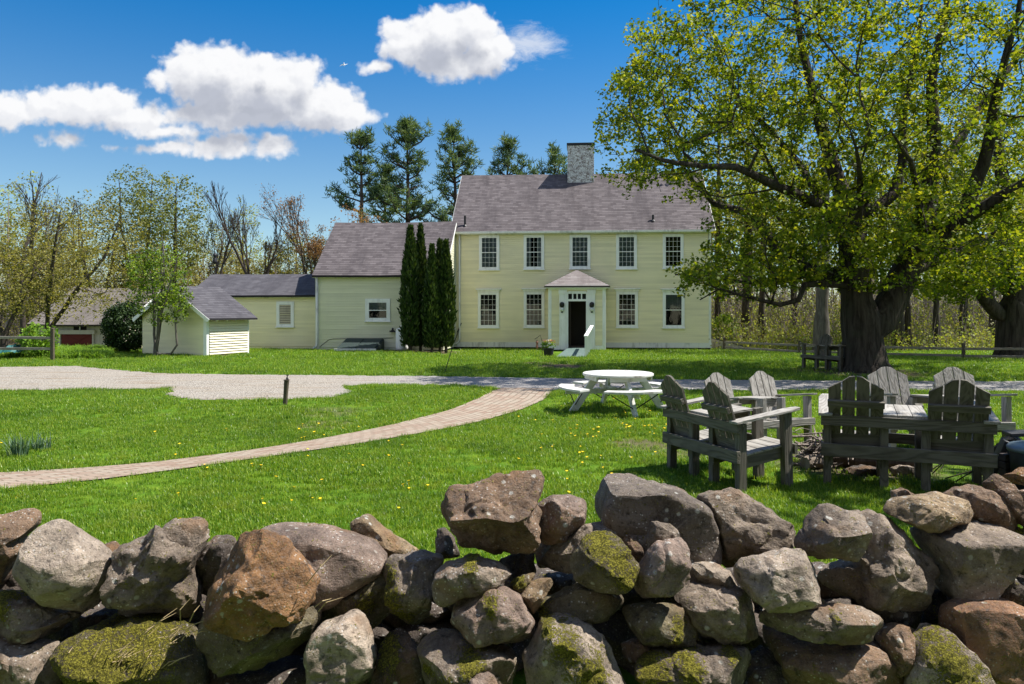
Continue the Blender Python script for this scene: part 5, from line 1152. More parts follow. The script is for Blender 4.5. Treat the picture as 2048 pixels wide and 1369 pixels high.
def stone(label, crop, pts, d, col, moss=(), blocky=0.62, nf=12, thick=0.46, top=0.0, be=0.68, group='fieldstones of the dry stone wall', seed=None, rough=0.62):
    ox, oy, s = CROP[crop]; pts = np.array([(ox + x / s, oy + y / s) for x, y in pts], float)
    k = d / FPX; q = np.stack([(pts[:, 0] - CX) * k, CAMZ + (HY - pts[:, 1]) * k], 1)
    x, y = q[:, 0], q[:, 1]; x2, y2 = np.roll(x, -1), np.roll(y, -1); cr = x * y2 - x2 * y; A_ = cr.sum() / 2
    c = np.array([((x + x2) * cr).sum(), ((y + y2) * cr).sum()]) / (6 * A_); rel = q - c
    NP, NT = (96, 52) if label[:16] != 'dark stone deep ' else (48, 26); ph = np.arange(NP) * 2 * np.pi / NP; dx, dy = np.cos(ph), np.sin(ph); Rr = np.zeros(NP)
    for i in range(len(rel)):
        a, b = rel[i], rel[(i + 1) % len(rel)]; e = b - a; den = dx * e[1] - dy * e[0]; den = np.where(abs(den) < 1e-9, 1e-9, den)
        t = (a[0] * e[1] - a[1] * e[0]) / den; u_ = (a[0] * dy - a[1] * dx) / den
        Rr = np.where((t > 0) & (u_ >= -1e-6) & (u_ <= 1 + 1e-6), np.maximum(Rr, t), Rr)
    Rr = np.where(Rr <= 0, np.median(Rr[Rr > 0]), Rr); R0 = Rr.copy()
    for _ in range(2): Rr = (np.roll(Rr, 1) + 2 * Rr + np.roll(Rr, -1)) / 4
    w = Rr.mean(); r_ = np.random.default_rng(seed if seed is not None else abs(hash(label)) % 99991 if False else int(sum(ord(ch) * (i + 3) for i, ch in enumerate(label))) % 99991)
    Td = w * 2 * thick; th = np.linspace(-np.pi / 2, np.pi / 2, NT)
    ct = np.cos(th) ** blocky; sn = np.sign(np.sin(th)) * np.abs(np.sin(th)) ** be
    X = ct[:, None] * (Rr * dx)[None]; Z = ct[:, None] * (Rr * dy)[None]; Y = -(sn * Td)[:, None] * np.ones(NP)[None]
    P_ = np.stack([X, Y, Z], 2).reshape(-1, 3)
    for _ in range(nf):                                    # broken facets, mostly on the front and top
        n = r_.normal(0, 1, 3); n[1] = -abs(n[1]) * 0.9 - 0.35; n[2] -= 0.12; n /= np.linalg.norm(n)
        dd = P_ @ n; h = dd.max() * r_.uniform(0.66, 0.86); over = np.maximum(dd - h, 0); P_ = P_ - n[None] * (over * 0.90)[:, None]
    # keep the outline after cutting
    if top: pass
    o2 = P_[:, [0, 2]]; an = np.arctan2(o2[:, 1], o2[:, 0]); rad = np.hypot(o2[:, 0], o2[:, 1]); bn = ((an + 2 * np.pi) / (2 * np.pi) * NP + 0.5).astype(int) % NP
    mx = np.zeros(NP); np.maximum.at(mx, bn, rad); mx = np.where(mx > 0, mx, Rr); f_ = Rr / mx
    for _ in range(2): f_ = (np.roll(f_, 1) + f_ + np.roll(f_, -1)) / 3
    f_ = np.clip(f_, 0.9, 1.35); P_[:, 0] *= f_[bn]; P_[:, 2] *= f_[bn]
    if top:                                                # a level upper face sloping a little to the front, with a crisp front edge
        zt_ = Rr[NP // 8: 3 * NP // 8] @ np.ones(len(Rr[NP // 8: 3 * NP // 8])) / len(Rr[NP // 8: 3 * NP // 8]) * 0.93
        lim = zt_ - np.maximum(Td * 0.35 - P_[:, 1], 0) * top; P_[:, 2] = np.minimum(P_[:, 2], np.maximum(lim, P_[:, 2] * 0.0 + lim))
    off = Vector(r_.uniform(-50, 50, 3)); out_ = np.empty_like(P_); mo = np.zeros(len(P_)); amp = 0.034 * rough
    for i, p in enumerate(P_):
        v = Vector(p); n = v.normalized(); e = v * 7.0 + off
        dsp = mnoise.fractal(e, 1.0, 2.1, 4) * amp * (w / 0.17) ** 0.6 + max(0.0, mnoise.noise(v * 4.0 + off * 2) - 0.15) * -0.05 * w / 0.17 + (abs(mnoise.noise(v * 16.0 + off)) - 0.25) * 0.016 * rough - max(0.0, 0.10 - abs(mnoise.noise(v * 6.5 + off * 3))) * 0.10 * rough
        m_ = 0.0
        for (mx_, my_, mr_) in moss:
            cx_ = ((ox + mx_ / s) - CX) * k - c[0]; cz_ = CAMZ + (HY - (oy + my_ / s)) * k - c[1]; rr = mr_ / s * k
            m_ = max(m_, 1.0 - math.hypot(p[0] - cx_, p[2] - cz_) / rr)
        if m_ > 0: dsp += 0.012 * min(1, m_ * 2) + 0.006 * mnoise.noise(v * 60.0)
        mo[i] = max(0, m_) * 0.66 if p[1] < Td * 0.6 else 0; out_[i] = p + np.array(n) * dsp
    i0 = np.arange(NT - 1)[:, None] * NP + np.arange(NP)[None]; i1 = np.arange(NT - 1)[:, None] * NP + (np.arange(NP)[None] + 1) % NP
    F_ = np.stack([i0, i1, i1 + NP, i0 + NP], 2).reshape(-1, 4)
    o = mesh_obj('fieldstone', out_, F_, M['stone'], None, True, (c[0], d, c[1]), {'moss': ('POINT', mo)})
    o.data.set_sharp_from_angle(angle=R(24))
    o.color = tuple(np.array(SCOL[col]) * r_.uniform(0.9, 1.1)) + (1,)
    return tag(o, label, 'stone', group)
S = stone
S('dark brown block cut off by the left edge of the wall', 'a', [(-60, 270), (150, 250), (205, 285), (200, 345), (110, 400), (130, 470), (40, 600), (0, 690), (-80, 690)], 3.50, 'brown')
S('large smooth pale oval boulder leaning left, second from the left on top', 'a', [(230, 330), (310, 300), (420, 345), (540, 450), (655, 590), (640, 660), (560, 770), (500, 850), (420, 830), (250, 700), (130, 560), (140, 490)], 3.42, 'pale', blocky=0.72, nf=4, rough=0.3)
S('small brown stone peeping between the pale oval and the pitted upright stone', 'a', [(570, 460), (640, 435), (720, 490), (710, 640), (640, 690), (600, 560)], 3.72, 'brown')
S('tall upright deeply pitted grey stone on top', 'a', [(960, 300), (1120, 258), (1200, 310), (1215, 380), (1170, 470), (1130, 560), (1130, 770), (1000, 880), (900, 895), (770, 890), (700, 800), (690, 600), (730, 480), (800, 400)], 3.48, 'grey', rough=1.3, nf=7)
S('dark pitted stone wedged behind the round orange stone', 'a', [(1210, 400), (1340, 390), (1370, 420), (1360, 600), (1250, 780), (1140, 760), (1135, 580), (1160, 470)], 3.60, 'dark', rough=1.2)
S('round rusty orange stone perched on a flat one', 'a', [(1390, 400), (1500, 370), (1600, 400), (1700, 480), (1780, 590), (1840, 680), (1820, 760), (1760, 860), (1640, 910), (1460, 955), (1290, 900), (1180, 830), (1170, 770), (1210, 720), (1250, 600), (1320, 480)], 3.25, 'orange', nf=9, rough=0.85)
S('long smooth whale backed boulder behind the orange stone', 'p', [(500, 1075), (520, 1060), (567, 1053), (640, 1058), (700, 1072), (750, 1092), (778, 1125), (765, 1145), (720, 1175), (655, 1212), (600, 1215), (560, 1160)], 3.62, 'purple', blocky=0.75, nf=3, rough=0.25)
S('flat layered stone carrying the orange stone', 'a', [(1135, 820), (1180, 840), (1290, 890), (1460, 930), (1640, 890), (1750, 840), (1800, 790), (1875, 850), (1830, 960), (1750, 1080), (1640, 1150), (1420, 1190), (1230, 1150), (1130, 1040), (1120, 930)], 3.33, 'olive', rough=1.0)
S('low mound of a stone overgrown with yellow moss and dead grass', 'a', [(410, 1000), (550, 920), (700, 890), (870, 900), (1010, 950), (1100, 1010), (1180, 1150), (1220, 1400), (330, 1400), (380, 1120)], 3.36, 'olive', moss=((700, 1080, 420), (900, 1000, 300), (560, 1180, 300)), nf=5)
S('wedge shaped grey ledge stone low at the left edge', 'a', [(-60, 720), (100, 735), (280, 790), (340, 860), (445, 910), (420, 980), (330, 1015), (180, 1010), (0, 960), (-60, 930)], 3.36, 'grey', moss=((60, 760, 130),))
S('pale grey stone in the bottom left corner', 'a', [(-60, 970), (60, 1000), (180, 1010), (300, 1040), (350, 1140), (350, 1400), (-60, 1400)], 3.28, 'grey')
S('broad pale stone standing low, right of the flat layered stone', 'p', [(632, 1250), (690, 1233), (715, 1232), (735, 1265), (752, 1315), (745, 1360), (730, 1420), (600, 1420), (620, 1330), (622, 1285)], 3.30, 'pale')
S('dark shaded stone underneath the flat layered stone', 'a', [(1110, 1060), (1230, 1150), (1420, 1190), (1700, 1140), (1850, 1170), (1870, 1400), (1120, 1400)], 3.42, 'dark')
S('tilted tan slab behind the whale backed boulder', 'b', [(115, 380), (190, 310), (250, 300), (330, 360), (450, 450), (555, 540), (470, 590), (370, 620), (280, 520), (180, 440)], 3.80, 'tan')
S('leaning stone with a stripe of brown moss, below the tilted slab', 'b', [(340, 600), (400, 560), (520, 545), (640, 540), (700, 560), (650, 700), (640, 800), (620, 900), (500, 1000), (430, 930), (360, 800), (320, 700)], 3.48, 'grey', moss=((420, 740, 110), (460, 850, 120), (400, 640, 70)))
S('biggest dark brown boulder crowning the middle of the wall', 'b', [(780, 140), (900, 120), (1000, 80), (1180, 50), (1250, 70), (1275, 110), (1265, 190), (1240, 250), (1255, 380), (1220, 470), (1150, 510), (1000, 555), (850, 550), (760, 480), (720, 370), (705, 250), (740, 160)], 3.46, 'brown', rough=1.1, nf=10, top=0.6)
S('small dark stone half hidden at the left of the crowning boulder', 'b', [(650, 390), (700, 370), (760, 440), (800, 560), (640, 560), (640, 450)], 3.66, 'dark')
S('rounded grey stone resting against the right of the crowning boulder', 'b', [(1250, 240), (1330, 190), (1450, 185), (1530, 220), (1545, 280), (1530, 350), (1400, 440), (1290, 465), (1240, 430), (1235, 350)], 3.52, 'purple', nf=6)
S('long arching grey stone above the mossy round stone', 'b', [(1240, 600), (1290, 500), (1400, 430), (1520, 360), (1700, 325), (1790, 335), (1810, 390), (1740, 460), (1600, 520), (1470, 600), (1350, 640)], 3.50, 'grey')
S('round stone capped with a yellow moss cushion', 'b', [(1420, 600), (1460, 510), (1530, 460), (1650, 435), (1730, 450), (1800, 540), (1850, 620), (1800, 760), (1700, 770), (1560, 730), (1450, 680)], 3.30, 'olive', moss=((1620, 470, 140), (1700, 540, 130), (1740, 610, 120)))
S('small brown stone beside the moss cushion', 'b', [(1740, 430), (1800, 405), (1850, 470), (1880, 580), (1820, 600), (1740, 500)], 3.46, 'brown')
S('huge dark stone with a flat sunlit top', 'p', [(1203, 990), (1215, 960), (1290, 958), (1310, 962), (1365, 985), (1400, 1003), (1420, 1040), (1432, 1100), (1428, 1122), (1390, 1135), (1330, 1145), (1270, 1110), (1230, 1060), (1197, 1045), (1198, 1015)], 3.66, 'slate', blocky=0.12, nf=0, thick=0.40, top=0.06, be=0.22, rough=0.5)
S('thin grey slab leaning on the huge flat topped stone', 'p', [(1302, 1040), (1345, 1048), (1364, 1060), (1362, 1100), (1300, 1110), (1293, 1075)], 3.36, 'grey', thick=0.25)
S('egg shaped purplish stone below the leaning slab', 'c', [(0, 480), (40, 430), (110, 410), (200, 420), (220, 470), (230, 600), (180, 680), (60, 750), (-30, 770), (-70, 700), (-60, 580)], 3.26, 'purple', nf=7)
S('broad grooved stone right of the huge flat topped stone', 'c', [(275, 190), (330, 165), (470, 150), (560, 190), (700, 290), (820, 380), (790, 480), (640, 540), (500, 590), (420, 600), (370, 470), (340, 360), (290, 260)], 3.58, 'grey', rough=0.95)
S('pale flat faced stone with sharp upper edge', 'c', [(480, 590), (530, 540), (700, 490), (800, 465), (860, 480), (950, 620), (960, 740), (900, 770), (720, 810), (620, 780), (540, 720), (480, 650)], 3.26, 'pale', blocky=0.5, top=0.35)
S('angular blocky stone perched over the pale flat faced stone', 'c', [(900, 290), (990, 215), (1050, 240), (1130, 270), (1200, 270), (1215, 320), (1180, 480), (1110, 540), (940, 560), (850, 500), (800, 450), (830, 380)], 3.40, 'grey', blocky=0.5, top=0.5)
S('broad rough boulder at the right, below the angular block', 'c', [(1210, 290), (1290, 280), (1380, 350), (1470, 430), (1550, 520), (1560, 600), (1500, 690), (1480, 740), (1370, 810), (1290, 790), (1200, 740), (1050, 740), (970, 680), (980, 620), (1080, 560), (1130, 480), (1180, 380)], 3.45, 'grey', rough=0.9)
S('flat tapering stone topmost near the right end', 'c', [(1270, 270), (1340, 190), (1450, 170), (1600, 170), (1750, 205), (1805, 250), (1800, 310), (1720, 345), (1480, 360), (1380, 320)], 3.52, 'tan', nf=5)
S('rounded brown stone right behind the flat tapering stone', 'c', [(1610, 170), (1690, 110), (1800, 120), (1920, 180), (2000, 240), (2025, 300), (2000, 360), (1850, 370), (1740, 340), (1660, 280)], 3.66, 'brown')
S('tiny brown stone tip behind the flat tapering stone', 'c', [(1335, 150), (1390, 125), (1450, 165), (1460, 230), (1340, 230)], 3.74, 'brown')
S('pointed brown stone near the top right corner', 'c', [(1840, 110), (1910, 55), (1960, 80), (2048, 140), (2080, 200), (1990, 220), (1900, 190)], 3.84, 'brown')
S('stone cut off by the right edge under the pointed one', 'c', [(1920, 160), (1990, 130), (2110, 150), (2110, 350), (2030, 345), (1990, 270)], 3.60, 'brown')
S('rusty orange stone cut off at the top right edge', 'c', [(1940, 70), (2048, 20), (2110, 20), (2110, 120), (1990, 110)], 4.05, 'orange')
S('big square faced grey block at the right end', 'c', [(1470, 385), (1700, 360), (1870, 355), (2000, 365), (2030, 440), (2046, 560), (1990, 610), (1850, 650), (1780, 720), (1640, 750), (1590, 670), (1580, 540), (1530, 470)], 3.48, 'grey', blocky=0.20, nf=2, top=0.10, be=0.28, rough=0.5)
S('small pale stone tucked between the egg shaped and flat faced stones', 'c', [(200, 560), (290, 540), (380, 545), (470, 600), (490, 690), (420, 710), (220, 700), (225, 620)], 3.42, 'pale')
S('hollowed stone with a shaded body below the small pale one', 'c', [(120, 720), (250, 680), (450, 680), (545, 740), (590, 830), (625, 1000), (480, 1040), (300, 1000), (250, 870)], 3.32, 'grey', rough=0.85)
S('dark greenish stone with a mossy right end', 'p', [(1245, 1228), (1282, 1214), (1340, 1216), (1392, 1228), (1402, 1265), (1398, 1305), (1340, 1310), (1285, 1285), (1256, 1256)], 3.28, 'olive', moss=((1352, 1245, 26), (1345, 1262, 24)))
S('flat slab under the pale flat faced stone', 'c', [(610, 850), (760, 810), (960, 785), (1180, 785), (1300, 850), (1305, 900), (1220, 950), (1060, 965), (880, 955), (700, 930), (620, 890)], 3.24, 'grey', moss=((985, 805, 26),))
S('big rounded brown stone low under the flat slab', 'c', [(640, 930), (900, 955), (1200, 965), (1280, 1040), (1350, 1150), (1380, 1330), (1200, 1400), (900, 1340), (720, 1150)], 3.34, 'brown', nf=6)
S('triangular brown stone pointing down beside the flat slab', 'c', [(1300, 910), (1380, 875), (1460, 900), (1530, 970), (1500, 1030), (1430, 1110), (1370, 1180), (1290, 1080), (1270, 970)], 3.28, 'brown', blocky=0.5)
S('big smooth rust brown boulder low at the right edge', 'c', [(1640, 800), (1720, 760), (1850, 745), (1980, 755), (2110, 820), (2110, 1300), (1900, 1300), (1760, 1120), (1640, 940)], 3.28, 'rust', blocky=0.72, nf=5, rough=0.35)
S('bright green mossy stone with white lichen at lower right', 'c', [(1510, 1010), (1580, 930), (1680, 960), (1780, 1060), (1840, 1180), (1920, 1400), (1380, 1400), (1440, 1120)], 3.18, 'pale', moss=((1600, 1050, 170), (1660, 1160, 220), (1760, 1280, 200)))
S('long mossy stone at the bottom, under the dark greenish one', 'c', [(-60, 1080), (60, 1040), (260, 1030), (420, 1020), (540, 1040), (575, 1100), (570, 1300), (100, 1330), (-60, 1200)], 3.20, 'grey', moss=((20, 1090, 150), (200, 1070, 110), (430, 1020, 60)))
S('pointed pale stone under the crowning boulder', 'b', [(640, 640), (720, 580), (870, 560), (1000, 590), (1120, 650), (1100, 690), (900, 740), (740, 800), (650, 820), (620, 770)], 3.30, 'grey', moss=((860, 565, 60),), nf=6)
S('smooth rounded stone below the pointed pale one', 'b', [(720, 880), (800, 800), (900, 750), (1040, 740), (1150, 790), (1210, 870), (1250, 990), (1220, 1080), (1100, 1100), (960, 1060), (800, 990), (730, 930)], 3.24, 'purple', moss=((975, 790, 70),))
S('thin sliver of stone beside the pointed pale one', 'b', [(1060, 720), (1200, 640), (1240, 650), (1150, 760), (1080, 770)], 3.36, 'olive', moss=((1140, 690, 60),))
S('narrow tan stone right of the sliver', 'b', [(1110, 750), (1200, 690), (1330, 660), (1345, 700), (1290, 780), (1210, 870), (1140, 800)], 3.34, 'tan')
S('wide shaded stone above the big mossy stone', 'b', [(1240, 830), (1350, 770), (1500, 700), (1640, 740), (1760, 790), (1740, 870), (1500, 960), (1260, 920)], 3.36, 'olive', moss=((1280, 850, 60),))
S('big domed stone with golden moss at the bottom middle', 'b', [(1260, 960), (1330, 915), (1480, 915), (1580, 960), (1660, 1060), (1720, 1180), (1800, 1400), (1190, 1400), (1180, 1130), (1230, 1050)], 3.18, 'pale', moss=((1400, 1010, 150), (1520, 1130, 170), (1560, 1240, 150), (1310, 940, 70)), nf=5)
S('dark stone lodged right of the golden moss stone', 'b', [(1720, 1060), (1850, 1010), (1990, 1070), (1980, 1140), (1850, 1200), (1740, 1150)], 3.28, 'dark')
S('broad stone with moss tufts at the bottom, left of the golden moss', 'b', [(540, 1080), (660, 1010), (860, 1040), (1000, 1080), (1110, 1120), (1130, 1180), (1060, 1400), (580, 1400), (550, 1180)], 3.22, 'grey', moss=((860, 1110, 110), (760, 1240, 130), (620, 1190, 70), (700, 1280, 90)))
S('small pale stone at the bottom edge in front of the moss tufts', 'b', [(800, 1400), (850, 1230), (900, 1200), (980, 1240), (1050, 1400)], 3.08, 'purple')
S('dark mossy stone in the shaded gap at the bottom', 'b', [(240, 1400), (330, 1080), (400, 1000), (480, 1000), (550, 1090), (570, 1200), (600, 1400)], 3.34, 'dark', moss=((380, 1100, 120),))
S('shaded stone under the right of the crowning boulder', 'b', [(1010, 560), (1150, 510), (1230, 530), (1250, 660), (1120, 690), (1000, 640)], 3.56, 'dark')
S('dark stone in the gap below the square faced block', 'c', [(1830, 660), (1960, 610), (2110, 640), (2110, 790), (1900, 780)], 3.46, 'dark')
S('stone cut off by the right edge beside the square faced block', 'c', [(2000, 370), (2048, 360), (2110, 380), (2110, 640), (2040, 620)], 3.56, 'grey', moss=((2030, 385, 50),))
S('dark stone between the rough boulder and the rust brown one', 'c', [(1480, 720), (1600, 690), (1680, 780), (1640, 900), (1500, 920)], 3.50, 'dark')
S('shaded stone below the broad rough boulder', 'c', [(1180, 730), (1400, 780), (1510, 810), (1520, 920), (1450, 940), (1310, 880), (1200, 820)], 3.44, 'dark')
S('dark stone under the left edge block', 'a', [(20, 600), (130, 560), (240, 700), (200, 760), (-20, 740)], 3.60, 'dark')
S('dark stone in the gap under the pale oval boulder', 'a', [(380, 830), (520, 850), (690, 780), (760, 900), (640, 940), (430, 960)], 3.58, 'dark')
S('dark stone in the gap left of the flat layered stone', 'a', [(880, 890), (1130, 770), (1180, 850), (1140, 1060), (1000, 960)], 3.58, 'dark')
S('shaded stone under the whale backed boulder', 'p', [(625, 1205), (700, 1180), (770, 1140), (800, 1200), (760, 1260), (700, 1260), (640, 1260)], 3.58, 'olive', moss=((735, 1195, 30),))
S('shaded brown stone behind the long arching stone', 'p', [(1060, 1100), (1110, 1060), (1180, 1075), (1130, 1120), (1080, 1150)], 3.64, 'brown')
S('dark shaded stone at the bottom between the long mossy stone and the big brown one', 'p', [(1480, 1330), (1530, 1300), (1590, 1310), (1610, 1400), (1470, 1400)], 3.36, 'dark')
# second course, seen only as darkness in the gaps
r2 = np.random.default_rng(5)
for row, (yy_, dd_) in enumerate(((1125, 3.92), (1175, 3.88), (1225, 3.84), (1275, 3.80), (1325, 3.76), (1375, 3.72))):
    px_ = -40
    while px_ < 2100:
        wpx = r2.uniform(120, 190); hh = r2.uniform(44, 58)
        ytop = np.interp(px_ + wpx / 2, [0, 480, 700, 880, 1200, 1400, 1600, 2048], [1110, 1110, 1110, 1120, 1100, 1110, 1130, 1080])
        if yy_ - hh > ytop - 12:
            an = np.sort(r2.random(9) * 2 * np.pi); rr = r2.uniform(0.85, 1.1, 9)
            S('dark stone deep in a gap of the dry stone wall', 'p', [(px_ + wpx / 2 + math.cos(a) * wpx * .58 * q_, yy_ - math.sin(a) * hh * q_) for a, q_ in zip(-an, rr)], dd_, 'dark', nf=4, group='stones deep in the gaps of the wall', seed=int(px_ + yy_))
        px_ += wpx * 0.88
for sd_, xs in ((-1, (-90, -240, -390)), (1, (2150, 2300, 2450))):      # the wall runs on a little beyond both edges
    for row, yy_ in enumerate((1090, 1190, 1300)):
        for k, xx in enumerate(xs):
            an = np.sort(r2.random(10) * 6.283); wpx = r2.uniform(88, 112); hh = r2.uniform(58, 74); xx2 = xx + (row % 2) * 60 * sd_
            S('fieldstone of the wall beyond the edges of the picture', 'p', [(xx2 + math.cos(a) * wpx * q_, yy_ - math.sin(a) * hh * q_) for a, q_ in zip(-an, r2.uniform(0.85, 1.1, 10))], 3.5 - row * 0.1, ('grey', 'brown', 'purple', 'dark')[(row + k) % 4], group='fieldstones beyond the edges of the picture', seed=int(9000 + xx + yy_))
# dead grass blades lying on the mossy mound
mb = MB(); r3 = random.Random(4)
for k in range(46):
    bx, by = r3.choice([(760, 1120), (900, 1020), (650, 1200), (560, 1100), (1000, 950), (1950, 720)]); bx += r3.uniform(-160, 160); by += r3.uniform(-60, 160)
    p = at(bx / 2.926, 940 + by / 2.926, 3.36 - 0.16); L = r3.uniform(0.06, 0.17); a = r3.uniform(0.3, 1.3)
    q = p + Vector((math.cos(a) * L, r3.uniform(-.03, .03), math.sin(a) * L)); mid_ = (p + q) / 2 + Vector((r3.uniform(-.02, .02), -0.03, 0.02))
    mb.tube([p, mid_, q], [0.0022, 0.0020, 0.0008], 4)
tag(mb.build('dead_grass', mat_plain('straw', (0.38, 0.29, 0.15), 0.8)), 'dry straw coloured grass lying over the mossy stone', 'dead grass', kind='stuff')

# ---------------------------------------------------------------- garden seats: two chairs joined by a small table
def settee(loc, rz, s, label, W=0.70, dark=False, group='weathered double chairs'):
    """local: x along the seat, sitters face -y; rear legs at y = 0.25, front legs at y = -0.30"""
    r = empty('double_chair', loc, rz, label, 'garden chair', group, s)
    wx, wy, wz = [M[('wood_shade_' if dark else 'wood_') + a_] for a_ in 'xyz']  # dark paints shade into legs, rails and backs; seat, arms, table stay light
    lx = (-W + 0.045, -0.17, 0.17, W - 0.045)
    for x in lx:
        MB().hexa([(x - .035, 0.21, -0.02), (x + .035, 0.21, -0.02), (x + .035, 0.30, -0.02), (x - .035, 0.30, -0.02), (x - .035, 0.21, 0.66), (x + .035, 0.21, 0.66), (x + .035, 0.30, 0.66), (x - .035, 0.30, 0.66)]).build('leg', wz, r, 0.004)
        MB().hexa([(x - .035, -0.36, -0.02), (x + .035, -0.36, -0.02), (x + .035, -0.26, -0.02), (x - .035, -0.26, -0.02), (x - .035, -0.34, 0.745), (x + .035, -0.34, 0.745), (x + .035, -0.24, 0.735), (x - .035, -0.24, 0.735)]).build('leg', wz, r, 0.004)
    MB().box(-W - 0.01, W + 0.01, 0.302, 0.34, 0.575, 0.675).build('upper_rail', wx, r, 0.004)
    MB().box(-W - 0.01, W + 0.01, 0.302, 0.345, 0.285, 0.405).build('lower_rail', wx, r, 0.004)
    MB().box(-W - 0.005, W + 0.005, -0.40, -0.362, 0.33, 0.43).build('apron', wx, r, 0.004)
    for x in lx:
        sd = 0.036 if x in (lx[0], lx[2]) else -0.036
        MB().hexa([(x + sd - .014, -0.36, 0.30), (x + sd + .014, -0.36, 0.30), (x + sd + .014, 0.30, 0.20), (x + sd - .014, 0.30, 0.20), (x + sd - .014, -0.36, 0.42), (x + sd + .014, -0.36, 0.42), (x + sd + .014, 0.30, 0.32), (x + sd - .014, 0.30, 0.32)]).build('seat_rail', wy, r)
    for sg in (-1, 1):
        xc = sg * (W - 0.045 + 0.17) / 2; sw_ = W - 0.235
        sb = MB()
        for k in range(5):
            y0 = -0.38 + k * 0.118; z0_ = 0.438 - (k) * 0.017
            sb.hexa([(xc - sw_ / 2, y0, z0_ - .02), (xc + sw_ / 2, y0, z0_ - .02), (xc + sw_ / 2, y0 + .108, z0_ - .036), (xc - sw_ / 2, y0 + .108, z0_ - .036), (xc - sw_ / 2, y0, z0_), (xc + sw_ / 2, y0, z0_), (xc + sw_ / 2, y0 + .108, z0_ - .016), (xc - sw_ / 2, y0 + .108, z0_ - .016)])
        sb.build('seat', M['wood_x'], r, 0.003)
        hb = (W - 0.22) / 2; bk = MB(); gap = 0.013; wd_ = (W - 0.22) / 4 - gap
        def bp(x, z): return (x, 0.17 + (z - 0.30) * 0.34, z)
        for k in range(4):
            xa = xc + (k - 2) * (wd_ + gap) + gap / 2; xb = xa + wd_
            if k == 0: tops = [(xa, 0.945), (xb, 1.005)]
            elif k == 1: tops = [(xa, 1.012), (xa + wd_ * .55, 1.055), (xb, 1.062)]
            elif k == 2: tops = [(xa, 1.062), (xb - wd_ * .55, 1.055), (xb, 1.012)]
            else: tops = [(xa, 1.005), (xb, 0.945)]
            bk.prism([bp(xa, 0.27), bp(xb, 0.27)] + [bp(*t) for t in reversed(tops)], (0, 0.024, -0.008))
        b = bk.build('back', wz, r, 0.003)
        y_, z_ = 0.17 + (0.80 - 0.30) * 0.34 + 0.028, 0.80
        MB().hexa([(xc - hb, y_ - .0, z_ - .03), (xc + hb, y_ - .0, z_ - .03), (xc + hb, y_ + .035, z_ - .042), (xc - hb, y_ + .035, z_ - .042), (xc - hb, y_ + .02, z_ + .03), (xc + hb, y_ + .02, z_ + .03), (xc + hb, y_ + .055, z_ + .018), (xc - hb, y_ + .055, z_ + .018)]).build('batten', wx, b, 0.003)
        MB().hexa([(xc - hb, .215, .385), (xc + hb, .215, .385), (xc + hb, .24, .38), (xc - hb, .24, .38), (xc - hb, .24, .50), (xc + hb, .24, .50), (xc + hb, .265, .495), (xc - hb, .265, .495)]).build('batten', wx, b, 0.003)
        xa = sg * (W - 0.03); w_ = 0.062
        MB().prism([(xa - w_, 0.36, 0.665), (xa + w_, 0.36, 0.665), (xa + w_ * 1.1, -0.30, 0.752), (xa + w_ * .6, -0.43, 0.769), (xa - w_ * .6, -0.43, 0.769), (xa - w_ * 1.1, -0.30, 0.752)], (0, 0, 0.026)).build('arm', M['wood_y'], r, 0.004)
    tt = MB()
    for k in range(3): tt.hexa([(-0.185 + k * .124, 0.30, 0.672), (-0.185 + k * .124 + .12, 0.30, 0.672), (-0.185 + k * .124 + .12, -0.22, 0.712), (-0.185 + k * .124, -0.22, 0.712), (-0.185 + k * .124, 0.30, 0.698), (-0.185 + k * .124 + .12, 0.30, 0.698), (-0.185 + k * .124 + .12, -0.22, 0.738), (-0.185 + k * .124, -0.22, 0.738)])
    tt.build('table_top', M['wood_y'], r, 0.003)
    MB().box(-0.17, 0.17, -0.205, -0.170, 0.60, 0.706).build('table_apron', wx, r, 0.003)
    return r
def face(dx, dy): return math.atan2(dx, -dy)          # rotation that turns local -y to (dx, dy)
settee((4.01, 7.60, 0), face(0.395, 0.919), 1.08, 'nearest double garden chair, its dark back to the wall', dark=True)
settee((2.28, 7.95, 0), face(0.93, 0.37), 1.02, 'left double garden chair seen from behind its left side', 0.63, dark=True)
settee((3.24, 9.75, 0), face(0.38, -0.92), 0.90, 'sunlit double garden chair facing the wall, far side of the fire pit')
settee((5.42, 9.45, 0), face(-0.03, -1.0), 0.98, 'double garden chair with bluish shaded backs right of the fire pit', 0.76)
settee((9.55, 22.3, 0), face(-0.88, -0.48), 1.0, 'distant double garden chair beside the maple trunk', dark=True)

# picnic table
px_, py_ = (1236 - CX) * 13.2 / FPX, 13.2
pt_ = empty('picnic_table', (px_, py_, 0), R(12), 'round white picnic table with four curved benches', 'picnic table')
tp = MB(); N = 40
tp.lathe([(0.618, 0.632), (0.628, 0.640), (0.628, 0.668), (0.618, 0.676)], n=N).build('table_top', M['table_white'], pt_)
ap = MB()
for k in range(4):
    a = k * math.pi / 2; c_, s_ = math.cos(a), math.sin(a)
    ap.beam((c_ * .50 - s_ * .33, s_ * .50 + c_ * .33, .595), (c_ * .50 + s_ * .33, s_ * .50 - c_ * .33, .595), 0.035, 0.075)
    ap.beam((-c_ * .5, -s_ * .5, .36), (c_ * .97, s_ * .97, .36), 0.04, 0.08) if k < 2 else ap.beam((c_ * .5, s_ * .5, .361), (c_ * .97, s_ * .97, .361), 0.041, 0.081)
ap.build('support_beams', M['table_white'], pt_)
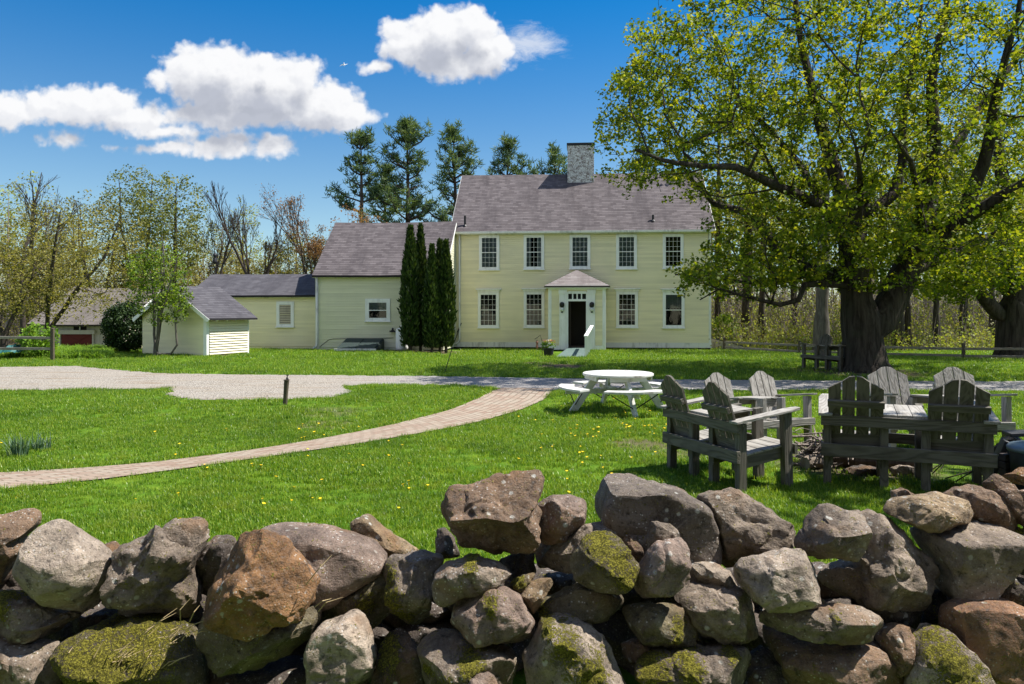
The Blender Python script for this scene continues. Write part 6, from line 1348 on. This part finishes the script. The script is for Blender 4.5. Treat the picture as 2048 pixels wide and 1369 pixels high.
for k in range(4):
    a = k * math.pi / 2; c_, s_ = math.cos(a), math.sin(a)
    MB().beam((c_ * .40, s_ * .40, .63), (c_ * .86, s_ * .86, -0.02), 0.055, 0.125, up=(-s_, c_, 0) if False else (0, 0, 1)).build('leg', M['table_white'], pt_, 0.004)
    MB().tube([(c_ * .80, s_ * .80, .12), (c_ * .80 - s_ * .42, s_ * .80 + c_ * .42, .37)], 0.010, 5).tube([(c_ * .80, s_ * .80, .12), (c_ * .80 + s_ * .42, s_ * .80 - c_ * .42, .37)], 0.010, 5).build('brace', M['black'], pt_)
    b = MB(); n = 14; sp = R(66); r0_, r1_ = 0.80, 1.06
    ring = [(r0_, t) for t in np.linspace(a - sp / 2, a + sp / 2, n)] + [(r1_, t) for t in np.linspace(a + sp / 2, a - sp / 2, n)]
    i0 = len(b.v)
    b.v += [(r * math.cos(t), r * math.sin(t), 0.405) for r, t in ring] + [(r * math.cos(t), r * math.sin(t), 0.443) for r, t in ring]; q = 2 * n
    for j in range(n - 1):
        b.f.append((i0 + j, i0 + j + 1, i0 + q - 2 - j, i0 + q - 1 - j)); b.f.append((i0 + q + j, i0 + 2 * q - 1 - j, i0 + 2 * q - 2 - j, i0 + q + j + 1))
    for j in range(q): b.f.append((i0 + j, i0 + q + j, i0 + q + (j + 1) % q, i0 + (j + 1) % q))
    b.build('bench', M['table_white'], pt_, 0.004)

# spigot post
x, d = gp(570, 810); pst = empty('spigot_post', (x, d, 0), 0, 'short leaning dark wooden post with a water spigot on top by the gravel', 'post'); s = d / FPX
pst.rotation_euler = (0, R(4), 0)
MB().lathe([(4.6 * s, -0.1), (4.6 * s, 20 * s), (5.2 * s, 49 * s), (4.6 * s, 50 * s)], (0, 0, 0), 12).build('post', M['post'], pst, smooth_=False)
MB().lathe([(2.2 * s, 50 * s), (2.2 * s, 53 * s), (1.2 * s, 55 * s), (0.8 * s, 59 * s)], (0.5 * s, 0, 0), 10).beam((-2.0 * s, 0, 59.3 * s), (3.2 * s, 0, 59.3 * s), 0.02, 0.014).tube([(0.5 * s, 0, 52 * s), (3.6 * s, -0.01, 52 * s), (4 * s, -0.01, 50.6 * s)], 0.9 * s, 8).build('spigot', M['black'], pst)
MB().box(-5 * s, 5.2 * s, -0.07, 0.07, 49.6 * s, 50.3 * s).build('cap', M['post'], pst)

# ramp, rail, pot, hook, rod, tank
p = LM(1154, 690, -VD); q0 = Matrix.Translation(OM) @ Matrix.Rotation(ROT, 4, 'Z') @ Vector(((d0 + d1) / 2, -VD - 0.05, 0)); zt_ = dz0 - 0.10 + OM.z + 0.02
xe0, de = (1112 - CX) * 28.3 / FPX, 28.3; xe1 = (1171 - CX) * 28.3 / FPX; gz0 = float(gz(1.8, 28.3)) + 0.03
w0 = (d1 - d0) / 2 + 0.02; rp = empty('entry_ramp', (q0.x, q0.y, 0), 0, 'grey green painted wooden ramp rising to the front door', 'ramp')
L = lambda x, y, z: (x - q0.x, y - q0.y, z)
v = [L(xe0, de, gz0), L(xe1, de, gz0), L(q0.x + w0, q0.y, zt_), L(q0.x - w0, q0.y, zt_)]
MB().hexa([(a, b, c - 0.04) for a, b, c in v] + v).build('deck', M['green_deck'], rp)
sk = MB()
for i, j in ((0, 3), (1, 2)): sk.poly([(v[i][0], v[i][1], v[i][2] - 0.04), (v[j][0], v[j][1], v[j][2] - 0.04), (v[j][0], v[j][1], -0.2), (v[i][0], v[i][1], -0.2)])
sk.build('skirt', M['darkwood'], rp)
hr_ = empty('ramp_handrail', (0, 0, 0), 0, 'white wooden handrail on the right side of the entry ramp', 'handrail')
a = at(1184, 652, 33.6); b = at(1171.5, 673, 28.7); mb = MB(); mb.beam(b, a, 0.14, 0.05); mb.build('top_rail', M['white'], hr_, 0.004)
for t in (0.0, 0.25, 0.5, 0.75, 1.0):
    c_ = b.lerp(a, t); MB().box(c_.x - 0.035, c_.x + 0.035, c_.y - 0.035 + 0.04, c_.y + 0.035 + 0.04, gz0 - 0.1 + t * 0.22, c_.z - 0.02).build('post', M['white'], hr_)
x, d = (1097 - CX) * 28.9 / FPX, 28.9; pot = empty('flower_pot', (x, d, float(gz(x, d))), 0, 'dark pot of yellow, white and pink flowers beside the ramp', 'flower pot')
MB().lathe([(0.16, -0.02), (0.21, 0.30), (0.23, 0.31), (0.23, 0.34), (0.18, 0.34)], n=16).build('pot', M['black'], pot)
c_ = ellip((0, 0, 0.46), (0.27, 0.25, 0.16), 26)
lv_, lf_, tt = leaf_mesh(c_, 7, 0.08, 0.07); mesh_obj('leaves', lv_, lf_, M['lily'], pot, attrs={'tint': ('POINT', tt * 0.5)})
for nm, col, n in (('yellow_blossom', (0.85, 0.62, 0.03), 11), ('white_blossom', (0.85, 0.82, 0.72), 9), ('pink_blossom', (0.75, 0.36, 0.38), 8)):
    mm = mat_plain(nm, col, 0.8)
    for k in range(n):
        an = rng.random() * 6.28; rr = rng.uniform(0.08, 0.29); z = 0.46 + 0.17 * math.sqrt(max(0, 1 - (rr / 0.31) ** 2)) + rng.uniform(-.05, .03); fb = MB(); cx_, cy_ = rr * math.cos(an), rr * math.sin(an)
        for t in range(6):
            q = t * 1.047; fb.poly([(cx_, cy_, z), (cx_ + .05 * math.cos(q), cy_ + .05 * math.sin(q), z + .012), (cx_ + .065 * math.cos(q + .5), cy_ + .065 * math.sin(q + .5), z + .03 - .03 * math.sin(q)), (cx_ + .05 * math.cos(q + 1), cy_ + .05 * math.sin(q + 1), z + .012)])
        fb.build('blossom', mm, pot)
x, d = (1079 - CX) * 30 / FPX, 30.0; hk = empty('plant_hook', (x, d, float(gz(x, d))), 0, 'thin garden hook with a hanging ornament beside the front door', 'garden hook')
MB().tube([(0.13, 0, -0.1), (0.10, 0, 0.6), (0.03, 0, 0.82), (-0.2, 0, 0.66)], 0.012, 6).build('rod', M['black'], hk)
MB().tube([(-0.10, 0, 0.72), (-0.10, 0, 0.62)], 0.004, 4).lathe([(0.02, 0.26), (0.055, 0.34), (0.035, 0.46), (0.06, 0.54), (0.02, 0.62)], (-0.10, 0, 0), 8).build('ornament', mat_plain('ornament', (0.22, 0.10, 0.07)), hk)
a = at(905, 698, 29.6); b = at(889, 746, 21.2); b.z = -0.02; a = Vector((b.x + 0.22, b.y + 0.12, 0.72))
tag(MB().tube([b, a], 0.011, 6).build('stake', M['black'], loc=(0, 0, 0)), 'thin dark metal stake leaning in the lawn below the arborvitae', 'stake')
pw = at(804, 700, 32.75); tk = empty('propane_tank', (pw.x, 32.75, 0), 0, 'white upright gas tank half hidden behind the arborvitae', 'tank')
MB().lathe([(0.2, 0.0), (0.27, 0.06), (0.28, 0.12), (0.28, 0.85), (0.25, 0.95), (0.12, 1.0)], n=20).build('cylinder', M['white'], tk, smooth_=True); MB().lathe([(0.11, 1.0), (0.11, 1.1), (0.09, 1.1)], n=12).build('valve_collar', M['white'], tk)

# fences
def rail_fence(name, label, pts, rails, hpost, pr, cat='fence'):
    r = empty(name, (pts[0][0], pts[0][1], 0), 0, label, cat); ox, oy = pts[0]
    for i, (x, y) in enumerate(pts):
        z = float(gz(x, y)); MB().hexa([(x - ox - pr, y - oy - pr, z - .2), (x - ox + pr, y - oy - pr, z - .2), (x - ox + pr, y - oy + pr, z - .2), (x - ox - pr, y - oy + pr, z - .2), (x - ox - pr * .9, y - oy - pr * .9, z + hpost), (x - ox + pr * .9, y - oy - pr * .9, z + hpost - .02), (x - ox + pr * .9, y - oy + pr * .9, z + hpost), (x - ox - pr * .9, y - oy + pr * .9, z + hpost)]).build('post', M['post'], r, 0.006)
        if i + 1 < len(pts):
            x2, y2 = pts[i + 1]; z2 = float(gz(x2, y2))
            for h in rails: MB().beam((x - ox, y - oy - .01, z + h + rng.uniform(-.02, .02)), (x2 - ox, y2 - oy - .01, z2 + h + rng.uniform(-.02, .02)), 0.06, pr * 1.7).build('rail', M['fence'], r, 0.01)
    return r
def mixp(t): return (12.98 + t * 5.09, 33.4 - t * 3.8)
rail_fence('rail_fence', 'low weathered two rail fence in front of the woods at right', [mixp(t) for t in (-0.55, 0.0, 0.5, 1.0, 1.5, 2.1)], (0.12, 0.40), 0.62, 0.055)
x, d = gp(105, 722); rail_fence('rail_fence', 'dark two rail fence ending at a post by the gravel at left', [(x, d), (x - 2.9, d + 0.35), (x - 5.8, d + 0.7)], (0.41, 0.81), 1.16, 0.055)
mb = bpy.data.meshes.new('tarp'); bm = bmesh.new(); bmesh.ops.create_grid(bm, x_segments=14, y_segments=10, size=0.5)
for v_ in bm.verts:
    e = v_.co.copy(); v_.co.x *= 0.7; v_.co.z = 0.26 * max(0, 1 - (e.x * 2) ** 2) * max(0, 1 - (e.y * 1.9) ** 2) + 0.07 * mnoise.noise(e * 7) + 0.12
bm.to_mesh(mb); bm.free(); mb.materials.append(mat_plain('tarp', (0.02, 0.11, 0.105), 0.6)); o = bpy.data.objects.new('tarp', mb); COL.objects.link(o); o.location = ((28 - CX) * 27.2 / FPX, 27.2, 0.14)
tag(o, 'crumpled teal tarp lying behind the left rail fence', 'tarp')

# fire pit: brushwood pile, logs and stones
def stick(mb, p, q, r0, bend=0.08):
    p = Vector(p); q = Vector(q); m_ = (p + q) / 2 + Vector([random.uniform(-bend, bend) for _ in range(3)]); mb.tube([p, m_, q], [r0, r0 * .8, r0 * .35], 5)
cx_, cy_ = (1632 - CX) * 8.55 / FPX, 8.55; bp_ = MB()
for k in range(120):
    a = random.uniform(0, 6.28); r = random.gauss(0, 0.13); L_ = random.uniform(0.2, 0.6); zz = abs(random.gauss(0.12, 0.10)); p = Vector((cx_ + r * math.cos(a), cy_ + r * math.sin(a), 0.03 + zz)); b_ = random.uniform(0, 6.28)
    stick(bp_, p - Vector((math.cos(b_), math.sin(b_), random.uniform(-.3, .3))) * L_ / 2, p + Vector((math.cos(b_), math.sin(b_), random.uniform(-.3, .3))) * L_ / 2, random.choice((0.004, 0.006, 0.010, 0.016)))
tag(bp_.build('brushwood_pile', mat_bark('brushwood', (0.12, 0.095, 0.08), (0.32, 0.27, 0.23), 20)), 'pile of grey brown sticks at the left of the fire pit', 'brushwood', kind='stuff')
def log(label, p, q, r, mat):
    p = Vector(p); q = Vector(q); mb = MB(); n = 7; pts = [p.lerp(q, i / n) + Vector((0, 0, 0.01 * math.sin(i * 2.1))) for i in range(n + 1)]
    mb.tube([x_ - p for x_ in pts], [r * (1 + 0.08 * math.sin(i * 1.7)) for i in range(n + 1)], 12); o = mb.build('log', mat, loc=p, smooth_=False); return tag(o, label, 'log')
bk_ = mat_bark('log_bark', (0.05, 0.04, 0.033), (0.13, 0.105, 0.085), 12)
def gx(px, d): return (px - CX) * d / FPX
log('charred log lying across the fire pit behind the nearest chair', (gx(1670, 8.5), 8.5, 0.10), (gx(1830, 8.2), 8.2, 0.10), 0.10, bk_)
log('paler log under the brushwood pile', (gx(1610, 8.35), 8.35, 0.07), (gx(1720, 8.7), 8.7, 0.08), 0.075, mat_bark('pale_bark', (0.14, 0.11, 0.085), (0.26, 0.22, 0.18), 12))
S('lichen spotted stone of the fire pit behind the nearest chair', 'p', [(1785, 938), (1800, 930), (1825, 932), (1834, 945), (1826, 956), (1800, 960), (1784, 950)], 8.0, 'grey', group='stones of the fire pit')
S('flat pale stone at the right of the fire pit', 'p', [(1815, 935), (1836, 930), (1842, 938), (1836, 950), (1816, 950)], 8.4, 'pale', group='stones of the fire pit')
S('dark low stone under the charred log of the fire pit', 'p', [(1690, 940), (1730, 932), (1770, 940), (1775, 965), (1730, 972), (1690, 964)], 8.1, 'dark', group='stones of the fire pit')
mb = MB(); random.seed(3)
for k in range(5):
    p = Vector((gx(1905, 7.9) + random.uniform(-.3, .25), 7.9 + random.uniform(-.3, .4), 0.03)); stick(mb, p, p + Vector((random.uniform(.2, .6), random.uniform(-.1, .1), random.uniform(.05, .3))), 0.007)
tag(mb.build('fallen_twigs', M['bark_dark']), 'fallen twigs under the right end of the nearest chair', 'twigs', kind='stuff')
# right edge: charred boards, bricks and a lidded bin
for lab, (a, b), w_, h_, col in (('dark slate slab leaning on the heap by the bin', ((1985, 940), (2012, 880)), 0.26, 0.05, 'dark'), ('black charred board topmost on the heap by the bin', ((2012, 868), (2060, 866)), 0.22, 0.04, 'dark'), ('long charred board sloping across the heap by the bin', ((1978, 935), (2050, 892)), 0.14, 0.06, 'dark'), ('charred block low in front of the bin', ((2000, 948), (2036, 930)), 0.2, 0.12, 'dark')):
    p = at(*a, 7.55); q = at(*b, 7.5); o = MB().beam((0, 0, 0), q - p, w_, h_).build('charred_board', mat_plain('charred_wood', (0.028, 0.027, 0.030), 0.55, 0, 0.5), bevel=0.008, loc=p); tag(o, lab, 'board', 'charred boards by the bin')
for lab, (px_, py_), r_ in (('black glinting chunk lowest in the heap by the bin', (1996, 930), 17), ('black glinting chunk in the middle of the heap by the bin', (2012, 905), 18), ('black glinting chunk at the back of the heap by the bin', (2030, 888), 19), ('black glinting chunk at the left foot of the heap by the bin', (1984, 944), 12)):
    S(lab, 'p', [(px_ + r_ * 1.3 * math.cos(-a) * q_, py_ + r_ * math.sin(-a) * q_) for a, q_ in zip(np.linspace(0, 6.28, 8)[:-1], (1, .9, 1.1, .85, 1, 1.1, .9))], 7.7, 'black', group='charred chunks by the bin', blocky=0.5).name = 'charred_chunk'
for k, lab in enumerate(('lowest brick of the little stack by the bin', 'middle brick of the little stack by the bin', 'top brick of the little stack by the bin')):
    p = at(2024, 945 - k * 15, 7.3); tag(MB().box(-.1, .1, -.05, .05, -.033, .033).build('brick', mat_plain('sooty_brick', (0.075, 0.062, 0.06), 0.85), bevel=0.005, loc=p), lab, 'brick', 'stacked bricks by the bin')
bn = empty('bin', ((2078 - CX) * 7.1 / FPX, 7.1, 0), 0, 'round metal bin with a blue grey lid at the right edge', 'bin')
mbl = mat_plain('bin_blue', (0.16, 0.22, 0.27), 0.45, 0.3, 0.5)
MB().lathe([(0.21, 0.0), (0.245, 0.44), (0.25, 0.46)], n=28).build('body', mat_plain('bin_dark', (0.05, 0.06, 0.075), 0.5, 0.3), bn, smooth_=True)
MB().lathe([(0.262, 0.44), (0.265, 0.475), (0.24, 0.50), (0.10, 0.535), (0.0, 0.54)], n=28).build('lid', mbl, bn, smooth_=True)
MB().tube([(-.06, -.02, .53), (-.05, -.02, .575), (.05, -.02, .575), (.06, -.02, .53)], 0.010, 6).build('lid_handle', M['black'], bn)

# a gull far up
bd = empty('bird', at(688, 130, 70), 0.4, 'tiny white bird gliding high in the blue sky', 'bird')
s = 70 / FPX; MB().lathe([(0.0, -4 * s), (0.9 * s, -1 * s), (0.9 * s, 2 * s), (0.2 * s, 5 * s)], n=8).build('body', M['white'], bd)
MB().poly([(0, 0, 1 * s), (5 * s, 1 * s, 2.4 * s), (9 * s, 1.5 * s, 3.6 * s), (5 * s, 1 * s, 1.2 * s), (0, 0, -1 * s)]).poly([(0, 0, 1 * s), (-5 * s, 1 * s, 0.2 * s), (-9 * s, 1.5 * s, -4 * s), (-5 * s, 1 * s, -1.6 * s), (0, 0, -1 * s)]).build('wings', M['white'], bd)

# ---------------------------------------------------------------- grass, flowers, lily bed
def blade_mesh(name, n, rad, h, w, seed, mat, droop=0.5, seg=3):
    r_ = np.random.default_rng(seed); V = []; F = []; Tt = []
    for k in range(n):
        a = r_.random() * 6.28; rr = rad * math.sqrt(r_.random()); bx, by = rr * math.cos(a), rr * math.sin(a); hh = h * r_.uniform(0.55, 1.25); az = r_.random() * 6.28; ln = abs(r_.normal(0, droop)) * hh; wv_ = w * r_.uniform(0.7, 1.3); t0 = np.clip(r_.normal(.5, .30), 0, 1); i = len(V); sxx, syy = -math.sin(az), math.cos(az)
        for j in range(seg + 1):
            t = j / seg; ww = wv_ * (1 - t ** 1.6) * 0.5; cx__ = bx + math.cos(az) * ln * t * t; cy__ = by + math.sin(az) * ln * t * t; z = hh * (t - 0.25 * t * t * min(1, ln / hh))
            V += [(cx__ - sxx * ww, cy__ - syy * ww, z), (cx__ + sxx * ww, cy__ + syy * ww, z)]; Tt += [t0, t0]
        for j in range(seg): F.append((i + 2 * j, i + 2 * j + 1, i + 2 * j + 3, i + 2 * j + 2))
    me = bpy.data.meshes.new(name); me.from_pydata(V, [], F); at_ = me.attributes.new('tint', 'FLOAT', 'POINT'); at_.data.foreach_set('value', np.array(Tt, np.float32)); me.materials.append(mat); return me
def scatter(name, pts, scl, rot, tufts, label, cat):
    """one mesh of points; a geometry node group stands a tuft on each"""
    me = bpy.data.meshes.new(name); me.vertices.add(len(pts)); me.vertices.foreach_set('co', pts.astype(np.float32).ravel())
    for nm, arr in (('s', scl), ('r', rot), ('k', rng.random(len(pts)))):
        a = me.attributes.new(nm, 'FLOAT', 'POINT'); a.data.foreach_set('value', arr.astype(np.float32))
    o = bpy.data.objects.new(name, me); COL.objects.link(o); tag(o, label, cat, kind='stuff')
    ng = bpy.data.node_groups.new(name, 'GeometryNodeTree'); ng.interface.new_socket('Geometry', in_out='INPUT', socket_type='NodeSocketGeometry'); ng.interface.new_socket('Geometry', in_out='OUTPUT', socket_type='NodeSocketGeometry')
    gi_ = ng.nodes.new('NodeGroupInput'); go_ = ng.nodes.new('NodeGroupOutput'); J = ng.nodes.new('GeometryNodeJoinGeometry')
    def att_(nm):
        n = ng.nodes.new('GeometryNodeInputNamedAttribute'); n.data_type = 'FLOAT'; n.inputs['Name'].default_value = nm; return n.outputs[0]
    m2p = ng.nodes.new('GeometryNodeMeshToPoints'); ng.links.new(gi_.outputs[0], m2p.inputs[0])
    rv = ng.nodes.new('ShaderNodeCombineXYZ'); ng.links.new(att_('r'), rv.inputs[2]); sv = ng.nodes.new('ShaderNodeCombineXYZ'); sa = att_('s')
    for q in range(3): ng.links.new(sa, sv.inputs[q])
    nt_ = len(tufts)
    for k, me_ in enumerate(tufts):
        src = ng.nodes.new('GeometryNodeMeshLine'); 
        tob = bpy.data.objects.new('tuft', me_); oi_ = ng.nodes.new('GeometryNodeObjectInfo'); oi_.inputs['Object'].default_value = tob
        ip = ng.nodes.new('GeometryNodeInstanceOnPoints'); ng.links.new(m2p.outputs[0], ip.inputs['Points']); ng.links.new(oi_.outputs['Geometry'], ip.inputs['Instance']); ng.links.new(rv.outputs[0], ip.inputs['Rotation']); ng.links.new(sv.outputs[0], ip.inputs['Scale'])
        c1 = ng.nodes.new('FunctionNodeCompare'); c1.data_type = 'FLOAT'; c1.operation = 'LESS_THAN'; c2 = ng.nodes.new('FunctionNodeCompare'); c2.data_type = 'FLOAT'; c2.operation = 'GREATER_EQUAL'
        kk = att_('k'); ng.links.new(kk, c1.inputs[0]); c1.inputs[1].default_value = (k + 1) / nt_; ng.links.new(kk, c2.inputs[0]); c2.inputs[1].default_value = k / nt_
        an_ = ng.nodes.new('FunctionNodeBooleanMath'); an_.operation = 'AND'; ng.links.new(c1.outputs[0], an_.inputs[0]); ng.links.new(c2.outputs[0], an_.inputs[1]); ng.links.new(an_.outputs[0], ip.inputs['Selection'])
        ng.links.new(ip.outputs[0], J.inputs[0]); ng.nodes.remove(src)
    ng.links.new(J.outputs[0], go_.inputs[0]); md = o.modifiers.new('scatter', 'NODES'); md.node_group = ng
    return o
def lawn_ok(x, y):
    ok = ~in_poly(x, y, DRIVE) & ~in_poly(x, y, PATH)
    for dx_, dy_, r_, k_ in DIRT: ok &= (np.hypot(x - dx_, y - dy_) > r_ * rng.uniform(0.45, 1.25, len(x))) | (rng.random(len(x)) > k_)
    ok &= ~((y > 36.0) & (x > -3)) & ~((y > 33.3 + (x + 8.9) * -0.087) & (x > -15.2) & (x < -2.5))
    lx_ = x - SH.x; ly_ = y - SH.y; u_ = lx_ * math.cos(ax) + ly_ * math.sin(ax); v_ = -lx_ * math.sin(ax) + ly_ * math.cos(ax); ok &= ~((u_ > -.05) & (u_ < sl_len) & (v_ > -.1) & (v_ < sw))
    ok &= ~((y > 28.2) & (y < 36) & (x > 1.65) & (x < 2.95) & (y > 28.3)); return ok
PT = []; SCL = []
for y0, y1, dens, s_ in ((4.0, 7.5, 380, 0.85), (7.5, 12, 230, 0.95), (12, 18, 105, 1.2), (18, 27, 48, 1.55), (27, 38, 22, 2.0)):
    area = 0.72 * (y1 ** 2 - y0 ** 2) + 2 * 2.8 * (y1 - y0); n = int(area * dens); y = np.sqrt(rng.random(n) * (y1 ** 2 - y0 ** 2) + y0 ** 2); x = (rng.random(n) * 2 - 1) * (y * 0.715 + 2.6); ok = lawn_ok(x, y)
    thin = np.array([mnoise.noise(Vector((a * 0.9, b * 0.9, 0))) for a, b in zip(x, y)]); ok &= rng.random(n) > np.clip(thin * 0.9, 0, 0.45); x, y, thin = x[ok], y[ok], thin[ok]
    PT.append(np.stack([x, y, gz(x, y)], 1)); SCL.append(s_ * rng.uniform(0.75, 1.25, len(x)) * (1 - 0.35 * np.clip(thin, -0.6, 0.6)))
PT = np.concatenate(PT); SCL = np.concatenate(SCL)
scatter('grass', PT, SCL, rng.random(len(PT)) * 6.28, [blade_mesh('grass_tuft', 22, 0.075, 0.052, 0.0062, k, M['grass'], 0.75, 2) for k in range(4)], 'bright green mown spring lawn grass', 'grass')
# lily bed and fern-like leaves along the barn
n = 620; px_ = rng.uniform(108, 222, n); dd_ = rng.uniform(27.0, 32.5, n); x = (px_ - CX) * dd_ / FPX; y = dd_; x2 = rng.uniform(-19.2, -16.2, 260); y2 = rng.uniform(27.2, 29.5, 260); x = np.concatenate([x, x2]); y = np.concatenate([y, y2])
scatter('lily_bed', np.stack([x, y, gz(x, y)], 1), rng.uniform(0.8, 1.25, len(x)), rng.random(len(x)) * 6.28, [blade_mesh('lily_tuft', 16, 0.10, 0.27, 0.030, 30 + k, M['lily'], 0.75, 4) for k in range(3)], 'bed of arching bright green lily leaves in front of the barn', 'lily bed')
for px, dpt, n_, sc_, lab in ((36, 9.1, 80, 1.0, 'larger clump of blue green daffodil leaves at the left edge of the lawn'), (82, 9.5, 46, 0.9, 'smaller clump of blue green daffodil leaves right beside the larger one')):
    o = bpy.data.objects.new('daffodil_clump', blade_mesh('daffodil_clump', n_, 0.12, 0.27, 0.019, int(px), M['daffodil'], 0.45, 4)); COL.objects.link(o); o.location = ((px - CX) * dpt / FPX, dpt, 0); o.scale = (sc_,) * 3; tag(o, lab, 'daffodils')
# dandelions
mm = mat_plain('dandelion', (0.80, 0.55, 0.01), 0.7); fb = MB()
for t in range(9):
    q = t * 0.698; fb.poly([(0, 0, 0.052), (0.016 * math.cos(q), 0.016 * math.sin(q), 0.056), (0.024 * math.cos(q + .35), 0.024 * math.sin(q + .35), 0.060), (0.016 * math.cos(q + .7), 0.016 * math.sin(q + .7), 0.056)])
fb.lathe([(0.003, 0), (0.003, 0.05)], n=4); df = fb.build('dandelion', mm); first = True
r5 = random.Random(11); cl_ = [(1240, 850, 70, 22, 40), (1130, 870, 60, 20, 18), (930, 812, 60, 14, 14), (760, 850, 60, 14, 10), (640, 872, 60, 10, 12), (1300, 865, 40, 20, 14), (700, 930, 260, 30, 16), (1000, 935, 180, 40, 14), (560, 1000, 80, 16, 6), (320, 1025, 120, 30, 5), (250, 880, 160, 40, 8), (830, 1000, 120, 30, 5), (1180, 930, 100, 30, 6)]
for cx_, cy_, sx_, sy_, n in cl_:
    for k in range(n):
        px = r5.gauss(cx_, sx_); py = max(792, r5.gauss(cy_, sy_)); x, y = gp(px, py)
        if not lawn_ok(np.array([x]), np.array([y]))[0]: continue
        o = df if first else df.copy()
        if not first: COL.objects.link(o)
        first = False; s_ = r5.uniform(0.5, 0.85) * (1 + 0.02 * (y - 6)); o.location = (x, y, 0.012); o.scale = (s_, s_, s_); o.rotation_euler = (r5.uniform(-.3, .3), r5.uniform(-.3, .3), r5.random() * 6.28)
        tag(o, 'small yellow dandelion flower in the lawn', 'dandelion', 'dandelions scattered in the lawn')
